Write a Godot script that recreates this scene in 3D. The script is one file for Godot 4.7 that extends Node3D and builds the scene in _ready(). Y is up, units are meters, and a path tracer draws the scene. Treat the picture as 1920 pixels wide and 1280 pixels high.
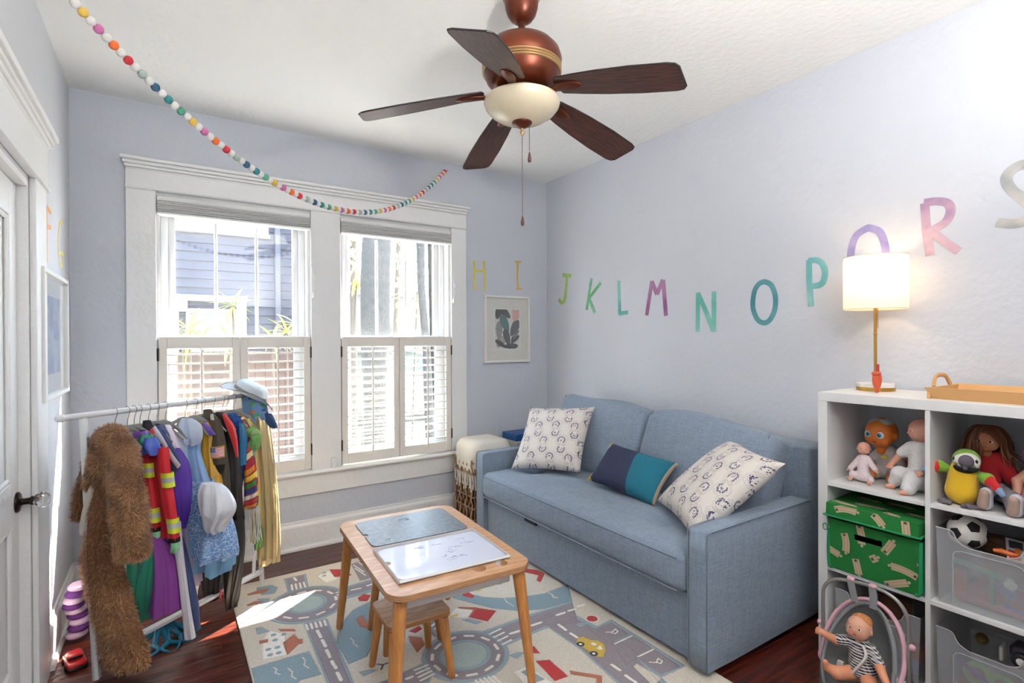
extends Node3D

# ---------------------------------------------------------------- mesh builder
class Bend:
	func at(p: Vector3) -> Vector3:
		return p

class MB:
	var v := PackedVector3Array()
	var uv := PackedVector2Array()
	var col := PackedColorArray()
	var idx := PackedInt32Array()
	var tint := Color.WHITE
	var xf := Transform3D()
	var colored := false

	func vert(p: Vector3, u := Vector2.ZERO) -> int:
		v.append(xf * p)
		uv.append(u)
		col.append(tint)
		return v.size() - 1

	func tri(a: int, b: int, c: int) -> void:
		idx.append(a)
		idx.append(c)
		idx.append(b)

	func qi(a: int, b: int, c: int, d: int) -> void:
		tri(a, b, c)
		tri(a, c, d)

	func quad(a: Vector3, b: Vector3, c: Vector3, d: Vector3) -> void:
		qi(vert(a, Vector2(0, 1)), vert(b, Vector2(1, 1)), vert(c, Vector2(1, 0)), vert(d, Vector2(0, 0)))

	func box(c: Vector3, s: Vector3, bev := 0.0) -> void:
		var h := s * 0.5
		var b := minf(bev, minf(h.x, minf(h.y, h.z)) * 0.9)
		var ix := {}
		for f in 3:
			for i in 8:
				var sg := Vector3(1 if i & 1 else -1, 1 if i & 2 else -1, 1 if i & 4 else -1)
				var p := sg * (h - Vector3(b, b, b))
				p[f] = sg[f] * h[f]
				var u := Vector2(sg[(f + 1) % 3], sg[(f + 2) % 3]) * 0.5 + Vector2(0.5, 0.5)
				ix[f * 8 + i] = vert(c + p, u)
		for f in 3:
			var a: int = 1 << ((f + 1) % 3)
			var d: int = 1 << ((f + 2) % 3)
			var n: int = 1 << f
			qi(ix[f * 8 + n], ix[f * 8 + n + a], ix[f * 8 + n + a + d], ix[f * 8 + n + d])
			qi(ix[f * 8], ix[f * 8 + d], ix[f * 8 + a + d], ix[f * 8 + a])
		if b <= 0.0:
			return
		for f in 3:
			var g: int = (f + 1) % 3
			var e: int = 1 << ((f + 2) % 3)
			for s1 in 2:
				for s2 in 2:
					var base: int = (s1 << f) + (s2 << g)
					var q := [ix[f * 8 + base], ix[g * 8 + base], ix[g * 8 + base + e], ix[f * 8 + base + e]]
					if (s1 ^ s2) == 0:
						qi(q[0], q[1], q[2], q[3])
					else:
						qi(q[3], q[2], q[1], q[0])
		for i in 8:
			var odd: int = (i & 1) ^ ((i >> 1) & 1) ^ ((i >> 2) & 1)
			if odd:
				tri(ix[i], ix[8 + i], ix[16 + i])
			else:
				tri(ix[16 + i], ix[8 + i], ix[i])

	# rows of points; the outside is on the (row step) x (column step) side
	func grid(rows: Array, wrap := false, uv_scale := Vector2.ONE) -> void:
		var n: int = rows[0].size()
		var m := rows.size()
		var base := v.size()
		var w := n + (1 if wrap else 0)
		for j in m:
			for i in w:
				vert(rows[j][i % n], Vector2(float(i) / float(w - 1), 1.0 - float(j) / float(m - 1)) * uv_scale)
		for j in m - 1:
			for i in w - 1:
				var k := base + j * w + i
				qi(k, k + w, k + w + 1, k + 1)

	func fan(ring: Array, out: Vector3) -> void:
		var c := Vector3.ZERO
		for p in ring:
			c += p
		c /= ring.size()
		var k := vert(c, Vector2(0.5, 0.5))
		var first := v.size()
		for p in ring:
			vert(p)
		var n := ring.size()
		var s := (Vector3(ring[0]) - c).cross(Vector3(ring[n / 4]) - c).dot(out)
		for i in n:
			if s > 0:
				tri(k, first + i, first + (i + 1) % n)
			else:
				tri(k, first + (i + 1) % n, first + i)

	func lathe(prof: Array, seg := 24, c := Vector3.ZERO, cap0 := false, cap1 := false, sx := 1.0, sz := 1.0) -> void:
		var rows := []
		for p in prof:
			var r := PackedVector3Array()
			for i in seg:
				var a := TAU * i / seg
				r.append(c + Vector3(cos(a) * p.x * sx, p.y, sin(a) * p.x * sz))
			rows.append(r)
		grid(rows, true)
		if cap0:
			fan(Array(rows[0]), Vector3(0, -1 if prof[-1].y >= prof[0].y else 1, 0))
		if cap1:
			fan(Array(rows[-1]), Vector3(0, 1 if prof[-1].y >= prof[0].y else -1, 0))

	# rad: a number or an Array with one radius (or Vector2) for each point
	func tube(pts: Array, rad, seg := 8, caps := true, side := Vector3.ZERO) -> void:
		var rows := []
		var n := side
		for i in pts.size():
			var t: Vector3 = (Vector3(pts[mini(i + 1, pts.size() - 1)]) - Vector3(pts[maxi(i - 1, 0)])).normalized()
			if n == Vector3.ZERO:
				n = Vector3.UP if absf(t.y) < 0.9 else Vector3.RIGHT
			n = (n - t * n.dot(t)).normalized()
			var b := n.cross(t)
			var r = rad[i] if rad is Array else rad
			var r2: Vector2 = r if r is Vector2 else Vector2(r, r)
			var ring := PackedVector3Array()
			for k in seg:
				var a := TAU * k / seg
				ring.append(Vector3(pts[i]) + n * cos(a) * r2.x + b * sin(a) * r2.y)
			rows.append(ring)
		grid(rows, true)
		if caps:
			fan(Array(rows[0]), Vector3(pts[0]) - Vector3(pts[1]))
			fan(Array(rows[-1]), Vector3(pts[-1]) - Vector3(pts[-2]))

	func ball(c: Vector3, r: Vector3, seg := 12, rings := 8) -> void:
		var rows := []
		for j in rings + 1:
			var b := -PI / 2 + PI * j / rings
			var row := PackedVector3Array()
			for i in seg:
				var a := TAU * i / seg
				row.append(c + Vector3(cos(b) * cos(a) * r.x, sin(b) * r.y, cos(b) * sin(a) * r.z))
			rows.append(row)
		grid(rows, true)

	# polygon in x, y pulled along z from z0 to z1 (z1 > z0); bev chamfers the front (z1) edge
	func prism(poly: PackedVector2Array, z0: float, z1: float, bev := 0.0) -> void:
		var p := poly.duplicate()
		if Geometry2D.is_polygon_clockwise(p):
			p.reverse()
		var t := Geometry2D.triangulate_polygon(p)
		var top := p
		if bev > 0.0:
			top = PackedVector2Array()
			for i in p.size():
				var e0 := (p[i] - p[i - 1]).normalized()
				var e1 := (p[(i + 1) % p.size()] - p[i]).normalized()
				var nn := (Vector2(-e0.y, e0.x) + Vector2(-e1.y, e1.x))
				top.append(p[i] + nn / maxf(nn.length_squared() * 0.5, 0.3) * bev)
		var lo := v.size()
		for q in p:
			vert(Vector3(q.x, q.y, z0), q)
		var hi := v.size()
		for q in top:
			vert(Vector3(q.x, q.y, z1), q)
		for i in range(0, t.size(), 3):
			var a := t[i]
			var b := t[i + 1]
			var c := t[i + 2]
			if (p[b] - p[a]).cross(p[c] - p[a]) < 0:
				var s := b
				b = c
				c = s
			tri(hi + a, hi + b, hi + c)
			tri(lo + a, lo + c, lo + b)
		for i in p.size():
			var k := (i + 1) % p.size()
			var zb := z1 - bev
			quad(Vector3(p[i].x, p[i].y, z0), Vector3(p[k].x, p[k].y, z0), Vector3(p[k].x, p[k].y, zb), Vector3(p[i].x, p[i].y, zb))
			if bev > 0.0:
				quad(Vector3(p[i].x, p[i].y, zb), Vector3(p[k].x, p[k].y, zb), Vector3(top[k].x, top[k].y, z1), Vector3(top[i].x, top[i].y, z1))

	# cushion-like block: six n x n faces rounded by r, then bent by deform(p) -> p
	func soft(c: Vector3, s: Vector3, r: float, n := 8, deform: Bend = null) -> void:
		var h := s * 0.5
		for f in 3:
			for sg in [-1.0, 1.0]:
				var rows := []
				for j in n + 1:
					var row := PackedVector3Array()
					for i in n + 1:
						var p := Vector3.ZERO
						var a := -1.0 + 2.0 * i / n
						var b := -1.0 + 2.0 * j / n
						p[f] = sg * h[f]
						p[(f + 1) % 3] = a * h[(f + 1) % 3]
						p[(f + 2) % 3] = b * h[(f + 2) % 3]
						var q := p.clamp(-(h - Vector3(r, r, r)), h - Vector3(r, r, r))
						var d := p - q
						p = q + (d.normalized() * r if d.length() > 1e-6 else Vector3.ZERO)
						if deform:
							p = deform.at(p)
						row.append(c + p)
					if sg > 0:
						row.reverse()
					rows.append(row)
				grid(rows)

	func mesh(weld := false) -> ArrayMesh:
		var n := PackedVector3Array()
		n.resize(v.size())
		for i in range(0, idx.size(), 3):
			var a := idx[i]
			var b := idx[i + 2]
			var c := idx[i + 1]
			var w := (v[b] - v[a]).cross(v[c] - v[a])
			n[a] += w
			n[b] += w
			n[c] += w
		if weld:
			var at := {}
			for i in v.size():
				var k := Vector3i((v[i] * 20000.0).round())
				at[k] = at.get(k, Vector3.ZERO) + n[i]
			for i in v.size():
				n[i] = at[Vector3i((v[i] * 20000.0).round())]
		for i in n.size():
			n[i] = n[i].normalized() if n[i].length_squared() > 1e-24 else Vector3.UP
		var arr := []
		arr.resize(Mesh.ARRAY_MAX)
		arr[Mesh.ARRAY_VERTEX] = v
		arr[Mesh.ARRAY_NORMAL] = n
		arr[Mesh.ARRAY_TEX_UV] = uv
		if colored:
			arr[Mesh.ARRAY_COLOR] = col
		arr[Mesh.ARRAY_INDEX] = idx
		var m := ArrayMesh.new()
		m.add_surface_from_arrays(Mesh.PRIMITIVE_TRIANGLES, arr)
		return m

# ---------------------------------------------------------------- naming and tagging
var taken := {}

func numbered(called: String) -> String:
	var k: int = taken.get(called, 0)
	taken[called] = k + 1
	return called if k == 0 else "%s_%03d" % [called, k]

func tag(o: Node3D, label: String, category: String, group := "", kind := "") -> Node3D:
	if label:
		o.set_meta("label", label)
	if category:
		o.set_meta("category", category)
	if group:
		o.set_meta("group", group)
	if kind:
		o.set_meta("kind", kind)
	return o

func thing(called: String, label: String, category: String, at := Vector3.ZERO, turn := 0.0, group := "") -> Node3D:
	var o := Node3D.new()
	o.name = numbered(called)
	add_child(o)
	o.position = at
	o.rotation.y = turn
	tag(o, label, category, group)
	return o

func put(called: String, shape, material: Material, parent: Node = null, weld := false) -> MeshInstance3D:
	var o := MeshInstance3D.new()
	o.name = called if parent else numbered(called)
	o.mesh = shape.mesh(weld) if shape is MB else shape
	o.material_override = material
	(parent if parent else self).add_child(o, true)
	return o

func struct(called: String, shape, material: Material) -> MeshInstance3D:
	var o := put(called, shape, material)
	o.set_meta("kind", "structure")
	return o

func bx(c: Vector3, s: Vector3, bev := 0.0) -> MB:
	var b := MB.new()
	b.box(c, s, bev)
	return b

func bx2(a: Vector3, b: Vector3, bev := 0.0) -> MB:
	return bx((a + b) * 0.5, (b - a).abs(), bev)

func tb(pts: Array, rad, seg := 8, caps := true) -> MB:
	var b := MB.new()
	b.tube(pts, rad, seg, caps)
	return b

func lt(prof: Array, seg := 24, c := Vector3.ZERO, cap0 := false, cap1 := false) -> MB:
	var b := MB.new()
	b.lathe(prof, seg, c, cap0, cap1)
	return b

func bl(c: Vector3, r: Vector3, seg := 12, rings := 8) -> MB:
	var b := MB.new()
	b.ball(c, r, seg, rings)
	return b

func rounded_rect(x0: float, y0: float, x1: float, y1: float, r: float, n := 5) -> PackedVector2Array:
	var p := PackedVector2Array()
	for q in [[x1 - r, y1 - r, 0.0], [x0 + r, y1 - r, 0.25], [x0 + r, y0 + r, 0.5], [x1 - r, y0 + r, 0.75]]:
		for i in n + 1:
			var a: float = (q[2] + 0.25 * i / n) * TAU
			p.append(Vector2(q[0] + cos(a) * r, q[1] + sin(a) * r))
	return p

# smooth curve through points
func curve(pts: Array, each := 6) -> Array:
	var out := []
	for i in pts.size() - 1:
		var a = pts[maxi(i - 1, 0)]
		var b = pts[i]
		var c = pts[i + 1]
		var d = pts[mini(i + 2, pts.size() - 1)]
		for k in each:
			out.append(b.cubic_interpolate(c, a, d, float(k) / each))
	out.append(pts[-1])
	return out

# ---------------------------------------------------------------- materials
var tex := {}
var mats := {}

func noise_tex(key: String, freq: float, octaves := 4, seed_ := 1, size := 512, a := Color.BLACK, b := Color.WHITE, kind := FastNoiseLite.TYPE_SIMPLEX_SMOOTH, lo := 0.2, hi := 0.8) -> NoiseTexture2D:
	if tex.has(key):
		return tex[key]
	var n := FastNoiseLite.new()
	n.seed = seed_
	n.noise_type = kind
	n.frequency = freq
	n.fractal_octaves = octaves
	var t := NoiseTexture2D.new()
	t.width = size
	t.height = size
	t.seamless = true
	t.noise = n
	var g := Gradient.new()
	g.set_color(0, a)
	g.set_color(1, b)
	g.set_offset(0, lo)
	g.set_offset(1, hi)
	t.color_ramp = g
	tex[key] = t
	return t

func relief_tex(key: String, freq: float, octaves := 4, seed_ := 1, size := 512, strength := 6.0) -> NoiseTexture2D:
	if tex.has("n" + key):
		return tex["n" + key]
	var n := FastNoiseLite.new()
	n.seed = seed_
	n.frequency = freq
	n.fractal_octaves = octaves
	var t := NoiseTexture2D.new()
	t.width = size
	t.height = size
	t.seamless = true
	t.as_normal_map = true
	t.bump_strength = strength
	t.noise = n
	tex["n" + key] = t
	return t

func mat(hex: String, rough := 0.6, metal := 0.0) -> StandardMaterial3D:
	var key := "%s %.2f %.2f" % [hex, rough, metal]
	if mats.has(key):
		return mats[key]
	var m := StandardMaterial3D.new()
	m.albedo_color = Color(hex)
	m.roughness = rough
	m.metallic = metal
	mats[key] = m
	return m

# a material of its own whose colour runs over a noise between two tones
func grainy(hex_a: String, hex_b: String, rough: float, freq: float, scale: Vector3, seed_ := 1, bump := 0.0, world := false) -> StandardMaterial3D:
	var m := StandardMaterial3D.new()
	m.albedo_texture = noise_tex("g%s%s%.4f%d" % [hex_a, hex_b, freq, seed_], freq, 4, seed_, 256, Color(hex_a), Color(hex_b))
	m.roughness = rough
	m.uv1_triplanar = true
	m.uv1_world_triplanar = world
	m.uv1_scale = scale
	if bump > 0.0:
		m.normal_enabled = true
		m.normal_scale = bump
		m.normal_texture = relief_tex("b%.4f%d" % [freq, seed_], freq, 4, seed_, 256)
	return m

# woven cloth: threads as colour and relief
func weave_tex(key: String, a: Color, b: Color, seed_: int) -> ImageTexture:
	if tex.has(key):
		return tex[key]
	var rng := RandomNumberGenerator.new()
	rng.seed = seed_
	var n := 256
	var im := Image.create(n, n, false, Image.FORMAT_RGB8)
	# slubs: every thread runs a while in one tone, then changes
	var down := []
	for i in n:
		down.append(rng.randf())
	for y in n:
		var run := rng.randf()
		for x in n:
			if rng.randf() < 0.06:
				run = rng.randf()
			if rng.randf() < 0.06:
				down[x] = rng.randf()
			im.set_pixel(x, y, a.lerp(b, 0.42 * run + 0.38 * float(down[x]) + 0.2 * rng.randf()))
	tex[key] = ImageTexture.create_from_image(im)
	return tex[key]

func weave_normal() -> ImageTexture:
	if not tex.has("weave normal"):
		var im: Image = weave_tex("weave relief", Color.BLACK, Color.WHITE, 5).get_image().duplicate()
		im.bump_map_to_normal_map(3.0)
		tex["weave normal"] = ImageTexture.create_from_image(im)
	return tex["weave normal"]

func woven(hex_a: String, hex_b: String, per_m: float, bump := 0.6, sheen := 0.3) -> StandardMaterial3D:
	var m := StandardMaterial3D.new()
	m.albedo_texture = weave_tex("w" + hex_a + hex_b, Color(hex_a), Color(hex_b), 5)
	m.roughness = 0.9
	m.uv1_triplanar = true
	m.uv1_scale = Vector3.ONE * per_m
	m.normal_enabled = true
	m.normal_scale = bump
	m.normal_texture = weave_normal()
	m.rim_enabled = true
	m.rim = sheen
	m.rim_tint = 0.7
	return m

func glass(hex: String, alpha: float, rough := 0.02) -> StandardMaterial3D:
	var m := StandardMaterial3D.new()
	m.albedo_color = Color(Color(hex), alpha)
	m.transparency = BaseMaterial3D.TRANSPARENCY_ALPHA
	m.roughness = rough
	return m

func see_through(hex: String, alpha: float, rough := 0.6) -> StandardMaterial3D:
	var m := glass(hex, alpha, rough)
	m.cull_mode = BaseMaterial3D.CULL_DISABLED
	return m

# a flat picture painted shape by shape into an image
class Paint:
	var im: Image
	var k: float      # pixels for each metre
	var o: Vector2    # the corner
	func _init(w: float, h: float, per_m: float, ground: Color, corner := Vector2.ZERO):
		k = per_m
		o = corner
		im = Image.create(int(w * k), int(h * k), false, Image.FORMAT_RGB8)
		im.fill(ground)
	func poly(pts, c: Color) -> void:
		var p := PackedVector2Array()
		for q in pts:
			p.append((q - o) * k)
		var y0 := 1e9
		var y1 := -1e9
		for q in p:
			y0 = minf(y0, q.y)
			y1 = maxf(y1, q.y)
		for y in range(maxi(0, int(floor(y0))), mini(im.get_height(), int(ceil(y1)) + 1)):
			var yc := y + 0.5
			var xs := []
			for i in p.size():
				var a := p[i - 1]
				var b := p[i]
				if (a.y <= yc) != (b.y <= yc):
					xs.append(a.x + (yc - a.y) / (b.y - a.y) * (b.x - a.x))
			xs.sort()
			for i in range(0, xs.size() - 1, 2):
				var xa := int(round(xs[i]))
				var xb := int(round(xs[i + 1]))
				if xb > xa:
					im.fill_rect(Rect2i(xa, y, xb - xa, 1), c)
	func disc(c: Vector2, r: float, color: Color, sy := 1.0) -> void:
		var p := []
		for i in 40:
			p.append(c + Vector2(cos(TAU * i / 40), sin(TAU * i / 40) * sy) * r)
		poly(p, color)
	func line(pts, w: float, c: Color) -> void:
		for i in pts.size() - 1:
			var a: Vector2 = pts[i]
			var b: Vector2 = pts[i + 1]
			var d := (b - a).normalized() * w * 0.5
			var n := Vector2(-d.y, d.x)
			poly([a + n, b + n, b - n, a - n], c)
			disc(b, w * 0.5, c)
		disc(pts[0], w * 0.5, c)
	func texture() -> ImageTexture:
		return ImageTexture.create_from_image(im)

func printed(t: Texture2D, rough := 0.7) -> StandardMaterial3D:
	var m := StandardMaterial3D.new()
	m.albedo_texture = t
	m.roughness = rough
	return m

# ---------------------------------------------------------------- the room
const LEFT := -0.4195
const RIGHT := 2.7242
const BACK := -3.5894
const FRONT := 0.5
const HIGH := 2.6861

func _ready() -> void:
	var cam := Camera3D.new()
	cam.name = "camera"
	add_child(cam)
	cam.transform = Transform3D(Basis(Vector3(0.83478, -0.00489, 0.55057), Vector3(0.00617, 0.99998, -0.00046), Vector3(-0.55055, 0.00378, 0.83479)), Vector3(0, 1.3484, 0))
	cam.fov = 66.078
	cam.near = 0.05
	var we := WorldEnvironment.new()
	we.name = "surroundings"
	var env := Environment.new()
	var sky_mat := ProceduralSkyMaterial.new()
	sky_mat.sky_top_color = Color("#a9cbee")
	sky_mat.sky_horizon_color = Color("#eef3f6")
	sky_mat.sky_energy_multiplier = 3.4
	sky_mat.ground_bottom_color = Color("#8f8b84")
	sky_mat.ground_horizon_color = Color("#b5b3ae")
	sky_mat.ground_energy_multiplier = 1.0
	var sky := Sky.new()
	sky.sky_material = sky_mat
	env.background_mode = Environment.BG_SKY
	env.sky = sky
	env.tonemap_mode = Environment.TONE_MAPPER_LINEAR
	env.tonemap_exposure = 1.22
	env.sdfgi_enabled = true
	env.ssao_enabled = true
	env.ssil_enabled = true
	we.environment = env
	add_child(we)
	var sun := DirectionalLight3D.new()
	sun.name = "sun"
	sun.light_color = Color("#fff4e4")
	sun.light_energy = 22.0
	sun.light_angular_distance = 0.6
	sun.shadow_enabled = true
	add_child(sun)
	sun.look_at_from_position(Vector3.ZERO, Vector3(-0.86, -1.371, 0.66))

	# unseen lamp out of view behind the camera, placed to light the ceiling
	var up := AreaLight3D.new()
	up.name = "unseen_uplight"
	up.light_color = Color("#fcf9f4")
	up.light_energy = 8.2
	up.area_size = Vector2(0.3, 0.3)
	up.area_normalize_energy = true
	up.area_range = 12.0
	up.area_attenuation = 2.0
	up.shadow_enabled = true
	up.transform = Transform3D(Basis(Vector3(1, 0, 0), PI / 2), Vector3(0.95, 1.80, 0.26))
	add_child(up)
	build_shell()
	build_unseen_lamp()
	build_windows()
	build_door()
	build_outside()
	build_sofa()
	build_rug()
	build_table()
	build_shelf()
	build_fan()
	build_lamp()
	build_wall_things()
	build_rack()
	build_toys()
	build_small_things()

func white_paint(hex: String, rough := 0.45) -> StandardMaterial3D:
	var key := "paint" + hex
	if mats.has(key):
		return mats[key]
	var m := StandardMaterial3D.new()
	m.albedo_color = Color(hex)
	m.roughness = rough
	m.normal_enabled = true
	m.normal_scale = 0.25
	m.normal_texture = relief_tex("roller", 0.02, 3, 3, 512)
	m.uv1_triplanar = true
	m.uv1_world_triplanar = true
	m.uv1_scale = Vector3.ONE * 2.0
	mats[key] = m
	return m

func build_shell() -> void:
	var wall := white_paint("#c9cdd6", 0.6)
	var trim := white_paint("#efefee", 0.35)
	# the openings of the two windows and of the door
	var b := MB.new()
	var zo := BACK - 0.2
	for q in [[LEFT - 0.2, -0.2, -0.042, HIGH + 0.2], [0.79, -0.2, 0.98, HIGH + 0.2], [1.807, -0.2, RIGHT + 0.2, HIGH + 0.2], [-0.042, -0.2, 0.79, 0.49], [0.98, -0.2, 1.807, 0.49], [-0.042, 2.19, 0.79, HIGH + 0.2], [0.98, 2.19, 1.807, HIGH + 0.2]]:
		b.box(Vector3((q[0] + q[2]) / 2, (q[1] + q[3]) / 2, BACK - 0.1), Vector3(q[2] - q[0], q[3] - q[1], 0.2))
	struct("wall_back", b, wall)
	b = MB.new()
	for q in [[BACK, -0.2, -2.6, HIGH + 0.2], [-1.83, -0.2, FRONT + 0.2, HIGH + 0.2], [-2.6, 1.94, -1.83, HIGH + 0.2], [-2.6, -0.2, -1.83, 0.0]]:
		b.box(Vector3(LEFT - 0.1, (q[1] + q[3]) / 2, (q[0] + q[2]) / 2), Vector3(0.2, q[3] - q[1], q[2] - q[0]))
	struct("wall_left", b, white_paint("#cdcfd4", 0.6))
	struct("wall_right", bx2(Vector3(RIGHT, -0.2, BACK), Vector3(RIGHT + 0.2, HIGH + 0.2, FRONT + 0.2)), wall)
	b = MB.new()
	b.box(Vector3((LEFT + RIGHT) / 2, HIGH / 2, FRONT + 0.1), Vector3(RIGHT - LEFT, HIGH + 0.4, 0.2))
	struct("wall_front", b, wall)
	struct("ceiling", bx2(Vector3(LEFT, HIGH, BACK), Vector3(RIGHT, HIGH + 0.2, FRONT + 0.2)), white_paint("#f4f4f2", 0.8))
	# floor boards, each its own
	var floor_ := struct("floor", bx2(Vector3(LEFT, -0.2, BACK), Vector3(RIGHT, -0.016, FRONT)), mat("#2a0f08", 0.8))
	var rng := RandomNumberGenerator.new()
	rng.seed = 7
	var tones := []
	for k in 5:
		var m := StandardMaterial3D.new()
		m.albedo_texture = noise_tex("plank%d" % k, 0.012, 5, 20 + k, 512, Color(["#35120b", "#3b150d", "#2e0f09", "#421a10", "#38140c"][k]), Color(["#6a2c1b", "#733420", "#5c2416", "#7c3b26", "#652a1a"][k]), FastNoiseLite.TYPE_SIMPLEX_SMOOTH, 0.25, 0.8)
		m.uv1_triplanar = true
		m.uv1_scale = Vector3(0.35, 3.0, 5.0)
		m.uv1_offset = Vector3(k * 0.37, 0, k * 0.21)
		m.roughness = 0.32
		m.normal_enabled = true
		m.normal_scale = 0.5
		m.normal_texture = relief_tex("plank relief", 0.01, 4, 31, 512)
		tones.append(m)
	var z := BACK
	var row := 0
	while z < FRONT - 0.01:
		var x := LEFT
		var first := rng.randf_range(0.3, 1.1)
		while x < RIGHT - 0.01:
			var l := first if x == LEFT else rng.randf_range(0.8, 1.5)
			var x2 := minf(x + l, RIGHT)
			if RIGHT - x2 < 0.2:
				x2 = RIGHT
			var z2 := minf(z + 0.127, FRONT)
			var o := put("plank", bx(Vector3.ZERO, Vector3(x2 - x - 0.0012, 0.016, z2 - z - 0.0012), 0.0015), tones[rng.randi() % 5], floor_)
			o.position = Vector3((x + x2) / 2, -0.008 - rng.randf() * 0.0005, (z + z2) / 2)
			x = x2
		z += 0.127
		row += 1
	# baseboards: a tall board with a stepped top and a shoe along the floor
	var prof := PackedVector2Array([Vector2(0, 0), Vector2(0.032, 0), Vector2(0.032, 0.012), Vector2(0.027, 0.024), Vector2(0.019, 0.026), Vector2(0.018, 0.148), Vector2(0.016, 0.156), Vector2(0.009, 0.168), Vector2(0.008, 0.182), Vector2(0.0, 0.184)])
	b = MB.new()
	b.xf = Transform3D(Basis(Vector3(0, 0, 1), Vector3(0, 1, 0), Vector3(-1, 0, 0)), Vector3(0, 0, BACK))
	b.prism(prof, -RIGHT, -LEFT)
	struct("baseboard_back", b, trim)
	b = MB.new()
	b.xf = Transform3D(Basis(Vector3(1, 0, 0), Vector3(0, 1, 0), Vector3(0, 0, 1)), Vector3(LEFT, 0, 0))
	b.prism(prof, BACK + 0.03, -2.83)
	b.prism(prof, -1.6, FRONT)
	struct("baseboard_left", b, trim)
	b = MB.new()
	b.xf = Transform3D(Basis(Vector3(-1, 0, 0), Vector3(0, 1, 0), Vector3(0, 0, -1)), Vector3(RIGHT, 0, 0))
	b.prism(prof, -FRONT, -BACK - 0.03)
	struct("baseboard_right", b, trim)

func crown(b: MB, x0: float, x1: float, y: float) -> void:
	# a small cap moulding that steps out over the head board
	for q in [[0.0, 0.012, 0.026], [0.012, 0.03, 0.032], [0.03, 0.05, 0.04], [0.05, 0.07, 0.05]]:
		b.box(Vector3((x0 + x1) / 2, y + (q[0] + q[1]) / 2, q[2] / 2), Vector3(x1 - x0 + (q[2] - 0.026) * 2, q[1] - q[0], q[2]), 0.004)

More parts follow.
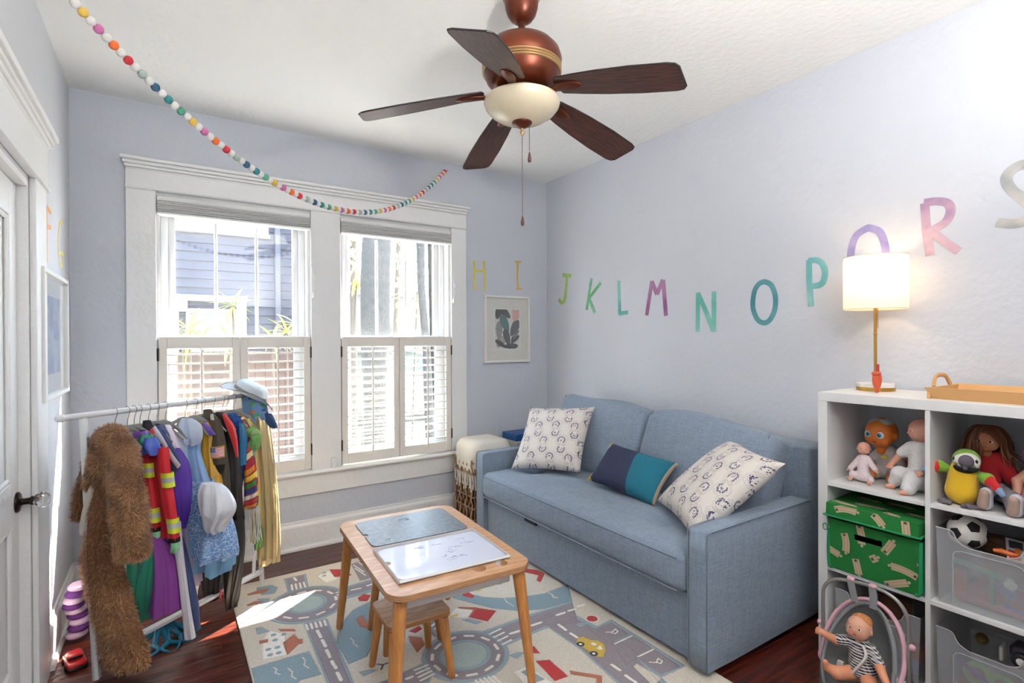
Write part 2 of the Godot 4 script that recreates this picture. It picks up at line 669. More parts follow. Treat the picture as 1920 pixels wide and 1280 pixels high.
func build_windows() -> void:
	var trim := white_paint("#efefee", 0.35)
	var vinyl := mat("#f3f4f5", 0.3)
	var t := Node3D.new()
	t.name = "trim_1"
	add_child(t)
	t.position.z = BACK
	t.set_meta("kind", "structure")
	for q in [[-0.181, -0.042, 0.505, 2.195], [0.79, 0.98, 0.505, 2.195], [1.807, 1.936, 0.505, 2.195]]:
		put("casing", bx2(Vector3(q[0], q[2], 0), Vector3(q[1], q[3], 0.022), 0.003), trim, t)
	var b := bx2(Vector3(-0.181, 2.195, 0), Vector3(1.936, 2.3, 0.024), 0.002)
	crown(b, -0.181, 1.936, 2.298)
	b.box(Vector3(0.8775, 2.199, 0.0), Vector3(2.125, 0.012, 0.06), 0.004)
	put("head_board", b, trim, t)
	b = MB.new()
	b.xf = Transform3D(Basis(Vector3(0, 0, 1), Vector3(0, 1, 0), Vector3(-1, 0, 0)), Vector3.ZERO)
	b.prism(PackedVector2Array([Vector2(-0.1, 0.478), Vector2(0.045, 0.478), Vector2(0.056, 0.484), Vector2(0.06, 0.4925), Vector2(0.056, 0.501), Vector2(0.045, 0.507), Vector2(-0.1, 0.507)]), -1.965, 0.21)
	put("stool", b, trim, t)
	put("apron", bx2(Vector3(-0.181, 0.348, 0), Vector3(1.936, 0.48, 0.02), 0.004), trim, t)
	var spans := [[-0.042, 0.79, 0.049, 0.70, 0.259, 0.485], [0.98, 1.807, 1.067, 1.712, 1.27, 1.487]]
	for k in 2:
		var s: Array = spans[k]
		var w := Node3D.new()
		w.name = "window_%d" % (k + 1)
		add_child(w)
		w.set_meta("kind", "structure")
		w.position.z = BACK
		# the reveal and the fixed frame
		b = MB.new()
		for q in [[s[0], s[0] + 0.018, 0.505, 2.19], [s[1] - 0.018, s[1], 0.505, 2.19], [s[0] + 0.018, s[1] - 0.018, 2.172, 2.19]]:
			b.box(Vector3((q[0] + q[1]) / 2, (q[2] + q[3]) / 2, -0.1), Vector3(q[1] - q[0], q[3] - q[2], 0.2))
		b.box(Vector3((s[0] + s[1]) / 2, 0.497, -0.14), Vector3(s[1] - s[0], 0.03, 0.16))
		put("reveal", b, trim, w)
		b = MB.new()
		for q in [[s[0] + 0.018, s[0] + 0.056, 0.51, 2.172], [s[1] - 0.056, s[1] - 0.018, 0.51, 2.172], [s[0] + 0.056, s[1] - 0.056, 2.13, 2.172], [s[0] + 0.056, s[1] - 0.056, 0.51, 0.55]]:
			b.box(Vector3((q[0] + q[1]) / 2, (q[2] + q[3]) / 2, -0.115), Vector3(q[1] - q[0], q[3] - q[2], 0.09), 0.003)
		put("window_frame", b, vinyl, w)
		for h in [[1.34, 2.13, -0.125, 2.09], [0.55, 1.38, -0.09, 1.30]]:
			var sash := put("sash", bx2(Vector3(s[0] + 0.056, h[0], h[2]), Vector3(s[2], h[1], h[2] + 0.035), 0.003), vinyl, w)
			var r := MB.new()
			r.box(Vector3((s[3] + s[1] - 0.056) / 2, (h[0] + h[1]) / 2, h[2] + 0.0175), Vector3(s[1] - 0.056 - s[3], h[1] - h[0], 0.035), 0.003)
			r.box(Vector3((s[2] + s[3]) / 2, (h[3] + h[1]) / 2, h[2] + 0.0175), Vector3(s[3] - s[2], h[1] - h[3], 0.035), 0.003)
			r.box(Vector3((s[2] + s[3]) / 2, h[0] + 0.02, h[2] + 0.0175), Vector3(s[3] - s[2], 0.04, 0.035), 0.003)
			put("sash_rail", r, vinyl, sash)
			put("pane", bx2(Vector3(s[2], h[0] + 0.04, h[2] + 0.012), Vector3(s[3], h[3], h[2] + 0.016)), glass("#f4fbf8", 0.04), sash)
			if h[0] > 1.0:
				for x in [s[4], s[5]]:
					put("muntin", bx(Vector3(x, (h[0] + h[3]) / 2, h[2] + 0.016), Vector3(0.017, h[3] - h[0] - 0.04, 0.022), 0.004), vinyl, sash)
			else:
				put("sash_lift", bx(Vector3(s[3] + 0.018, 1.44 - 0.05, h[2] + 0.037), Vector3(0.008, 0.05, 0.006), 0.002), vinyl, sash)
		# the rolled shade in the head of the window, and its cord
		var cloth := woven("#c9c9c8", "#dadad9", 6.0, 0.3)
		var sh := thing("roller_shade", ["light grey cloth shade drawn up at the head of the left window", "light grey cloth shade drawn up at the head of the right window"][k], "window shade", Vector3((s[0] + s[1]) / 2, 2.17, BACK + 0.0), 0.0, "shades drawn up over the windows")
		var wd: float = s[1] - s[0] - 0.006
		b = bx(Vector3(0, -0.012, -0.008), Vector3(wd, 0.03, 0.06), 0.004)
		put("head_rail", b, mat("#e9e9e8", 0.4), sh)
		b = MB.new()
		for j in 5:
			b.box(Vector3(0, -0.035 - j * 0.012, 0.002 + (j % 2) * 0.004), Vector3(wd, 0.0125, 0.062), 0.005)
		put("folded_cloth", b, cloth, sh)
		put("bottom_rail", bx(Vector3(0, -0.098, 0.003), Vector3(wd, 0.014, 0.066), 0.004), mat("#f0f0ef", 0.4), sh)
		var cd := thing("shade_cord", ["white pull cord with tassel hanging at the right side of the left window", "white pull cord with tassel hanging at the right side of the right window"][k], "cord", Vector3.ZERO, 0.0, "pull cords of the shades")
		var cx: float = s[1]
		var path := [Vector3(cx - 0.06, 2.09, BACK + 0.04), Vector3(cx - 0.045, 1.98, BACK + 0.035), Vector3(cx - 0.01, 1.86, BACK + 0.034), Vector3(cx + 0.02, 1.76, BACK + 0.032)]
		put("cord", tb(curve(path, 4), 0.0016, 5), mat("#f2f2f0", 0.7), cd)
		put("loop", tb(curve([Vector3(cx + 0.02, 1.77, BACK + 0.032), Vector3(cx + 0.032, 1.745, BACK + 0.03), Vector3(cx + 0.026, 1.70, BACK + 0.029), Vector3(cx + 0.016, 1.69, BACK + 0.029), Vector3(cx + 0.014, 1.73, BACK + 0.03), Vector3(cx + 0.022, 1.765, BACK + 0.032)], 4), 0.0016, 5), mat("#f2f2f0", 0.7), cd)
		put("tail", tb([Vector3(cx + 0.022, 1.76, BACK + 0.032), Vector3(cx + 0.018, 1.68, BACK + 0.03), Vector3(cx + 0.014, 1.655, BACK + 0.03)], 0.0014, 5), mat("#f2f2f0", 0.7), cd)
		put("tassel", lt([Vector2(0.003, 0.022), Vector2(0.006, 0.012), Vector2(0.009, -0.012), Vector2(0.009, -0.014)], 10, Vector3(cx + 0.014, 1.64, BACK + 0.03), true, true), mat("#f6f6f4", 0.4), cd)
	# four café shutters
	var cream := mat("#ece7de", 0.4)
	var hinge_m := mat("#4a3a2c", 0.4, 0.7)
	var names := ["cream louvred shutter panel on the left half of the left window, behind the dress-up clothes", "cream louvred shutter panel on the right half of the left window, behind the silver hat", "cream louvred shutter panel on the left half of the right window", "cream louvred shutter panel on the right half of the right window"]
	var sp := [[-0.036, 0.376], [0.378, 0.786], [0.985, 1.391], [1.393, 1.803]]
	for k in 4:
		var x0: float = sp[k][0]
		var x1: float = sp[k][1]
		var w := x1 - x0
		var st := thing("shutter", names[k], "shutter", Vector3((x0 + x1) / 2, 0.512, BACK + 0.004), 0.0, "café shutters in the two windows")
		var b2 := MB.new()
		for s in [-1.0, 1.0]:
			put("stile", bx(Vector3(s * (w / 2 - 0.021), 0.431, 0), Vector3(0.042, 0.861, 0.028), 0.003), cream, st)
		put("top_rail", bx(Vector3(0, 0.8275, 0), Vector3(w - 0.084, 0.068, 0.024), 0.002), cream, st)
		put("bottom_rail", bx(Vector3(0, 0.036, 0), Vector3(w - 0.084, 0.072, 0.024), 0.002), cream, st)
		for j in 13:
			var lv := MB.new()
			var rows := []
			for e in [-1.0, 1.0]:
				var ring := PackedVector3Array()
				for i in 10:
					var a := TAU * i / 10.0
					ring.append(Vector3(e * (w / 2 - 0.043), sin(a) * 0.0052, cos(a) * 0.0225))
				rows.append(ring)
			lv.grid(rows, true)
			lv.fan(Array(rows[0]), Vector3.LEFT)
			lv.fan(Array(rows[1]), Vector3.RIGHT)
			var o := put("louver", lv, cream, st)
			o.position = Vector3(0, 0.105 + j * 0.0545, 0)
			o.rotation.x = 0.1
		put("tilt_rod", bx(Vector3(0.004, 0.415, 0.032), Vector3(0.011, 0.74, 0.011), 0.003), cream, st)
		put("rod_notch", lt([Vector2(0.012, 0.0), Vector2(0.012, 0.008), Vector2(0.009, 0.01)], 12, Vector3(0.004, 0.79, 0.012), true, true), cream, st)
		var side := -1.0 if k % 2 == 0 else 1.0
		for y in [0.13, 0.76]:
			var hb := bx(Vector3(side * (w / 2 + 0.004), y, 0.014), Vector3(0.012, 0.07, 0.006), 0.001)
			hb.tube([Vector3(side * (w / 2 + 0.001), y - 0.036, 0.019), Vector3(side * (w / 2 + 0.001), y + 0.036, 0.019)], 0.0045, 8)
			put("hinge", hb, hinge_m, st)

func build_door() -> void:
	var trim := white_paint("#efefee", 0.35)
	var t := Node3D.new()
	t.name = "trim_2"
	add_child(t)
	t.set_meta("kind", "structure")
	t.position.x = LEFT
	for q in [[-2.81, -2.6], [-1.83, -1.62]]:
		put("casing", bx2(Vector3(0, 0, q[0]), Vector3(0.02, 1.96, q[1]), 0.003), trim, t)
	put("head_board", bx2(Vector3(0, 1.96, -2.82), Vector3(0.024, 2.12, -1.61), 0.003), trim, t)
	var b := MB.new()
	for q in [[2.118, 2.13, 0.028], [2.13, 2.15, 0.036], [2.15, 2.165, 0.044], [2.165, 2.19, 0.056]]:
		b.box(Vector3(q[2] / 2, (q[0] + q[1]) / 2, -2.215), Vector3(q[2], q[1] - q[0], 1.21 + (q[2] - 0.024) * 2), 0.004)
	b.box(Vector3(0.016, 1.962, -2.215), Vector3(0.032, 0.014, 1.23), 0.004)
	put("cap", b, trim, t)
	var d := Node3D.new()
	d.name = "door_1"
	add_child(d)
	d.set_meta("kind", "structure")
	d.position = Vector3(LEFT - 0.03, 0, -2.215)
	b = MB.new()
	for q in [[-0.385, -0.362, 0.0, 1.94], [0.362, 0.385, 0.0, 1.94], [-0.362, 0.362, 1.917, 1.94]]:
		b.box(Vector3(-0.07, (q[2] + q[3]) / 2, (q[0] + q[1]) / 2), Vector3(0.2, q[3] - q[2], q[1] - q[0]))
	put("jamb", b, trim, d)
	# stiles and rails with two sunk panels
	b = MB.new()
	for q in [[-0.36, -0.255, 0.01, 1.915], [0.255, 0.36, 0.01, 1.915], [-0.255, 0.255, 1.79, 1.915], [-0.255, 0.255, 0.705, 0.86], [-0.255, 0.255, 0.01, 0.2]]:
		b.box(Vector3(-0.02, (q[2] + q[3]) / 2, (q[0] + q[1]) / 2), Vector3(0.04, q[3] - q[2], q[1] - q[0]), 0.003)
	put("frame", b, trim, d)
	for q in [[0.86, 1.79], [0.2, 0.705]]:
		put("panel", bx2(Vector3(-0.032, q[0], -0.255), Vector3(-0.014, q[1], 0.255)), trim, d)
		b = MB.new()
		for e in [[-0.255, -0.237, q[0], q[1]], [0.237, 0.255, q[0], q[1]], [-0.237, 0.237, q[0], q[0] + 0.018], [-0.237, 0.237, q[1] - 0.018, q[1]]]:
			b.box(Vector3(-0.008, (e[2] + e[3]) / 2, (e[0] + e[1]) / 2), Vector3(0.014, e[3] - e[2], e[1] - e[0]), 0.006)
		put("moulding", b, trim, d)
	# glass knob on a dark rose
	var bronze := mat("#241a17", 0.35, 0.8)
	var kz := -0.325
	b = MB.new()
	b.xf = Transform3D(Basis(Vector3(0, -1, 0), Vector3(1, 0, 0), Vector3(0, 0, 1)), Vector3(0.0, 0.775, kz))
	b.lathe([Vector2(0.036, 0.0), Vector2(0.036, 0.006), Vector2(0.031, 0.01), Vector2(0.014, 0.012), Vector2(0.011, 0.02), Vector2(0.012, 0.036), Vector2(0.016, 0.04), Vector2(0.016, 0.046), Vector2(0.004, 0.046)], 24)
	put("rose", b, bronze, d)
	var kn := StandardMaterial3D.new()
	kn.albedo_color = Color(1, 1, 1, 0.02)
	kn.refraction_enabled = true
	kn.refraction_scale = 0.05
	kn.transparency = BaseMaterial3D.TRANSPARENCY_ALPHA
	kn.roughness = 0.03
	b = MB.new()
	b.xf = Transform3D(Basis(Vector3(0, -1, 0), Vector3(1, 0, 0), Vector3(0, 0, 1)), Vector3(0.044, 0.775, kz))
	for q in [[0.012, 0.0, 0.02, 0.008], [0.02, 0.008, 0.03, 0.022], [0.03, 0.022, 0.029, 0.034], [0.029, 0.034, 0.018, 0.046], [0.018, 0.046, 0.001, 0.047]]:
		for i in 8:
			var a0 := TAU * i / 8.0
			var a1 := TAU * (i + 1) / 8.0
			b.quad(Vector3(cos(a0) * q[0], q[1], sin(a0) * q[0]), Vector3(cos(a0) * q[2], q[3], sin(a0) * q[2]), Vector3(cos(a1) * q[2], q[3], sin(a1) * q[2]), Vector3(cos(a1) * q[0], q[1], sin(a1) * q[0]))
	put("knob", b, kn, d)

func build_unseen_lamp() -> void:  # out-of-view lamp whose glowing bowl is placed to brighten the ceiling
	var l := thing("unseen_floor_lamp", "unseen white torchiere lamp out of view behind the camera, placed to light the ceiling", "lamp", Vector3(0.95, 0, 0.26))
	var white := mat("#e4e4e2", 0.4)
	put("base", lt([Vector2(0.14, 0.0), Vector2(0.14, 0.012), Vector2(0.12, 0.022), Vector2(0.014, 0.03)], 32, Vector3.ZERO, true, true), white, l)
	put("pole", tb([Vector3(0, 0.02, 0), Vector3(0, 1.68, 0)], 0.012, 14), white, l)
	put("bowl", lt([Vector2(0.02, 1.66), Vector2(0.12, 1.68), Vector2(0.19, 1.72), Vector2(0.235, 1.79), Vector2(0.228, 1.79), Vector2(0.18, 1.727), Vector2(0.11, 1.69), Vector2(0.02, 1.675)], 40, Vector3.ZERO), white, l)
	var glow := StandardMaterial3D.new()
	glow.albedo_color = Color("#fffaf2")
	glow.emission_enabled = true
	glow.emission = Color("#fff4e6")
	glow.emission_energy_multiplier = 4.0
	put("unseen_lamp_diffuser", bx(Vector3(0, 1.785, 0), Vector3(0.3, 0.012, 0.3), 0.003), glow, l)

# ---------------------------------------------------------------- outside the windows
func leaf_mesh(l: float, w: float, bend: float) -> ArrayMesh:
	var b := MB.new()
	var rows := []
	for j in 5:
		var t := j / 4.0
		var hw := w * 0.5 * sin(PI * clampf(t * 0.92 + 0.06, 0, 1))
		var y := -bend * t * t * l
		rows.append(PackedVector3Array([Vector3(-hw, y + hw * 0.25, t * l), Vector3(0, y, t * l), Vector3(hw, y + hw * 0.25, t * l)]))
	b.grid(rows)
	return b.mesh()

func leafy(hex: String, back: String) -> StandardMaterial3D:
	var m := StandardMaterial3D.new()
	m.albedo_color = Color(hex)
	m.roughness = 0.45
	m.backlight_enabled = true
	m.backlight = Color(back)
	m.cull_mode = BaseMaterial3D.CULL_DISABLED
	return m

func aim(o: Node3D, at: Vector3, dir: Vector3, roll := 0.0) -> void:
	var z := dir.normalized()
	var x := Vector3.UP.cross(z).normalized() if absf(z.y) < 0.98 else Vector3.RIGHT
	o.transform = Transform3D(Basis(x, z.cross(x), z) * Basis(Vector3(0, 0, 1), roll), at)

func shrub(o: Node3D, c: Vector3, r: Vector3, n: int, leaf: ArrayMesh, ms: Array, seed_: int) -> void:
	var rng := RandomNumberGenerator.new()
	rng.seed = seed_
	for i in n:
		var d := Vector3(rng.randfn(), rng.randfn(), rng.randfn()).normalized()
		var p := c + d * r * pow(rng.randf(), 0.4)
		var lf := put("leaf", leaf, ms[rng.randi() % ms.size()], o)
		aim(lf, p, d + Vector3(rng.randfn() * 0.5, rng.randfn() * 0.5 - 0.5, rng.randfn() * 0.5), rng.randf_range(-0.8, 0.8))

func build_outside() -> void:
	struct("ground", bx2(Vector3(-40, -0.7, -40), Vector3(40, -0.36, 40)), grainy("#a9a399", "#c2bcb0", 0.9, 0.02, Vector3.ONE * 0.5, 4, 0.0, true))
	# roof over the room; its long unseen front overhang was added to block sky
	struct("roof", bx2(Vector3(LEFT - 0.5, HIGH + 0.2, BACK - 0.45), Vector3(RIGHT + 0.5, HIGH + 0.32, FRONT + 1.2)), mat("#d9d8d4", 0.8))
	# the house next door: lap boards, white window trims, a downpipe
	var hz := -7.4
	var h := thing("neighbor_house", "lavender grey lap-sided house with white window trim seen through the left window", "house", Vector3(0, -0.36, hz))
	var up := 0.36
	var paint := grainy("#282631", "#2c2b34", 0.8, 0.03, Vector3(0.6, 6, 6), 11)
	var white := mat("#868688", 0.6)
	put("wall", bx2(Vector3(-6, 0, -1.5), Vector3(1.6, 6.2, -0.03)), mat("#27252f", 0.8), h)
	var b := MB.new()
	b.box(Vector3(0, 0, 0), Vector3(2.9, 0.118, 0.014), 0.003)
	var board := b.mesh()
	for j in 24:
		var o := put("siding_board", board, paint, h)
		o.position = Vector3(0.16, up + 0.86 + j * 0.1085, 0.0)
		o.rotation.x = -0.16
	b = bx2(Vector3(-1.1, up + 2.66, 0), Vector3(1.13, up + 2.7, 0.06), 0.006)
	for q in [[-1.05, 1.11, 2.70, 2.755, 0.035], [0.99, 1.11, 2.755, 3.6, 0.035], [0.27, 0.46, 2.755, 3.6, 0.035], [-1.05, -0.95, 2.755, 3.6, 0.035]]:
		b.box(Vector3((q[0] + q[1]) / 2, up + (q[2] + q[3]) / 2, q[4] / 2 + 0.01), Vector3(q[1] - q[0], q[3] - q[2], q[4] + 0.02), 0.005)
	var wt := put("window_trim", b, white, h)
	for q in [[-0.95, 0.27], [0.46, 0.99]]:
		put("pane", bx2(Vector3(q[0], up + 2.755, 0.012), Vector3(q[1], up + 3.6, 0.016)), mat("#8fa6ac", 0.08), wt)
	b = bx2(Vector3(-0.62, up + 1.83, 0), Vector3(0.86, up + 1.905, 0.07), 0.006)
	for q in [[0.74, 0.85, 0.5, 1.83], [-0.6, 0.22, 1.70, 1.83], [-0.6, 0.13, 0.5, 1.70]]:
		b.box(Vector3((q[0] + q[1]) / 2, up + (q[2] + q[3]) / 2, 0.03), Vector3(q[1] - q[0], q[3] - q[2], 0.05), 0.005)
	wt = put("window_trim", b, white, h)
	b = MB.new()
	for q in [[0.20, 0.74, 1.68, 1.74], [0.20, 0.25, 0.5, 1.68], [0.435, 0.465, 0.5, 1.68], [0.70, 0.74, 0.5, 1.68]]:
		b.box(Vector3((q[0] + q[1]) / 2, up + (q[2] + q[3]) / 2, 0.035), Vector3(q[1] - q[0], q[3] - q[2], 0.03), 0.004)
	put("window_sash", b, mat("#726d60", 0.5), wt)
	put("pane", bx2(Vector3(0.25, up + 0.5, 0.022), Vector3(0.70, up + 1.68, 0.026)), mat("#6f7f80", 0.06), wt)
	b = bx2(Vector3(1.18, 0, 0.02), Vector3(1.25, 6, 0.09), 0.012)
	for y in [1.6, 3.05]:
		b.box(Vector3(1.215, up + y, 0.055), Vector3(0.09, 0.03, 0.09), 0.004)
	put("downpipe", b, mat("#2c2b35", 0.5), h)
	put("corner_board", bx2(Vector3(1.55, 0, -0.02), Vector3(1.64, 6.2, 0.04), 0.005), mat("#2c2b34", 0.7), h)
	# board fence
	var f := thing("board_fence", "reddish brown board fence behind the slats of the left shutters", "fence", Vector3(0, -0.36, -5.6))
	var fm := [grainy("#39241d", "#412c23", 0.85, 0.02, Vector3(8, 0.8, 8), 12), grainy("#33201b", "#3d2820", 0.85, 0.02, Vector3(8, 0.8, 8), 13), grainy("#3e2920", "#463026", 0.85, 0.02, Vector3(8, 0.8, 8), 14)]
	b = bx(Vector3.ZERO, Vector3(0.088, 1.6, 0.018), 0.004)
	var fb := b.mesh()
	var rng := RandomNumberGenerator.new()
	rng.seed = 3
	for j in 20:
		var o := put("fence_board", fb, fm[rng.randi() % 3], f)
		o.position = Vector3(-0.5 + j * 0.09, 0.81 + rng.randf_range(-0.004, 0.004), 0)
	for y in [0.35, 1.5]:
		put("fence_rail", bx2(Vector3(-0.6, y, 0.01), Vector3(1.32, y + 0.09, 0.05), 0.004), fm[1], f)
	# broad-leaved palms in the side yard
	var frond := leaf_mesh(0.2, 0.032, 0.35)
	var sunny := [leafy("#8a8e20", "#80861a"), leafy("#727e1e", "#6c771a"), leafy("#a5a038", "#8f8a26")]
	var stem_m := grainy("#3c342a", "#564b3b", 0.9, 0.05, Vector3(4, 30, 4), 15)
	var palms := [
		["bushy lady palm at the lower left corner of the left window", [[Vector3(0.02, 1.40, 0.05), 9], [Vector3(0.17, 1.44, 0), 12], [Vector3(0.26, 1.36, 0.1), 9], [Vector3(0.12, 1.34, 0.15), 9]], -5.3],
		["tall lady palm with one starry crown in the middle of the left window", [[Vector3(0.50, 1.66, 0), 13], [Vector3(0.47, 1.33, 0.05), 7]], -5.25],
		["lady palm at the lower right corner of the left window", [[Vector3(0.93, 1.42, 0), 11], [Vector3(1.0, 1.5, 0.05), 11], [Vector3(0.80, 1.36, 0.1), 9]], -5.2]]
	for p in palms:
		var o := thing("lady_palm", p[0], "palm", Vector3(0, -0.36, p[2]), 0.0, "lady palms in the side yard")
		for q in p[1]:
			var c: Vector3 = q[0] + Vector3(0, up, 0)
			put("stem", tb([Vector3(c.x + 0.02, 0, c.z), Vector3(c.x + 0.01, c.y * 0.5, c.z), c], 0.011, 7), stem_m, o)
			for k in q[1]:
				var a: float = TAU * k / q[1] + rng.randf_range(-0.15, 0.15)
				var lf := put("leaflet", frond, sunny[rng.randi() % 3], o)
				aim(lf, c, Vector3(cos(a), sin(a) * 0.75 + 0.25, rng.randf_range(-0.1, 0.5)), rng.randf_range(-0.5, 0.5))
				lf.scale = Vector3.ONE * rng.randf_range(0.75, 1.1)
	# tree and shrubs in the right window
	var bark := grainy("#1f1d1b", "#3f3c38", 0.95, 0.03, Vector3(7, 1.2, 7), 16, 1.4)
	var tr := thing("tree", "thick grey tree trunk seen through the left half of the right window", "tree", Vector3(0, -0.36, -6.5))
	var seg := []
	var rad := []
	for j in 13:
		var y := j * 0.4
		seg.append(Vector3(2.27 + 0.025 * sin(j * 0.9) - 0.004 * j, y, 0))
		rad.append(0.215 - 0.004 * j + 0.12 * exp(-y * 3.0) + 0.006 * sin(j * 2.1))
	var tbm := MB.new()
	tbm.tube(seg, rad, 20)
	put("trunk", tbm, bark, tr)
	var t2 := thing("tree", "slim leaning tree trunk at the right edge of the right window", "tree", Vector3(0, -0.36, -6.4))
	put("trunk", tb([Vector3(2.93, 0, 0), Vector3(2.87, 1.6, 0), Vector3(2.80, 2.4, 0), Vector3(2.79, 3.2, 0), Vector3(2.85, 4.4, 0)], [0.07, 0.055, 0.05, 0.06, 0.05], 10), bark, t2)
	put("trunk", tb([Vector3(3.06, 0, -0.1), Vector3(3.02, 2.0, -0.1), Vector3(2.98, 4.2, -0.1)], 0.06, 10), mat("#251d18", 0.95), t2)
	var big := leaf_mesh(0.13, 0.055, 0.3)
	var gold := [leafy("#a8993a", "#988d33"), leafy("#9f8b36", "#92802c"), leafy("#908f42", "#828338"), leafy("#b0a968", "#9f9759")]
	var s1 := thing("shrub", "golden-leaved shrub beside the left edge of the right window", "shrub", Vector3(0, -0.36, -6.9), 0.0, "sunlit shrubs beyond the right window")
	put("stem", tb([Vector3(2.0, 0, 0), Vector3(2.03, 1.3, 0), Vector3(2.1, 2.5, 0)], 0.015, 6), stem_m, s1)
	shrub(s1, Vector3(2.1, 2.72, 0), Vector3(0.22, 0.36, 0.2), 70, big, gold, 21)
	var s2 := thing("shrub", "loose yellow-green shrub between the two trunks in the right window", "shrub", Vector3(0, -0.36, -7.0), 0.0, "sunlit shrubs beyond the right window")
	put("stem", tb([Vector3(2.9, 0, 0), Vector3(2.95, 1.3, 0), Vector3(3.0, 2.4, 0)], 0.012, 6), stem_m, s2)
	put("stem", tb([Vector3(2.9, 1.2, 0), Vector3(3.1, 1.6, 0), Vector3(3.2, 1.75, 0.05)], 0.006, 5), stem_m, s2)
	var mix := [leafy("#88884a", "#7b7c3c"), leafy("#667042", "#5e6835"), leafy("#9f9b5c", "#8f8b48"), leafy("#4f5a36", "#4a5434")]
	shrub(s2, Vector3(2.95, 2.35, 0), Vector3(0.35, 0.42, 0.25), 110, leaf_mesh(0.09, 0.04, 0.3), mix, 22)
	shrub(s2, Vector3(2.98, 1.95, 0), Vector3(0.25, 0.12, 0.2), 14, leaf_mesh(0.1, 0.03, 0.4), mix, 25)
	var s3 := thing("shrub", "dark green spiky crown at the top left of the right window", "shrub", Vector3(0, -0.36, -7.6), 0.0, "")
	put("stem", tb([Vector3(2.3, 0, -0.1), Vector3(2.3, 3.2, -0.1)], 0.05, 8), stem_m, s3)
	shrub(s3, Vector3(2.25, 3.35, 0), Vector3(0.35, 0.25, 0.3), 60, leaf_mesh(0.22, 0.02, 0.2), [leafy("#374134", "#374232"), leafy("#56604d", "#525c49")], 23)
	var s4 := thing("shrub", "feathery green treetop against the sky in the right window", "shrub", Vector3(0, -0.36, -9.0), 0.0, "")
	put("stem", tb([Vector3(3.4, 0, -0.1), Vector3(3.55, 3.6, -0.1)], 0.05, 8), stem_m, s4)
	shrub(s4, Vector3(3.55, 3.35, 0), Vector3(0.55, 0.35, 0.3), 110, leaf_mesh(0.16, 0.025, 0.3), [leafy("#5b6a48", "#5a6946"), leafy("#445439", "#465638"), leafy("#7c885b", "#727e50")], 24)
	# pale building far behind and a parked car
	var fb2 := thing("garage", "pale mauve garage far behind the tree in the right window", "building", Vector3(4.1, -0.36, -13.4))
	put("wall", bx2(Vector3(-1.5, 0, -1.4), Vector3(1.15, 2.75, 1.4)), mat("#6a6367", 0.9), fb2)
	put("roof", bx2(Vector3(-1.7, 2.75, -1.6), Vector3(1.3, 2.88, 1.6), 0.02), mat("#8d8987", 0.8), fb2)
	put("corner_board", bx2(Vector3(1.05, 0, 1.36), Vector3(1.2, 2.75, 1.44), 0.01), mat("#9a9795", 0.7), fb2)
	var car := thing("car", "dark grey parked car glimpsed between the slats of the right shutters", "car", Vector3(4.0, -0.36, -10.7))
	b = MB.new()
	var side := PackedVector2Array([Vector2(-2.1, 0.25), Vector2(2.1, 0.25), Vector2(2.15, 0.7), Vector2(1.9, 0.86), Vector2(1.1, 0.93), Vector2(0.5, 1.45), Vector2(-0.1, 1.6), Vector2(-1.0, 1.58), Vector2(-1.75, 1.0), Vector2(-2.1, 0.92), Vector2(-2.18, 0.6)])
	b.prism(side, -0.85, 0.85, 0.08)
	var cp := mat("#34383c", 0.25, 0.4)
	cp.clearcoat_enabled = true
	put("body", b, cp, car)
	b = MB.new()
	b.prism(PackedVector2Array([Vector2(0.85, 0.98), Vector2(0.4, 1.4), Vector2(-0.12, 1.52), Vector2(-0.95, 1.5), Vector2(-1.5, 1.02)]), 0.82, 0.87, 0.01)
	put("side_window", b, mat("#27342f", 0.05), car)
	for x in [-1.3, 1.35]:
		b = MB.new()
		b.xf = Transform3D(Basis(Vector3(1, 0, 0), Vector3(0, 0, 1), Vector3(0, -1, 0)), Vector3(x, 0.32, 0.72))
		b.lathe([Vector2(0.05, 0.16), Vector2(0.2, 0.17), Vector2(0.22, 0.15), Vector2(0.31, 0.16), Vector2(0.32, 0.1), Vector2(0.32, 0.0)], 20)
		put("wheel", b, mat("#1c1d1f", 0.6), car)

# ---------------------------------------------------------------- sofa
class SeatBend extends Bend:
	func at(p: Vector3) -> Vector3:
		# a bench cushion that domes a little and is drawn in at its tufts
		var q := p
		if p.y > 0.0:
			q.y += 0.02 * cos(p.z * 1.9) * cos(clampf(p.x * 4.0, -1.5, 1.5))
			for t in [Vector2(-0.09, -0.58), Vector2(-0.13, -0.19), Vector2(-0.13, 0.17), Vector2(-0.15, 0.51)]:
				var d := Vector2(p.x - t.x, p.z - t.y)
				q.y -= 0.03 * exp(-d.length_squared() / 0.0022) + 0.012 * exp(-(d.x * d.x / 0.012 + d.y * d.y / 0.0012))
		q.x -= 0.012 * (1.0 - pow(p.y / 0.09, 2.0)) if p.x < -0.3 else 0.0
		return q

class BackBend extends Bend:
	var seed_ := 0.0
	func at(p: Vector3) -> Vector3:
		var q := p
		var puff := cos(clampf(p.z * 3.4, -1.5, 1.5)) * cos(clampf(p.y * 5.6, -1.5, 1.5))
		q.x += signf(p.x) * 0.045 * puff
		q.y += 0.012 * sin(p.z * 9.0 + seed_) * (1.0 if p.y > 0.1 else 0.0) - (0.02 * pow(absf(p.z) / 0.39, 4.0) if p.y > 0 else 0.0)
		q.x += 0.006 * sin(p.y * 31.0 + p.z * 11.0 + seed_) * puff
		return q

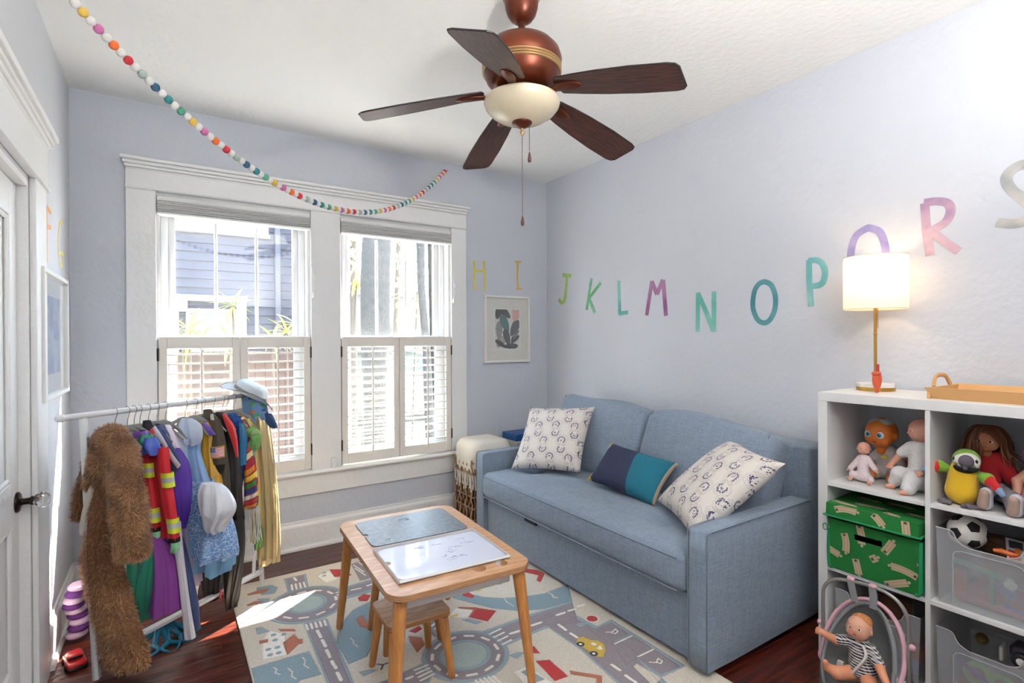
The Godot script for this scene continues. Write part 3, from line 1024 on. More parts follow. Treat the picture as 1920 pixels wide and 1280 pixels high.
func build_sofa() -> void:
	var cloth := woven("#626f80", "#97a6b8", 3.2, 0.45, 0.25)
	var welt := woven("#677484", "#8c9aab", 9.0, 0.3, 0.2)
	var s := thing("sofa", "blue-grey woven two-cushion sofa with a tufted bench seat along the right wall", "sofa", Vector3(1.755, 0, -2.2))
	put("base", bx2(Vector3(0.03, 0.03, -0.815), Vector3(0.9, 0.305, 0.81), 0.008), cloth, s)
	for z in [-0.865, 0.865]:
		var b := MB.new()
		b.soft(Vector3(0.455, 0.31, z), Vector3(0.91, 0.56, 0.1), 0.016, 6)
		var arm := put("arm", b, cloth, s, true)
		var wl := MB.new()
		for e in [-0.047, 0.047]:
			wl.tube([Vector3(0.003, 0.04, z + e), Vector3(0.003, 0.3, z + e), Vector3(0.003, 0.572, z + e), Vector3(0.007, 0.582, z + e), Vector3(0.017, 0.587, z + e), Vector3(0.45, 0.587, z + e), Vector3(0.9, 0.587, z + e)], 0.0028, 5)
		put("welt", wl, welt, arm)
	put("back", bx2(Vector3(0.76, 0.2, -0.915), Vector3(0.93, 0.84, 0.915), 0.02), cloth, s)
	var bm := MB.new()
	bm.soft(Vector3(0.36, 0.39, 0.0), Vector3(0.75, 0.18, 1.62), 0.045, 22, SeatBend.new())
	var seat := put("seat_cushion", bm, cloth, s, true)
	var wl2 := MB.new()
	for y in [0.318, 0.452]:
		wl2.tube([Vector3(-0.02, y, -0.78), Vector3(-0.022, y, 0.0), Vector3(-0.02, y, 0.78)], 0.0035, 5)
	put("welt", wl2, welt, seat)
	put("pull_tab", bx2(Vector3(0.018, 0.27, -0.37), Vector3(0.03, 0.3, -0.25), 0.004), mat("#20242b", 0.8), s)
	for k in 2:
		var bb := BackBend.new()
		bb.seed_ = k * 2.3
		bm = MB.new()
		bm.soft(Vector3.ZERO, Vector3(0.17, 0.5, 0.8), 0.05, 14, bb)
		var c := put("back_cushion", bm, cloth, s, true)
		c.transform = Transform3D(Basis(Vector3(1, 0, 0), 0.05) * Basis(Vector3(0, 0, 1), -0.3), Vector3(0.675, 0.695 - 0.02 * k, -0.41 + 0.815 * k))
		var wl3 := MB.new()
		for e in [-0.36, 0.36]:
			wl3.tube([Vector3(-0.078, 0.22, e), Vector3(-0.088, 0.1, e), Vector3(-0.09, -0.1, e), Vector3(-0.08, -0.22, e)], 0.0025, 5)
		put("welt", wl3, welt, c)
	for q in [[0.06, -0.86], [0.06, 0.86], [0.85, -0.86], [0.85, 0.86]]:
		put("foot", lt([Vector2(0.02, 0.0), Vector2(0.025, 0.034)], 10, Vector3(q[0], 0.0, q[1]), true, true), mat("#17110d", 0.6), s)
	# three cushions
	var sw := swirl_print()
	pillow("throw_pillow", "off-white square pillow with navy dotted swirls leaning at the far end of the sofa", Vector3(2.13, 0.70, -2.742), Vector3(0.443, 0.068, 0.894), Vector3(0.565, 0.753, -0.337), 0.49, 0.49, 0.075, sw, "swirl-print sofa pillows")
	pillow("throw_pillow", "off-white square pillow with navy dotted swirls at the near arm of the sofa", Vector3(2.13, 0.672, -1.52), Vector3(-0.52, -0.02, 0.853), Vector3(0.664, 0.62, 0.42), 0.49, 0.5, 0.075, sw, "swirl-print sofa pillows")
	var p := Paint.new(0.45, 0.27, 900, Color("#2d3350"))
	p.poly([Vector2(0.225, -0.01), Vector2(0.46, -0.01), Vector2(0.46, 0.28), Vector2(0.275, 0.28)], Color("#1c6a80"))
	p.poly([Vector2(0, 0), Vector2(0.022, 0), Vector2(0.02, 0.27), Vector2(0, 0.27)], Color("#e4ddcb"))
	p.poly([Vector2(0, 0.23), Vector2(0.04, 0.27), Vector2(0, 0.27)], Color("#c8a94e"))
	p.poly([Vector2(0, 0), Vector2(0.03, 0), Vector2(0, 0.02)], Color("#c8a94e"))
	p.poly([Vector2(0.437, 0), Vector2(0.45, 0), Vector2(0.45, 0.27), Vector2(0.437, 0.27)], Color("#b3a08b"))
	var pm := printed(p.texture(), 0.95)
	pm.normal_enabled = true
	pm.normal_texture = weave_normal()
	pm.normal_scale = 0.8
	pillow("lumbar_pillow", "small oblong navy and teal knitted pillow in the middle of the sofa", Vector3(2.145, 0.612, -2.064), Vector3(0.114, -0.096, 0.989), Vector3(0.719, 0.695, -0.016), 0.46, 0.275, 0.06, pm, "")

func swirl_print() -> StandardMaterial3D:
	var p := Paint.new(0.5, 0.5, 1600, Color("#d9d2cc"))
	var rng := RandomNumberGenerator.new()
	rng.seed = 12
	var ink := Color("#2c2a55")
	var soft := Color("#9b938f")
	for j in range(-1, 5):
		for i in range(-1, 5):
			var c := Vector2(0.06 + i * 0.135 + (j % 2) * 0.066, 0.05 + j * 0.118)
			for side in [-1.0, 1.0]:
				var m: Vector2 = c + Vector2(side * 0.03, side * 0.026)
				# broken lines round each curl
				for ring in 3:
					var r := 0.03 + ring * 0.0065
					for k in 34:
						var a: float = TAU * k / 34.0
						if rng.randf() < 0.8:
							p.line([m + Vector2(cos(a), sin(a)) * r, m + Vector2(cos(a + 0.13), sin(a + 0.13)) * r], 0.0014, soft)
			for side in [-1.0, 1.0]:
				var m: Vector2 = c + Vector2(side * 0.03, side * 0.026)
				p.disc(m, 0.0255, Color("#d9d2cc"))
				for k in 40:
					var t := k / 39.0
					var a: float = (-0.6 + t * 4.6) + (PI if side > 0 else 0.0)
					var r := 0.025 - 0.003 * t
					for e in 2:
						p.disc(m + Vector2(cos(a), sin(a)) * (r + rng.randf_range(-0.005, 0.003)) + Vector2(rng.randf_range(-0.002, 0.002), 0), rng.randf_range(0.0012, 0.0024), ink if rng.randf() < 0.8 else Color("#5d5a78"))
				for k in 12:
					p.disc(m + Vector2(rng.randfn(), rng.randfn()) * 0.0055, rng.randf_range(0.0012, 0.0026), ink)
	return printed(p.texture(), 0.85)

func pillow(called: String, label: String, at: Vector3, x: Vector3, y: Vector3, w: float, h: float, puff: float, m: Material, group: String) -> void:
	var z := x.cross(y).normalized()
	y = z.cross(x).normalized()
	var t := thing(called, label, "pillow", at, 0.0, group)
	t.transform = Transform3D(Basis(x.normalized(), y, z), at)
	var n := 18
	var b := MB.new()
	for side in [1.0, -1.0]:
		var rows := []
		for j in n + 1:
			var row := PackedVector3Array()
			for i in n + 1:
				var a := -1.0 + 2.0 * i / n
				var c := -1.0 + 2.0 * j / n
				var ea := 1.0 - pow(absf(a), 3.0)
				var ec := 1.0 - pow(absf(c), 3.0)
				var f := pow(maxf(ea * ec, 0.0), 0.55)
				var pin := 0.07
				row.append(Vector3(a * w / 2 * (1.0 - pin * (1.0 - c * c) * absf(a)), c * h / 2 * (1.0 - pin * (1.0 - a * a) * absf(c)), side * puff * f + 0.004 * sin(a * 7.0 + c * 3.0) * f))
			rows.append(row)
		if side < 0:
			for r in rows:
				r.reverse()
		b.grid(rows)
	put("cover", b, m, t, true)

# ---------------------------------------------------------------- rug
func build_rug() -> void:
	var cream := Color("#cdc4b6")
	var road := Color("#8b8288")
	var edge := Color("#8d9fa8")
	var water := Color("#7f949d")
	var chalk := Color("#e9e4db")
	var red := Color("#ad2f30")
	var brown := Color("#a8644a")
	var o := Vector2(0.28, -3.215)
	var p := Paint.new(1.55, 2.435, 560, cream, o)
	var outline := Paint.new(1.55, 2.435, 560, Color(0.75, 0.75, 0.75), o)
	var shapes := [
		# water
		[water, [Vector2(0.621, -2.366), Vector2(0.691, -2.524), Vector2(0.769, -2.606), Vector2(0.868, -2.643), Vector2(0.900, -2.579), Vector2(0.761, -2.273), Vector2(0.703, -2.190), Vector2(0.621, -2.181)]],
		[water, [Vector2(0.282, -2.374), Vector2(0.505, -2.367), Vector2(0.512, -2.173), Vector2(0.433, -2.182), Vector2(0.392, -2.136), Vector2(0.281, -2.246)]],
		[water, [Vector2(1.257, -2.561), Vector2(1.294, -2.512), Vector2(1.322, -2.447), Vector2(1.367, -2.361), Vector2(1.449, -2.290), Vector2(1.565, -2.238), Vector2(1.656, -2.210), Vector2(1.826, -2.225), Vector2(1.723, -2.066), Vector2(1.560, -2.083), Vector2(1.443, -2.138), Vector2(1.350, -2.231), Vector2(1.274, -2.359), Vector2(1.215, -2.474)]],
		[edge, [Vector2(0.453, -2.922), Vector2(0.511, -2.971), Vector2(0.560, -3.031), Vector2(0.647, -3.020), Vector2(0.574, -2.884), Vector2(0.449, -2.822)]],
		# roads, each on a blue border
		[edge, [Vector2(0.535, -2.611), Vector2(0.638, -2.597), Vector2(0.600, -1.973), Vector2(0.513, -2.031)]],
		[edge, [Vector2(0.544, -3.165), Vector2(0.663, -3.163), Vector2(0.638, -2.978), Vector2(0.533, -2.979)]],
		[edge, [Vector2(0.728, -2.870), Vector2(0.958, -2.885), Vector2(1.325, -2.883), Vector2(1.283, -2.745), Vector2(0.927, -2.736), Vector2(0.728, -2.737)]],
		[edge, [Vector2(1.204, -2.082), Vector2(1.457, -2.084), Vector2(1.723, -2.066), Vector2(1.617, -1.902), Vector2(1.453, -1.941), Vector2(1.218, -1.927)]],
		[edge, [Vector2(0.926, -1.969), Vector2(0.851, -1.889), Vector2(0.690, -1.890), Vector2(0.674, -1.995), Vector2(0.900, -2.015)]],
		[edge, [Vector2(1.077, -2.092), Vector2(1.075, -2.266), Vector2(1.067, -2.385), Vector2(0.993, -2.359), Vector2(1.000, -2.161)]],
		[edge, [Vector2(1.475, -2.025), Vector2(1.641, -2.037), Vector2(1.668, -1.818), Vector2(1.667, -1.588), Vector2(1.613, -1.348), Vector2(1.452, -1.447), Vector2(1.482, -1.723), Vector2(1.473, -1.937)]],
		[edge, [Vector2(1.619, -1.814), Vector2(1.765, -1.830), Vector2(1.766, -1.400), Vector2(1.618, -1.406)]],
		[road, [Vector2(0.543, -2.606), Vector2(0.627, -2.595), Vector2(0.589, -1.981), Vector2(0.521, -2.026)]],
		[road, [Vector2(0.556, -3.152), Vector2(0.649, -3.154), Vector2(0.625, -2.963), Vector2(0.545, -2.971)]],
		[road, [Vector2(0.731, -2.845), Vector2(0.951, -2.865), Vector2(1.313, -2.857), Vector2(1.284, -2.771), Vector2(0.929, -2.770), Vector2(0.732, -2.766)]],
		[road, [Vector2(0.915, -3.146), Vector2(0.985, -3.157), Vector2(0.973, -2.901), Vector2(0.894, -2.898)]],
		[road, [Vector2(1.200, -2.059), Vector2(1.443, -2.065), Vector2(1.712, -2.053), Vector2(1.632, -1.919), Vector2(1.466, -1.958), Vector2(1.225, -1.945)]],
		[road, [Vector2(0.912, -1.965), Vector2(0.855, -1.905), Vector2(0.701, -1.900), Vector2(0.682, -1.990), Vector2(0.895, -2.004)]],
		[road, [Vector2(1.064, -2.101), Vector2(1.062, -2.247), Vector2(1.057, -2.363), Vector2(1.003, -2.342), Vector2(1.006, -2.156)]],
		[road, [Vector2(1.494, -2.012), Vector2(1.619, -2.010), Vector2(1.647, -1.795), Vector2(1.641, -1.564), Vector2(1.593, -1.361), Vector2(1.464, -1.439), Vector2(1.493, -1.737), Vector2(1.480, -1.945)]],
		[road, [Vector2(1.645, -1.809), Vector2(1.746, -1.810), Vector2(1.746, -1.693), Vector2(1.645, -1.691)]],
		[road, [Vector2(1.634, -1.687), Vector2(1.748, -1.680), Vector2(1.746, -1.408), Vector2(1.638, -1.420), Vector2(1.637, -1.546), Vector2(1.570, -1.536)]],
		[cream, [Vector2(1.585, -1.517), Vector2(1.612, -1.523), Vector2(1.622, -1.403), Vector2(1.558, -1.384)]]]
	for s in shapes:
		p.poly(s[1], s[0])
		outline.line(s[1] + [s[1][0]], 0.006, Color.BLACK)
	for c in [[Vector2(0.59, -2.80), 0.195, 0.085], [Vector2(1.055, -1.97), 0.185, 0.095]]:
		p.disc(c[0], c[1], edge)
		p.disc(c[0], c[1] - 0.02, road)
		p.disc(c[0], c[2] + 0.015, edge)
		p.disc(c[0], c[2] - 0.005, Color("#a3b2ae"))
		for r in [c[1], c[1] - 0.02, c[2] + 0.015, c[2] - 0.005]:
			var ring := []
			for k in 41:
				ring.append(c[0] + Vector2(cos(TAU * k / 40), sin(TAU * k / 40)) * r)
			outline.line(ring, 0.006, Color.BLACK)
		for k in 11:
			var a := TAU * (k + 0.3) / 11.0
			var q: Vector2 = c[0] + Vector2(cos(a), sin(a)) * (c[1] + c[2]) * 0.5
			var d := Vector2(-sin(a), cos(a)) * 0.018
			p.line([q - d, q + d], 0.014, chalk)
	# dashes along the roads
	for d in [[Vector2(0.575, -2.514), Vector2(0.574, -2.447)], [Vector2(0.574, -2.422), Vector2(0.574, -2.363)], [Vector2(0.571, -2.333), Vector2(0.570, -2.272)], [Vector2(0.569, -2.240), Vector2(0.571, -2.183)], [Vector2(0.567, -2.150), Vector2(0.567, -2.094)], [Vector2(0.595, -3.144), Vector2(0.599, -3.103)], [Vector2(0.823, -2.818), Vector2(0.867, -2.812)], [Vector2(0.908, -2.820), Vector2(0.938, -2.824)], [Vector2(1.299, -1.996), Vector2(1.344, -1.993)], [Vector2(1.420, -1.998), Vector2(1.473, -1.995)], [Vector2(1.574, -2.005), Vector2(1.621, -2.003)], [Vector2(0.786, -1.958), Vector2(0.808, -1.958)],
			[Vector2(1.307, -1.994), Vector2(1.338, -1.990)], [Vector2(1.422, -1.996), Vector2(1.467, -1.994)], [Vector2(1.579, -2.002), Vector2(1.616, -2.001)], [Vector2(1.645, -2.003), Vector2(1.680, -2.000)], [Vector2(1.714, -2.010), Vector2(1.751, -2.007)], [Vector2(1.529, -1.934), Vector2(1.527, -1.878)], [Vector2(1.528, -1.845), Vector2(1.531, -1.801)], [Vector2(1.520, -1.573), Vector2(1.522, -1.530)], [Vector2(1.517, -1.492), Vector2(1.519, -1.441)]]:
		p.line(d, 0.014, chalk)
	# crossings
	for z in [[Vector2(0.566, -3.063), Vector2(0.628, -3.058), Vector2(0.558, -2.997), Vector2(0.623, -2.993), 4], [Vector2(0.543, -2.596), Vector2(0.623, -2.585), Vector2(0.540, -2.546), Vector2(0.619, -2.537), 5], [Vector2(1.219, -2.046), Vector2(1.225, -1.945), Vector2(1.284, -2.054), Vector2(1.274, -1.952), 4], [Vector2(0.833, -1.991), Vector2(0.827, -1.917), Vector2(0.890, -1.993), Vector2(0.886, -1.926), 4], [Vector2(1.007, -1.797), Vector2(1.077, -1.782), Vector2(1.009, -1.746), Vector2(1.080, -1.735), 5], [Vector2(0.746, -2.835), Vector2(0.741, -2.750), Vector2(0.782, -2.834), Vector2(0.778, -2.757), 4], [Vector2(1.024, -2.319), Vector2(1.033, -2.223), Vector2(1.058, -2.334), Vector2(1.069, -2.243), 4]]:
		for k in z[4]:
			var t: float = float(k) / (z[4] - 1)
			p.line([z[0].lerp(z[1], t), z[2].lerp(z[3], t)], 0.011, chalk)
	for d in [[Vector2(0.924, -3.126), Vector2(0.946, -2.999)], [Vector2(0.918, -3.073), Vector2(0.940, -2.950)], [Vector2(0.960, -3.145), Vector2(0.981, -3.030)], [Vector2(1.636, -1.674), Vector2(1.744, -1.676)], [Vector2(1.651, -1.552), Vector2(1.744, -1.552)]]:
		p.line(d, 0.008, chalk)
	# letters on the parking bays
	for q in [[Vector2(1.669, -1.762), Vector2(1.690, -1.748), Vector2(1.722, -1.757), Vector2(1.717, -1.736), Vector2(1.694, -1.730), Vector2(1.687, -1.742)], [Vector2(1.662, -1.499), Vector2(1.682, -1.481), Vector2(1.711, -1.496), Vector2(1.711, -1.474), Vector2(1.692, -1.467), Vector2(1.685, -1.483)]]:
		p.line(q, 0.006, chalk)
		outline.line(q, 0.008, Color.WHITE)
	# waves and birds
	for q in [[Vector2(0.359, -2.329), Vector2(0.369, -2.309), Vector2(0.359, -2.289), Vector2(0.373, -2.267)], [Vector2(0.408, -2.290), Vector2(0.418, -2.256), Vector2(0.410, -2.229), Vector2(0.422, -2.201)], [Vector2(0.474, -2.336), Vector2(0.478, -2.305), Vector2(0.467, -2.277), Vector2(0.479, -2.245)], [Vector2(0.684, -2.369), Vector2(0.689, -2.337), Vector2(0.683, -2.317), Vector2(0.691, -2.281)], [Vector2(1.438, -2.324), Vector2(1.453, -2.281), Vector2(1.441, -2.246), Vector2(1.448, -2.193)], [Vector2(1.675, -2.213), Vector2(1.680, -2.183), Vector2(1.667, -2.152), Vector2(1.681, -2.133)], [Vector2(1.676, -2.212), Vector2(1.685, -2.182), Vector2(1.672, -2.151), Vector2(1.688, -2.140)]]:
		p.line(q, 0.006, cream)
	# houses, trees, boats and signs
	var things := [
		[chalk, [Vector2(0.350, -2.564), Vector2(0.389, -2.638), Vector2(0.444, -2.568), Vector2(0.420, -2.394), Vector2(0.329, -2.412)]],
		[brown, [Vector2(0.425, -2.631), Vector2(0.488, -2.589), Vector2(0.491, -2.562), Vector2(0.433, -2.600)]], [brown, [Vector2(0.424, -2.498), Vector2(0.480, -2.543), Vector2(0.489, -2.479), Vector2(0.479, -2.446), Vector2(0.423, -2.390)]], [brown, [Vector2(0.481, -2.493), Vector2(0.504, -2.481), Vector2(0.496, -2.442), Vector2(0.479, -2.446)]], [brown, [Vector2(0.339, -2.572), Vector2(0.373, -2.568), Vector2(0.371, -2.538), Vector2(0.337, -2.545)]],
		[edge, [Vector2(0.340, -2.698), Vector2(0.364, -2.690), Vector2(0.392, -2.628), Vector2(0.338, -2.630)]],
		[chalk, [Vector2(0.709, -3.092), Vector2(0.779, -3.125), Vector2(0.798, -2.994), Vector2(0.728, -2.978)]], [red, [Vector2(0.789, -3.146), Vector2(0.864, -3.095), Vector2(0.875, -2.994), Vector2(0.787, -3.026)]],
		[water, [Vector2(0.404, -3.136), Vector2(0.472, -3.126), Vector2(0.499, -3.072), Vector2(0.471, -3.010), Vector2(0.415, -3.025), Vector2(0.394, -3.084)]], [brown, [Vector2(0.348, -3.081), Vector2(0.416, -3.099), Vector2(0.461, -3.085), Vector2(0.430, -3.048), Vector2(0.354, -3.061)]],
		[edge, [Vector2(0.387, -2.999), Vector2(0.443, -2.968), Vector2(0.431, -2.916), Vector2(0.392, -2.921)]], [brown, [Vector2(0.334, -2.960), Vector2(0.376, -2.978), Vector2(0.411, -2.951), Vector2(0.378, -2.935), Vector2(0.335, -2.939)]],
		[chalk, [Vector2(1.127, -2.278), Vector2(1.195, -2.339), Vector2(1.269, -2.279), Vector2(1.202, -2.227)]], [brown, [Vector2(1.214, -2.342), Vector2(1.288, -2.285), Vector2(1.202, -2.218), Vector2(1.262, -2.274), Vector2(1.208, -2.327)]], [red, [Vector2(1.286, -2.282), Vector2(1.352, -2.204), Vector2(1.267, -2.142), Vector2(1.210, -2.227)]], [edge, [Vector2(1.169, -2.225), Vector2(1.205, -2.215), Vector2(1.245, -2.152), Vector2(1.207, -2.150)]], [Color("#d6c07a"), [Vector2(1.137, -2.290), Vector2(1.186, -2.285), Vector2(1.166, -2.264), Vector2(1.130, -2.266)]],
		[red, [Vector2(0.922, -2.272), Vector2(0.981, -2.290), Vector2(0.983, -2.256), Vector2(0.943, -2.241)]], [brown, [Vector2(0.908, -2.238), Vector2(0.951, -2.193), Vector2(0.942, -2.135), Vector2(0.889, -2.097), Vector2(0.896, -2.198)]],
		[brown, [Vector2(0.753, -2.511), Vector2(0.788, -2.530), Vector2(0.791, -2.386), Vector2(0.749, -2.431)]],
		[red, [Vector2(1.296, -2.476), Vector2(1.328, -2.477), Vector2(1.338, -2.391), Vector2(1.316, -2.380), Vector2(1.289, -2.424)]], [chalk, [Vector2(1.323, -2.488), Vector2(1.360, -2.479), Vector2(1.374, -2.446), Vector2(1.342, -2.445)]], [Color("#d6b86a"), [Vector2(1.385, -2.451), Vector2(1.405, -2.446), Vector2(1.396, -2.420), Vector2(1.374, -2.425)]],
		[red, [Vector2(1.700, -2.572), Vector2(1.791, -2.456), Vector2(1.797, -2.397), Vector2(1.713, -2.326), Vector2(1.709, -2.353), Vector2(1.755, -2.399), Vector2(1.689, -2.519)]],
		[edge, [Vector2(1.489, -2.553), Vector2(1.585, -2.541), Vector2(1.590, -2.459), Vector2(1.516, -2.422), Vector2(1.463, -2.470)]], [chalk, [Vector2(1.508, -2.527), Vector2(1.571, -2.518), Vector2(1.572, -2.466), Vector2(1.519, -2.444), Vector2(1.487, -2.473)]],
		[red, [Vector2(0.824, -2.716), Vector2(0.863, -2.738), Vector2(0.889, -2.705), Vector2(0.853, -2.653), Vector2(0.820, -2.675)]],
		[red, [Vector2(1.262, -1.844), Vector2(1.304, -1.864), Vector2(1.332, -1.857), Vector2(1.322, -1.799)]],
		[red, [Vector2(1.275, -1.769), Vector2(1.328, -1.743), Vector2(1.325, -1.616), Vector2(1.262, -1.622)]], [chalk, [Vector2(1.159, -1.760), Vector2(1.224, -1.759), Vector2(1.248, -1.618), Vector2(1.155, -1.676)]], [edge, [Vector2(1.185, -1.742), Vector2(1.219, -1.743), Vector2(1.237, -1.652), Vector2(1.194, -1.658)]],
		[brown, [Vector2(1.352, -1.641), Vector2(1.438, -1.544), Vector2(1.423, -1.528), Vector2(1.341, -1.619)]], [brown, [Vector2(1.410, -1.545), Vector2(1.428, -1.533), Vector2(1.388, -1.490), Vector2(1.370, -1.502)]],
		[edge, [Vector2(1.595, -1.893), Vector2(1.644, -1.885), Vector2(1.642, -1.861), Vector2(1.594, -1.853)]], [edge, [Vector2(1.202, -1.862), Vector2(1.246, -1.862), Vector2(1.277, -1.841), Vector2(1.219, -1.822)]], [edge, [Vector2(0.644, -2.105), Vector2(0.687, -2.096), Vector2(0.708, -2.075), Vector2(0.650, -2.068)]]]
	for s in things:
		p.poly(s[1], s[0])
		outline.line(s[1] + [s[1][0]], 0.005, Color.BLACK)
	for q in [Vector2(0.400, -2.588), Vector2(0.440, -2.567), Vector2(0.399, -2.539), Vector2(0.362, -2.478), Vector2(0.398, -2.473), Vector2(0.362, -2.431), Vector2(0.395, -2.426), Vector2(0.753, -3.116), Vector2(0.743, -3.077)]:
		p.disc(q, 0.012, edge)
	p.line([Vector2(0.721, -2.113), Vector2(0.739, -2.097), Vector2(0.760, -2.097)], 0.007, Color("#26242c"))
	p.line([Vector2(0.739, -2.097), Vector2(0.722, -2.072)], 0.007, Color("#26242c"))
	p.disc(Vector2(1.694, -1.885), 0.034, Color("#dcd5c9"))
	p.disc(Vector2(1.694, -1.885), 0.026, red)
	# the yellow car
	var car := [Vector2(1.505, -1.779), Vector2(1.534, -1.800), Vector2(1.557, -1.794), Vector2(1.567, -1.756), Vector2(1.592, -1.735), Vector2(1.595, -1.696), Vector2(1.564, -1.657), Vector2(1.526, -1.630), Vector2(1.510, -1.647), Vector2(1.505, -1.702), Vector2(1.502, -1.747)]
	p.poly(car, Color("#c9a748"))
	outline.line(car + [car[0]], 0.005, Color.BLACK)
	p.poly([Vector2(1.550, -1.737), Vector2(1.566, -1.735), Vector2(1.569, -1.714), Vector2(1.549, -1.713)], chalk)
	p.poly([Vector2(1.546, -1.693), Vector2(1.577, -1.703), Vector2(1.564, -1.673), Vector2(1.549, -1.678)], chalk)
	for q in [Vector2(1.510, -1.756), Vector2(1.511, -1.672)]:
		p.disc(q, 0.017, Color("#24212a"))
		p.disc(q, 0.008, chalk)
	# tufted pile: every stitch a little lighter or darker
	var rng := RandomNumberGenerator.new()
	rng.seed = 9
	var im := p.im
	var hm := outline.im
	for y in im.get_height():
		for x in im.get_width():
			var g := rng.randf()
			var c := im.get_pixel(x, y)
			var f := 0.9 + 0.2 * g
			im.set_pixel(x, y, Color(c.r * f, c.g * f, c.b * f))
			var hh := hm.get_pixel(x, y).r * (0.75 + 0.25 * g)
			hm.set_pixel(x, y, Color(hh, hh, hh))
	var m := printed(p.texture(), 0.97)
	m.heightmap_enabled = true
	m.heightmap_scale = 0.35
	m.heightmap_texture = outline.texture()
	m.rim_enabled = true
	m.rim = 0.3
	var r := thing("rug", "cream children's rug with a grey road map, houses and roundabouts on the dark floor", "rug", Vector3(1.055, 0, -1.9975))
	var b := MB.new()
	b.quad(Vector3(-0.775, 0.012, 1.2175), Vector3(0.775, 0.012, 1.2175), Vector3(0.775, 0.012, -1.2175), Vector3(-0.775, 0.012, -1.2175))
	put("pile", b, m, r)
	b = MB.new()
	b.box(Vector3(0, 0.006, 0), Vector3(1.558, 0.0115, 2.443), 0.004)
	put("edge", b, grainy("#b9b0a2", "#d6cec0", 0.95, 0.05, Vector3.ONE * 20, 18, 0.5), r)

# ---------------------------------------------------------------- play table and stools
func birch() -> StandardMaterial3D:
	if mats.has("birch"):
		return mats["birch"]
	var m := StandardMaterial3D.new()
	m.albedo_texture = noise_tex("birch", 0.012, 5, 41, 512, Color("#b98a63"), Color("#d3a880"), FastNoiseLite.TYPE_SIMPLEX_SMOOTH, 0.2, 0.85)
	m.roughness = 0.38
	m.uv1_triplanar = true
	m.uv1_scale = Vector3(1.2, 8, 6)
	mats["birch"] = m
	return m

func beech() -> StandardMaterial3D:
	if mats.has("beech"):
		return mats["beech"]
	var m := StandardMaterial3D.new()
	m.albedo_texture = noise_tex("beech", 0.014, 5, 42, 512, Color("#ad6f38"), Color("#c98d50"), FastNoiseLite.TYPE_SIMPLEX_SMOOTH, 0.2, 0.85)
	m.roughness = 0.4
	m.uv1_triplanar = true
	m.uv1_scale = Vector3(9, 1.2, 9)
	mats["beech"] = m
	return m

# a ply edge: thin light and dark plies one over the other
func plies(b_poly: PackedVector2Array, y0: float, y1: float, top: Material, parent: Node, called: String) -> void:
	var n := 7
	var flip := Basis(Vector3(1, 0, 0), Vector3(0, 0, -1), Vector3(0, 1, 0))
	var dark := mat("#8d5a33", 0.6)
	var light := mat("#b98352", 0.55)
	var face: Node = null
	var bm := MB.new()
	bm.xf = Transform3D(flip, Vector3.ZERO)
	bm.prism(b_poly, y0 + (y1 - y0) * 0.8, y1, 0.002)
	face = put(called, bm, top, parent)
	for k in n:
		var bb := MB.new()
		bb.xf = Transform3D(flip, Vector3.ZERO)
		var q := Geometry2D.offset_polygon(b_poly, -0.0006 if k % 2 else 0.0)[0]
		bb.prism(q, lerpf(y0, y0 + (y1 - y0) * 0.8, float(k) / n), lerpf(y0, y0 + (y1 - y0) * 0.8, float(k + 1) / n))
		put("ply", bb, dark if k % 2 else light, face)

func with_holes(outer: PackedVector2Array, holes: Array) -> PackedVector2Array:
	# cuts joined to the rim by hairline slits, so that one polygon carries them
	var p := outer.duplicate()
	for h in holes:
		var best := 0
		var bd := 1e9
		for i in p.size():
			var d: float = p[i].distance_to(h[0])
			if d < bd:
				bd = d
				best = i
		var q := PackedVector2Array()
		for i in best + 1:
			q.append(p[i])
		for v in h:
			q.append(v)
		q.append(h[0] + Vector2(0.00005, 0.00005))
		q.append(p[best] + Vector2(0.00005, 0.00005))
		for i in range(best + 1, p.size()):
			q.append(p[i])
		p = q
	return p

func leg(b: MB, top: Vector3, foot: Vector3, r0: float, r1: float) -> void:
	b.tube([foot, foot.lerp(top, 0.02), foot.lerp(top, 0.5), top], [r1 * 0.85, r1, (r0 + r1) * 0.5, r0], 16)

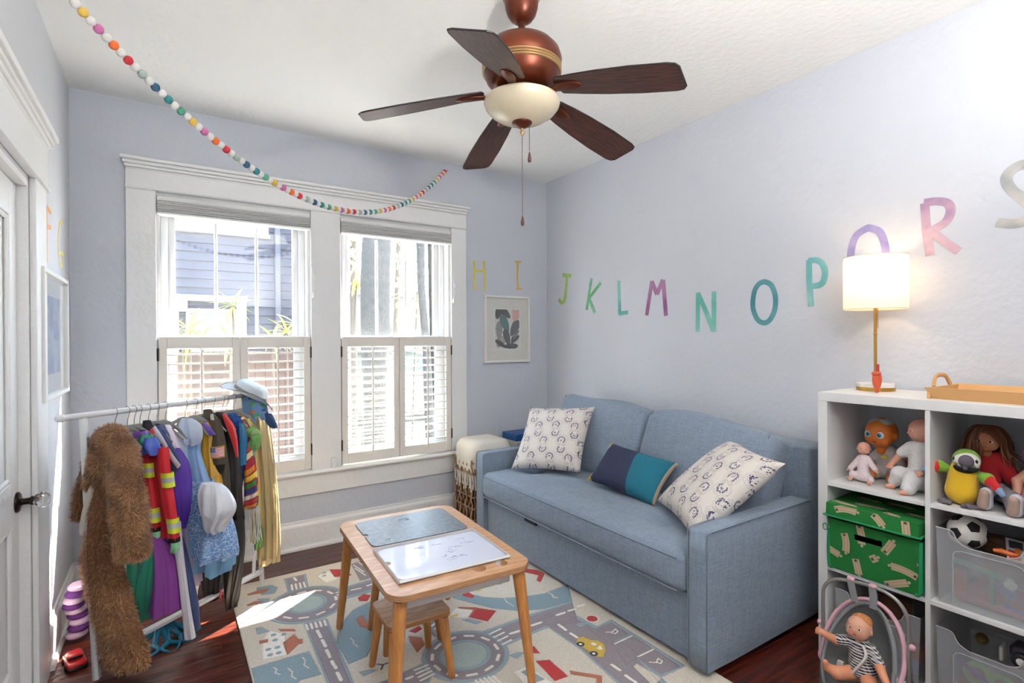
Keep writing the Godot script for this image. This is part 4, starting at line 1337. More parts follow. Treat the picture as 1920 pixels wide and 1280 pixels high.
func build_table() -> void:
	var t := thing("play_table", "low birch children's table with rounded corners and two cup holes on the road-map rug", "table", Vector3(0.911, 0.012, -2.049), -0.06)
	var h := 0.488
	var hole_a := PackedVector2Array()
	var hole_b := PackedVector2Array()
	for k in 20:
		var a := -TAU * k / 20.0
		hole_a.append(Vector2(0.076, -0.353) + Vector2(cos(a), sin(a)) * 0.0255)
		hole_b.append(Vector2(0.17, -0.351) + Vector2(cos(a), sin(a)) * 0.0255)
	# the top as a frame: CSG cuts the cup holes clean through
	var csg := CSGPolygon3D.new()
	csg.polygon = rounded_rect(-0.277, -0.418, 0.277, 0.418, 0.065, 8)
	csg.depth = 0.022
	var hold := CSGCombiner3D.new()
	hold.name = "tabletop"
	csg.name = "slab"
	hold.add_child(csg)
	for c in [Vector2(0.076, -0.353), Vector2(0.17, -0.351)]:
		var cy := CSGCylinder3D.new()
		cy.name = "cup_hole"
		cy.radius = 0.0255
		cy.height = 0.1
		cy.sides = 28
		cy.operation = CSGShape3D.OPERATION_SUBTRACTION
		cy.rotation.x = PI / 2
		cy.position = Vector3(c.x, c.y, -0.011)
		hold.add_child(cy)
	hold.material_override = birch()
	hold.rotation.x = -PI / 2
	hold.position.y = h
	t.add_child(hold, true)
	var b := MB.new()
	var dark := mat("#8d5a33", 0.6)
	for k in 3:
		var ring := rounded_rect(-0.2775, -0.4185, 0.2775, 0.4185, 0.065, 8)
		var rows := []
		for y in [h - 0.0205 + k * 0.0065, h - 0.0185 + k * 0.0065]:
			var row := PackedVector3Array()
			for q in ring:
				row.append(Vector3(q.x, y, -q.y))
			rows.append(row)
		b.grid(rows, true)
	put("ply_edge", b, dark, t)
	for q in [Vector2(-1, -1), Vector2(1, -1), Vector2(1, 1), Vector2(-1, 1)]:
		b = MB.new()
		leg(b, Vector3(q.x * 0.232, h - 0.03, q.y * 0.372), Vector3(q.x * 0.272, 0, q.y * 0.412), 0.0245, 0.0155)
		var lg := put("leg", b, beech(), t)
		put("collar", lt([Vector2(0.026, 0.0), Vector2(0.026, 0.008)], 18, Vector3(q.x * 0.232, h - 0.031, q.y * 0.372), true, true), mat("#1d1916", 0.6), lg)
	b = MB.new()
	for z in [-0.02]:
		b.box(Vector3(0, h - 0.03, z), Vector3(0.46, 0.016, 0.02), 0.002)
	put("rail", b, birch(), t)
	# lift-out boards, each with a finger notch
	var flip := Basis(Vector3(1, 0, 0), Vector3(0, 0, -1), Vector3(0, 1, 0))
	for k in 2:
		var zc: float = [-0.202, 0.157][k]
		var hd: float = [0.165, 0.153][k]
		var base := rounded_rect(-0.217, -hd, 0.217, hd, 0.03, 5)
		var notch := PackedVector2Array()
		for j in 12:
			var a := TAU * j / 12.0
			notch.append(Vector2(-0.217, [-0.02, 0.01][k]) + Vector2(cos(a), sin(a)) * 0.017)
		var cut: PackedVector2Array = Geometry2D.clip_polygons(base, notch)[0]
		var nm: String = ["chalkboard", "whiteboard"][k]
		var o := thing(nm, ["slate grey chalkboard panel lying in the far half of the play table", "glossy whiteboard panel with faint scribbles lying in the near half of the play table"][k], "board", Vector3(0.911, 0.0, -2.049) + Basis(Vector3.UP, -0.06) * Vector3(0.004, 0.5008, zc), -0.06)
		b = MB.new()
		b.xf = Transform3D(flip, Vector3.ZERO)
		b.prism(cut, 0.0, 0.004, 0.001)
		if k == 0:
			put("panel", b, grainy("#59616c", "#707882", 0.35, 0.02, Vector3(6, 6, 6), 44), o)
			for q in [[Vector3(-0.03, 0.0045, -0.09), Vector3(0.0, 0.0045, -0.1), Vector3(0.02, 0.0045, -0.085), Vector3(0.0, 0.0045, -0.075)], [Vector3(-0.15, 0.0045, 0.12), Vector3(-0.13, 0.0045, 0.11), Vector3(-0.14, 0.0045, 0.13)]]:
				put("chalk_mark", tb(curve(q, 4), 0.0007, 4), mat("#4b5460", 0.9), o)
		else:
			var wb := mat("#d4d8ea", 0.06)
			wb.clearcoat_enabled = true
			put("panel", b, wb, o)
			var rng := RandomNumberGenerator.new()
			rng.seed = 5
			var sc := MB.new()
			for j in 9:
				var c := Vector3(rng.randf_range(-0.15, 0.14), 0.0043, rng.randf_range(-0.1, 0.1))
				var path := []
				for i in 6:
					path.append(c + Vector3(rng.randf_range(-0.03, 0.03), 0, rng.randf_range(-0.02, 0.02)))
				sc.tube(curve(path, 5), Vector2(0.0004, 0.0007), 4)
			put("pen_scribble", sc, mat("#8f9cc9", 0.5), o)
	# white bin slung under the near board
	var bin := thing("storage_bin", "white plastic bin slung beneath the near half of the play table", "bin", Vector3(0.911, 0.0, -2.049) + Basis(Vector3.UP, -0.06) * Vector3(0.0, 0.405, 0.16), -0.06)
	b = MB.new()
	var w := 0.22
	var d := 0.165
	for q in [[Vector3(0, 0.004, 0), Vector3(0.4, 0.006, 0.29)], [Vector3(-w, 0.055, 0), Vector3(0.005, 0.105, d * 2)], [Vector3(w, 0.055, 0), Vector3(0.005, 0.105, d * 2)], [Vector3(0, 0.055, -d), Vector3(w * 2, 0.105, 0.005)], [Vector3(0, 0.055, d), Vector3(w * 2, 0.105, 0.005)]]:
		b.box(q[0], q[1], 0.002)
	put("body", b, mat("#d9d9db", 0.4), bin)
	put("rim", bx(Vector3(0, 0.103, d + 0.006), Vector3(w * 2, 0.008, 0.012), 0.003), mat("#d9d9db", 0.4), bin)
	# two stools
	var spots := [[Vector3(0.818, 0.012, -1.989), -0.03, "birch stool with four tapered legs standing under the near half of the play table"], [Vector3(0.9, 0.012, -2.262), -0.05, "birch stool mostly hidden under the far half of the play table"]]
	for s in spots:
		var st := thing("stool", s[2], "stool", s[0], s[1], "stools under the play table")
		plies(rounded_rect(-0.128, -0.118, 0.128, 0.118, 0.03, 6), 0.246, 0.266, birch(), st, "seat")
		for q in [Vector2(-1, -1), Vector2(1, -1), Vector2(1, 1), Vector2(-1, 1)]:
			b = MB.new()
			leg(b, Vector3(q.x * 0.1, 0.24, q.y * 0.09), Vector3(q.x * 0.124, 0, q.y * 0.12), 0.02, 0.0135)
			var lg := put("leg", b, beech(), st)
			put("collar", lt([Vector2(0.021, 0.0), Vector2(0.021, 0.007)], 16, Vector3(q.x * 0.1, 0.239, q.y * 0.09), true, true), mat("#1d1916", 0.6), lg)

# ---------------------------------------------------------------- cube shelf
func build_shelf() -> void:
	var foil := grainy("#dcdcdb", "#e4e4e3", 0.35, 0.01, Vector3(1, 1, 1), 51)
	var s := thing("cube_shelf", "white cube shelf unit three cubes high against the right wall beside the sofa", "shelf", Vector3(2.318, 0, -1.15))
	var d := 0.39
	put("top_board", bx2(Vector3(0, 1.082, 0), Vector3(d, 1.12, 0.77), 0.0012), foil, s)
	put("bottom_board", bx2(Vector3(0, 0, 0.038), Vector3(d, 0.038, 0.732), 0.0012), foil, s)
	for z in [0.0, 0.732]:
		put("side_board", bx2(Vector3(0, 0, z), Vector3(d, 1.0815, z + 0.038), 0.0012), foil, s)
	put("divider", bx2(Vector3(0.002, 0.038, 0.377), Vector3(d, 1.082, 0.393), 0.001), foil, s)
	for y in [0.376, 0.729]:
		for z in [0.038, 0.393]:
			put("shelf_board", bx2(Vector3(0.002, y, z), Vector3(d, y + 0.016, z + 0.339), 0.001), foil, s)
	for y in [1.05, 0.74, 0.39]:
		put("screw_cap", lt([Vector2(0.005, 0.0), Vector2(0.005, 0.0012)], 10, Vector3(0, 0, 0), true, true), mat("#c9c9c8", 0.5), s).transform = Transform3D(Basis(Vector3(1, 0, 0), PI / 2), Vector3(0.035, y - 0.02, 0.0378))

# ---------------------------------------------------------------- ceiling fan
func build_fan() -> void:
	var copper := grainy("#4a1f10", "#7d3a1b", 0.35, 0.006, Vector3(1.5, 0.8, 1.5), 52)
	copper.metallic = 0.55
	var gold := mat("#a88b5e", 0.4, 0.6)
	var black := mat("#17110e", 0.6)
	var f := thing("ceiling_fan", "five-blade dark walnut ceiling fan with a copper motor and a cream glass bowl", "ceiling fan", Vector3(1.168, 2.686, -1.692))
	# the mount and the motor turn on one axis
	put("canopy", lt([Vector2(0.064, 0.0), Vector2(0.066, -0.02), Vector2(0.064, -0.045), Vector2(0.056, -0.07), Vector2(0.042, -0.09), Vector2(0.026, -0.1), Vector2(0.014, -0.102)], 32, Vector3.ZERO), copper, f)
	put("ceiling_ring", lt([Vector2(0.072, 0.0), Vector2(0.073, -0.008), Vector2(0.066, -0.016)], 32, Vector3.ZERO), gold, f)
	put("downrod", tb([Vector3(0, -0.08, 0), Vector3(0, -0.19, 0)], 0.0135, 16), copper, f)
	var motor := put("motor_housing", lt([Vector2(0.012, -0.158), Vector2(0.05, -0.162), Vector2(0.09, -0.174), Vector2(0.125, -0.194), Vector2(0.148, -0.22), Vector2(0.157, -0.25), Vector2(0.154, -0.27), Vector2(0.15, -0.274), Vector2(0.15, -0.3), Vector2(0.146, -0.306), Vector2(0.138, -0.33), Vector2(0.12, -0.352), Vector2(0.095, -0.366), Vector2(0.06, -0.37)], 48, Vector3.ZERO), copper, f)
	for y in [-0.277, -0.288, -0.298]:
		put("band", lt([Vector2(0.149, y + 0.004), Vector2(0.155, y + 0.002), Vector2(0.155, y - 0.002), Vector2(0.149, y - 0.004)], 48, Vector3.ZERO), gold, motor)
	put("flywheel", lt([Vector2(0.075, -0.362), Vector2(0.078, -0.368), Vector2(0.072, -0.388), Vector2(0.055, -0.394)], 32, Vector3.ZERO), black, f)
	for k in 12:
		var a := TAU * k / 12.0
		var o := put("vent_fin", bx(Vector3.ZERO, Vector3(0.014, 0.018, 0.004), 0.001), mat("#2e211b", 0.5, 0.4), f)
		o.position = Vector3(cos(a) * 0.076, -0.378, sin(a) * 0.076)
		o.rotation.y = -a
	put("light_plate", lt([Vector2(0.058, -0.392), Vector2(0.085, -0.398), Vector2(0.12, -0.402), Vector2(0.136, -0.406)], 40, Vector3.ZERO), copper, f)
	var bowl_m := grainy("#cfc2a6", "#e2d8c2", 0.25, 0.008, Vector3(1, 1, 1), 53)
	bowl_m.subsurf_scatter_enabled = true
	bowl_m.subsurf_scatter_strength = 0.3
	put("glass_bowl", lt([Vector2(0.134, -0.4), Vector2(0.146, -0.405), Vector2(0.149, -0.416), Vector2(0.143, -0.434), Vector2(0.124, -0.456), Vector2(0.096, -0.474), Vector2(0.06, -0.487), Vector2(0.02, -0.493), Vector2(0.001, -0.494)], 48, Vector3.ZERO), bowl_m, f)
	put("bowl_cap", lt([Vector2(0.038, -0.487), Vector2(0.04, -0.492), Vector2(0.034, -0.5), Vector2(0.02, -0.508), Vector2(0.01, -0.512), Vector2(0.001, -0.513)], 28, Vector3.ZERO), copper, f)
	put("finial", lt([Vector2(0.005, -0.511), Vector2(0.006, -0.518), Vector2(0.004, -0.521), Vector2(0.009, -0.528), Vector2(0.006, -0.536), Vector2(0.003, -0.543), Vector2(0.001, -0.544)], 16, Vector3.ZERO), gold, f)
	# five blades on curved irons
	var wood := StandardMaterial3D.new()
	wood.albedo_texture = noise_tex("walnut", 0.013, 5, 54, 512, Color("#2f1711"), Color("#5d3427"), FastNoiseLite.TYPE_SIMPLEX_SMOOTH, 0.2, 0.8)
	wood.uv1_triplanar = true
	wood.uv1_scale = Vector3(1.2, 6, 14)
	wood.roughness = 0.42
	var rim := mat("#1c1210", 0.45)
	for k in 5:
		var bl_ := Node3D.new()
		bl_.name = "blade_assembly"
		var a := deg_to_rad(66.3 - 72.0 * k)
		# x runs out along the blade, z across it; the blade drops a little and is pitched
		var out := PackedVector2Array([Vector2(0.165, -0.047), Vector2(0.24, -0.058), Vector2(0.34, -0.068), Vector2(0.47, -0.075), Vector2(0.595, -0.074), Vector2(0.62, -0.068), Vector2(0.632, -0.052), Vector2(0.632, 0.05), Vector2(0.622, 0.066), Vector2(0.597, 0.072), Vector2(0.47, 0.073), Vector2(0.34, 0.066), Vector2(0.24, 0.056), Vector2(0.165, 0.045), Vector2(0.155, 0.02), Vector2(0.155, -0.022)])
		var b := MB.new()
		b.xf = Transform3D(Basis(Vector3(1, 0, 0), Vector3(0, 0, 1), Vector3(0, -1, 0)), Vector3.ZERO)
		b.prism(out, 0.0, 0.0045)
		var blade := put("blade", b, wood, f)
		blade.transform = Transform3D(Basis(Vector3.UP, -a) * Basis(Vector3(0, 0, 1), -0.2) * Basis(Vector3(1, 0, 0), -0.2), Vector3(0, -0.352, 0))
		b = MB.new()
		var n := out.size()
		for i in n:
			var p := out[i]
			var q := out[(i + 1) % n]
			b.tube([Vector3(p.x, -0.0022, p.y), Vector3(q.x, -0.0022, q.y)], 0.0032, 6, false)
		put("dark_rim", b, rim, blade)
		b = MB.new()
		b.tube(curve([Vector3(0.06, -0.034, 0), Vector3(0.11, -0.03, 0), Vector3(0.16, -0.012, 0), Vector3(0.21, -0.008, 0), Vector3(0.262, -0.006, 0)], 4), [Vector2(0.006, 0.013), Vector2(0.006, 0.013), Vector2(0.006, 0.012), Vector2(0.006, 0.012), Vector2(0.006, 0.012), Vector2(0.006, 0.012), Vector2(0.007, 0.014), Vector2(0.008, 0.017), Vector2(0.009, 0.02), Vector2(0.01, 0.023), Vector2(0.01, 0.025), Vector2(0.01, 0.026), Vector2(0.01, 0.026), Vector2(0.01, 0.025), Vector2(0.009, 0.023), Vector2(0.006, 0.016), Vector2(0.002, 0.006)], 12, true)
		put("blade_iron", b, copper, blade)
	# two pull chains with wooden drops
	for q in [[Vector3(0.0, -0.543, 0.0), 0.31], [Vector3(0.022, -0.506, 0.018), 0.1]]:
		var p: Vector3 = q[0]
		var b := MB.new()
		var n := int(q[1] / 0.006)
		for i in n:
			b.ball(p - Vector3(0, i * 0.006, 0), Vector3.ONE * 0.0021, 6, 4)
		b.tube([p, p - Vector3(0, q[1], 0)], 0.0006, 4)
		var ch := put("pull_chain", b, mat("#6d5a48", 0.35, 0.8), f)
		ch.set_meta("kind", "stuff")
		put("wood_drop", lt([Vector2(0.0015, 0.0), Vector2(0.003, -0.004), Vector2(0.0065, -0.022), Vector2(0.0075, -0.03), Vector2(0.006, -0.038), Vector2(0.001, -0.041)], 12, p - Vector3(0, q[1], 0)), mat("#4a2618", 0.4), f)

# ---------------------------------------------------------------- table lamp
func build_lamp() -> void:
	var l := thing("table_lamp", "lit brass table lamp with a white drum shade and marble base on the cube shelf", "lamp", Vector3(2.575, 1.12, -1.035))
	var brass := mat("#b98d45", 0.3, 0.9)
	put("base_ring", lt([Vector2(0.071, 0.0), Vector2(0.072, 0.002), Vector2(0.072, 0.014), Vector2(0.071, 0.016)], 40, Vector3.ZERO, true, true), brass, l)
	put("marble_base", lt([Vector2(0.07, 0.016), Vector2(0.0705, 0.03), Vector2(0.068, 0.0335), Vector2(0.01, 0.0345)], 40, Vector3.ZERO, false, true), grainy("#d6d2cd", "#efedea", 0.2, 0.012, Vector3.ONE * 3, 55), l)
	put("pole", tb([Vector3(0, 0.034, 0), Vector3(0, 0.44, 0)], 0.0062, 16), brass, l)
	put("key", bl(Vector3(0, 0.245, 0), Vector3(0.009, 0.004, 0.009), 12, 6), brass, l)
	put("pull_chain", tb([Vector3(0.004, 0.4, 0.0085), Vector3(0.004, 0.27, 0.0085)], 0.0015, 6), brass, l)
	put("socket", lt([Vector2(0.012, 0.42), Vector2(0.014, 0.425), Vector2(0.014, 0.455), Vector2(0.01, 0.46)], 16, Vector3.ZERO, true, true), brass, l)
	var glow := StandardMaterial3D.new()
	glow.albedo_color = Color("#fff4df")
	glow.emission_enabled = true
	glow.emission = Color("#ffe2b4")
	glow.emission_energy_multiplier = 3.0
	put("bulb", bl(Vector3(0, 0.485, 0), Vector3(0.026, 0.032, 0.026), 16, 10), glow, l)
	var linen := StandardMaterial3D.new()
	linen.albedo_color = Color("#f6efe2")
	linen.roughness = 0.95
	linen.backlight_enabled = true
	linen.backlight = Color("#fff3e2")
	linen.cull_mode = BaseMaterial3D.CULL_DISABLED
	put("shade", lt([Vector2(0.117, 0.352), Vector2(0.1185, 0.36), Vector2(0.1185, 0.572), Vector2(0.117, 0.58)], 64, Vector3.ZERO), linen, l)
	for y in [0.353, 0.579]:
		put("shade_wire", lt([Vector2(0.1165, y - 0.0015), Vector2(0.119, y - 0.0015), Vector2(0.119, y + 0.0015), Vector2(0.1165, y + 0.0015)], 48, Vector3.ZERO), mat("#ece4d6", 0.7), l)
	var spokes := MB.new()
	for k in 3:
		var a := TAU * k / 3.0
		spokes.tube([Vector3(0, 0.525, 0), Vector3(cos(a) * 0.117, 0.56, sin(a) * 0.117)], 0.0015, 5)
	put("harp", spokes, brass, l)
	var light := OmniLight3D.new()
	light.name = "lamp_light"
	light.light_color = Color("#ffdcae")
	light.light_energy = 0.045
	light.light_size = 0.03
	light.omni_range = 6.0
	light.omni_attenuation = 2.0
	light.shadow_enabled = true
	light.position = Vector3(0, 0.485, 0)
	l.add_child(light)

# ---------------------------------------------------------------- things on the walls
# a painted stroke lying on a wall: flat ribbon with a little thickness
func stroke(b: MB, pts: Array, w: float, closed := false, up := 0.0015) -> void:
	var lo := []
	var hi := []
	var n := pts.size()
	for i in n:
		var p: Vector2 = pts[i]
		var a: Vector2 = pts[(i - 1 + n) % n] if closed or i > 0 else p
		var c: Vector2 = pts[(i + 1) % n] if closed or i < n - 1 else p
		var d := (c - a).normalized()
		var nn := Vector2(-d.y, d.x) * w * 0.5
		lo.append(p - nn)
		hi.append(p + nn)
	var rows := []
	for i in n + (1 if closed else 0):
		var k := i % n
		rows.append(PackedVector3Array([Vector3(lo[k].x, lo[k].y, 0), Vector3(lo[k].x, lo[k].y, up), Vector3(hi[k].x, hi[k].y, up), Vector3(hi[k].x, hi[k].y, 0)]))
	b.grid(rows)

func wall_letter(called: String, what: String, face: Transform3D, strokes: Array, w: float, hex_a: String, hex_b: String) -> void:
	var b := MB.new()
	var up := 0.0015
	for s in strokes:
		var pts: Array = s
		var closed := pts.size() > 3 and Vector2(pts[0]).distance_to(pts[-1]) < 0.001
		if closed:
			pts = pts.slice(0, -1)
		stroke(b, pts, w, closed, up)
		up += 0.0005
	var m := grainy(hex_a, hex_b, 0.6, 0.006, Vector3(2.5, 2.5, 2.5), 60)
	var o := put(called, b, m)
	o.transform = face
	tag(o, what, "wall letter", "painted alphabet letters on the walls")

func arc(c: Vector2, rx: float, ry: float, a0: float, a1: float, n := 24, tilt := 0.0) -> Array:
	var out := []
	for i in n + 1:
		var a := deg_to_rad(lerpf(a0, a1, float(i) / n))
		out.append(c + Vector2(cos(a) * rx, sin(a) * ry).rotated(tilt))
	return out

func build_wall_things() -> void:
	var rw := Transform3D(Basis(Vector3(0, 0, 1), Vector3(0, 1, 0), Vector3(-1, 0, 0)), Vector3(RIGHT, 0, 0))
	var bw := Transform3D(Basis(Vector3(1, 0, 0), Vector3(0, 1, 0), Vector3(0, 0, 1)), Vector3(0, 0, BACK))
	var lw := Transform3D(Basis(Vector3(0, 0, -1), Vector3(0, 1, 0), Vector3(1, 0, 0)), Vector3(LEFT, 0, 0))
	wall_letter("wall_letter", "orange painted capital letter F on the left wall above the framed picture", lw, [[Vector2(2.950, 1.922), Vector2(2.946, 1.689)], [Vector2(2.950, 1.919), Vector2(3.043, 1.917)], [Vector2(2.952, 1.837), Vector2(3.034, 1.850)]], 0.02, "#d9934f", "#e8b27c")
	wall_letter("wall_letter", "yellow painted capital letter G on the left wall near the corner", lw, [curve([Vector2(3.359, 1.940), Vector2(3.280, 1.912), Vector2(3.240, 1.852), Vector2(3.229, 1.788), Vector2(3.271, 1.724), Vector2(3.317, 1.710), Vector2(3.349, 1.734), Vector2(3.359, 1.774)], 4), [Vector2(3.243, 1.771), Vector2(3.384, 1.778)]], 0.018, "#dcc964", "#eadf94")
	wall_letter("wall_letter", "yellow painted capital letter H above the small framed leaf print", bw, [[Vector2(2.015, 1.963), Vector2(2.017, 1.842), Vector2(2.023, 1.735)], [Vector2(2.105, 1.970), Vector2(2.110, 1.847), Vector2(2.115, 1.734)], [Vector2(2.017, 1.884), Vector2(2.113, 1.891)]], 0.017, "#cdbd3d", "#ded368")
	wall_letter("wall_letter", "orange-yellow painted capital letter I near the room corner", bw, [[Vector2(2.401, 1.987), Vector2(2.460, 1.991)], [Vector2(2.429, 1.985), Vector2(2.422, 1.867), Vector2(2.431, 1.765)], [Vector2(2.412, 1.765), Vector2(2.467, 1.768)]], 0.015, "#c99a3f", "#dcb55f")
	wall_letter("wall_letter", "lime green painted capital letter J, first on the right wall", rw, [[Vector2(-3.373, 1.876), Vector2(-3.258, 1.858)], curve([Vector2(-3.314, 1.862), Vector2(-3.322, 1.789), Vector2(-3.337, 1.696), Vector2(-3.358, 1.656), Vector2(-3.386, 1.649), Vector2(-3.424, 1.682)], 4)], 0.03, "#93b85a", "#b3cf7e")
	wall_letter("wall_letter", "green painted capital letter K on the right wall", rw, [[Vector2(-3.018, 1.815), Vector2(-3.046, 1.709), Vector2(-3.076, 1.576)], [Vector2(-2.916, 1.772), Vector2(-2.985, 1.715), Vector2(-3.052, 1.662)], [Vector2(-3.054, 1.668), Vector2(-3.018, 1.607), Vector2(-2.984, 1.548)]], 0.026, "#4f9a63", "#82c19a")
	wall_letter("wall_letter", "teal painted capital letter L on the right wall", rw, [[Vector2(-2.730, 1.768), Vector2(-2.726, 1.632), Vector2(-2.722, 1.521)], [Vector2(-2.727, 1.530), Vector2(-2.640, 1.537)]], 0.028, "#4a9c92", "#7fc0b6")
	wall_letter("wall_letter", "plum painted capital letter M on the right wall", rw, [[Vector2(-2.422, 1.736), Vector2(-2.443, 1.633), Vector2(-2.469, 1.507)], [Vector2(-2.422, 1.733), Vector2(-2.379, 1.643)], [Vector2(-2.379, 1.643), Vector2(-2.328, 1.736)], [Vector2(-2.326, 1.734), Vector2(-2.315, 1.614), Vector2(-2.304, 1.497)]], 0.03, "#85507d", "#a67a9f")
	wall_letter("wall_letter", "sea green painted capital letter N on the right wall above the sofa", rw, [[Vector2(-2.057, 1.630), Vector2(-2.059, 1.509), Vector2(-2.061, 1.390)], [Vector2(-2.057, 1.625), Vector2(-1.998, 1.506), Vector2(-1.951, 1.393)], [Vector2(-1.945, 1.629), Vector2(-1.947, 1.390)]], 0.03, "#5aa89a", "#83c3b5")
	var ring := [Vector2(-1.630, 1.657), Vector2(-1.594, 1.638), Vector2(-1.572, 1.590), Vector2(-1.567, 1.540), Vector2(-1.575, 1.491), Vector2(-1.601, 1.446), Vector2(-1.633, 1.432), Vector2(-1.669, 1.451), Vector2(-1.693, 1.502), Vector2(-1.697, 1.555), Vector2(-1.685, 1.615), Vector2(-1.660, 1.648), Vector2(-1.630, 1.657)]
	wall_letter("wall_letter", "dark teal painted capital letter O on the right wall", rw, [curve(ring, 4)], 0.028, "#3d8088", "#619aa0")
	wall_letter("wall_letter", "pale teal painted capital letter P left of the lamp", rw, [[Vector2(-1.392, 1.745), Vector2(-1.391, 1.632), Vector2(-1.383, 1.508)], curve([Vector2(-1.396, 1.741), Vector2(-1.347, 1.735), Vector2(-1.319, 1.699), Vector2(-1.316, 1.654), Vector2(-1.333, 1.616), Vector2(-1.385, 1.609)], 5)], 0.03, "#5fa3a6", "#93c4c4")
	wall_letter("wall_letter", "violet painted capital letter Q partly hidden behind the lamp shade", rw, [curve([Vector2(-1.123, 1.859), Vector2(-1.078, 1.832), Vector2(-1.057, 1.772), Vector2(-1.051, 1.699), Vector2(-1.063, 1.628), Vector2(-1.091, 1.576), Vector2(-1.128, 1.570), Vector2(-1.166, 1.601), Vector2(-1.192, 1.679), Vector2(-1.197, 1.756), Vector2(-1.174, 1.830), Vector2(-1.123, 1.859)], 5), [Vector2(-1.099, 1.623), Vector2(-1.035, 1.535)]], 0.032, "#6f6bab", "#a59ac4")
	wall_letter("wall_letter", "lilac pink painted capital letter R right of the lamp", rw, [[Vector2(-0.906, 1.925), Vector2(-0.900, 1.808), Vector2(-0.887, 1.697)], curve([Vector2(-0.909, 1.927), Vector2(-0.866, 1.924), Vector2(-0.828, 1.908), Vector2(-0.817, 1.872), Vector2(-0.835, 1.830), Vector2(-0.890, 1.799)], 5), [Vector2(-0.883, 1.800), Vector2(-0.832, 1.742), Vector2(-0.791, 1.702)]], 0.033, "#9a7d9d", "#d3b3bd")
	wall_letter("wall_letter", "grey painted capital letter S at the right edge of the photo", rw, [curve([Vector2(-0.574, 1.987), Vector2(-0.599, 2.004), Vector2(-0.632, 1.988), Vector2(-0.644, 1.957), Vector2(-0.628, 1.914), Vector2(-0.599, 1.877), Vector2(-0.574, 1.833), Vector2(-0.585, 1.794), Vector2(-0.621, 1.784), Vector2(-0.673, 1.799)], 6)], 0.036, "#8f9296", "#c9c4be")
	# framed leaf print
	var frame_m := mat("#e9e8e4", 0.4)
	var mount := mat("#dddbd3", 0.8)
	var f := thing("picture_frame", "small white frame with a dark leaf print between the right window and the corner", "picture frame", Vector3(2.311, 1.432, BACK))
	framed(f, 0.436, 0.538, frame_m)
	put("mat_board", bx2(Vector3(-0.202, -0.252, 0.004), Vector3(0.202, 0.252, 0.012)), mount, f)
	put("mat_window", bx2(Vector3(-0.128, -0.168, 0.0121), Vector3(0.132, 0.17, 0.0126)), mat("#e8e8e6", 0.8), f)
	var p := Paint.new(0.236, 0.318, 1400, Color("#d9d8d0"))
	var leaves := [["#8f8c88", 0.04, 0.17, 0.03, 0.075, 0.05], ["#8f8c88", 0.05, 0.26, 0.035, 0.05, 0.5], ["#a3a09b", 0.075, 0.25, 0.03, 0.03, 0.9],
		["#35333a", 0.035, 0.03, 0.03, 0.052, 0.35], ["#35333a", 0.1, 0.03, 0.03, 0.06, -0.9], ["#3f7370", 0.095, 0.115, 0.036, 0.075, -0.45], ["#4c4b4f", 0.19, 0.15, 0.036, 0.075, 0.5], ["#3d4648", 0.115, 0.225, 0.03, 0.07, -0.3], ["#33393c", 0.06, 0.28, 0.018, 0.065, -1.05], ["#3b3e41", 0.2, 0.24, 0.016, 0.045, 0.8], ["#3b3e41", 0.2, 0.205, 0.007, 0.05, 0.75], ["#36393b", 0.16, 0.3, 0.06, 0.025, 0.0], ["#2f4647", 0.165, 0.265, 0.012, 0.05, 0.15]]
	for l in leaves:
		var q := []
		for i in 28:
			var a := TAU * i / 28.0
			q.append(Vector2(l[1], l[2]) + Vector2(cos(a) * l[3] * (1.0 - 0.25 * sin(a)), sin(a) * l[4]).rotated(l[5]))
		p.poly(q, Color(l[0]))
		p.line([Vector2(l[1], l[2]) + Vector2(0, -l[4] * 0.9).rotated(l[5]), Vector2(l[1], l[2]) + Vector2(0, l[4] * 0.9).rotated(l[5])], 0.0012, Color(l[0]).lightened(0.15))
	p.poly([Vector2(0.165, 0), Vector2(0.236, 0), Vector2(0.236, 0.06), Vector2(0.2, 0.095), Vector2(0.17, 0.08)], Color("#cfa39c"))
	p.line([Vector2(0.0, 0.15), Vector2(0.05, 0.17), Vector2(0.09, 0.2)], 0.004, Color("#5a6e70"))
	var b := MB.new()
	b.quad(Vector3(-0.116, -0.158, 0.0132), Vector3(0.12, -0.158, 0.0132), Vector3(0.12, 0.16, 0.0132), Vector3(-0.116, 0.16, 0.0132))
	put("print", b, printed(p.texture(), 0.8), f)
	put("pane", bx2(Vector3(-0.202, -0.252, 0.0145), Vector3(0.202, 0.252, 0.016)), glass("#ffffff", 0.03), f)
	f = thing("picture_frame", "white frame with a blue watercolour on the left wall beside the door", "picture frame", Vector3(LEFT, 1.376, -2.99), PI / 2)
	framed(f, 0.6, 0.53, frame_m)
	put("mat_board", bx2(Vector3(-0.28, -0.245, 0.004), Vector3(0.28, 0.245, 0.012)), mat("#e6e8ea", 0.8), f)
	b = MB.new()
	b.quad(Vector3(-0.17, -0.165, 0.0132), Vector3(0.17, -0.165, 0.0132), Vector3(0.17, 0.165, 0.0132), Vector3(-0.17, 0.165, 0.0132))
	var wash := printed(noise_tex("wash", 0.006, 5, 71, 256, Color("#5f83bd"), Color("#b9c7d2"), FastNoiseLite.TYPE_SIMPLEX_SMOOTH, 0.3, 0.7), 0.8)
	put("print", b, wash, f)
	put("pane", bx2(Vector3(-0.28, -0.245, 0.0145), Vector3(0.28, 0.245, 0.016)), glass("#ffffff", 0.03), f)
	# garland of felt balls strung from the left wall to a pin over the right window
	var g := thing("felt_garland", "garland of white and coloured felt balls sagging across the windows", "garland", Vector3.ZERO)
	var p0 := Vector3(1.767, 2.624, BACK + 0.014)
	var p1 := Vector3(LEFT + 0.014, 2.50, -1.93)
	var dir := Vector3(p1.x - p0.x, 0, p1.z - p0.z)
	var len_ := dir.length()
	dir = dir.normalized()
	var felt := []
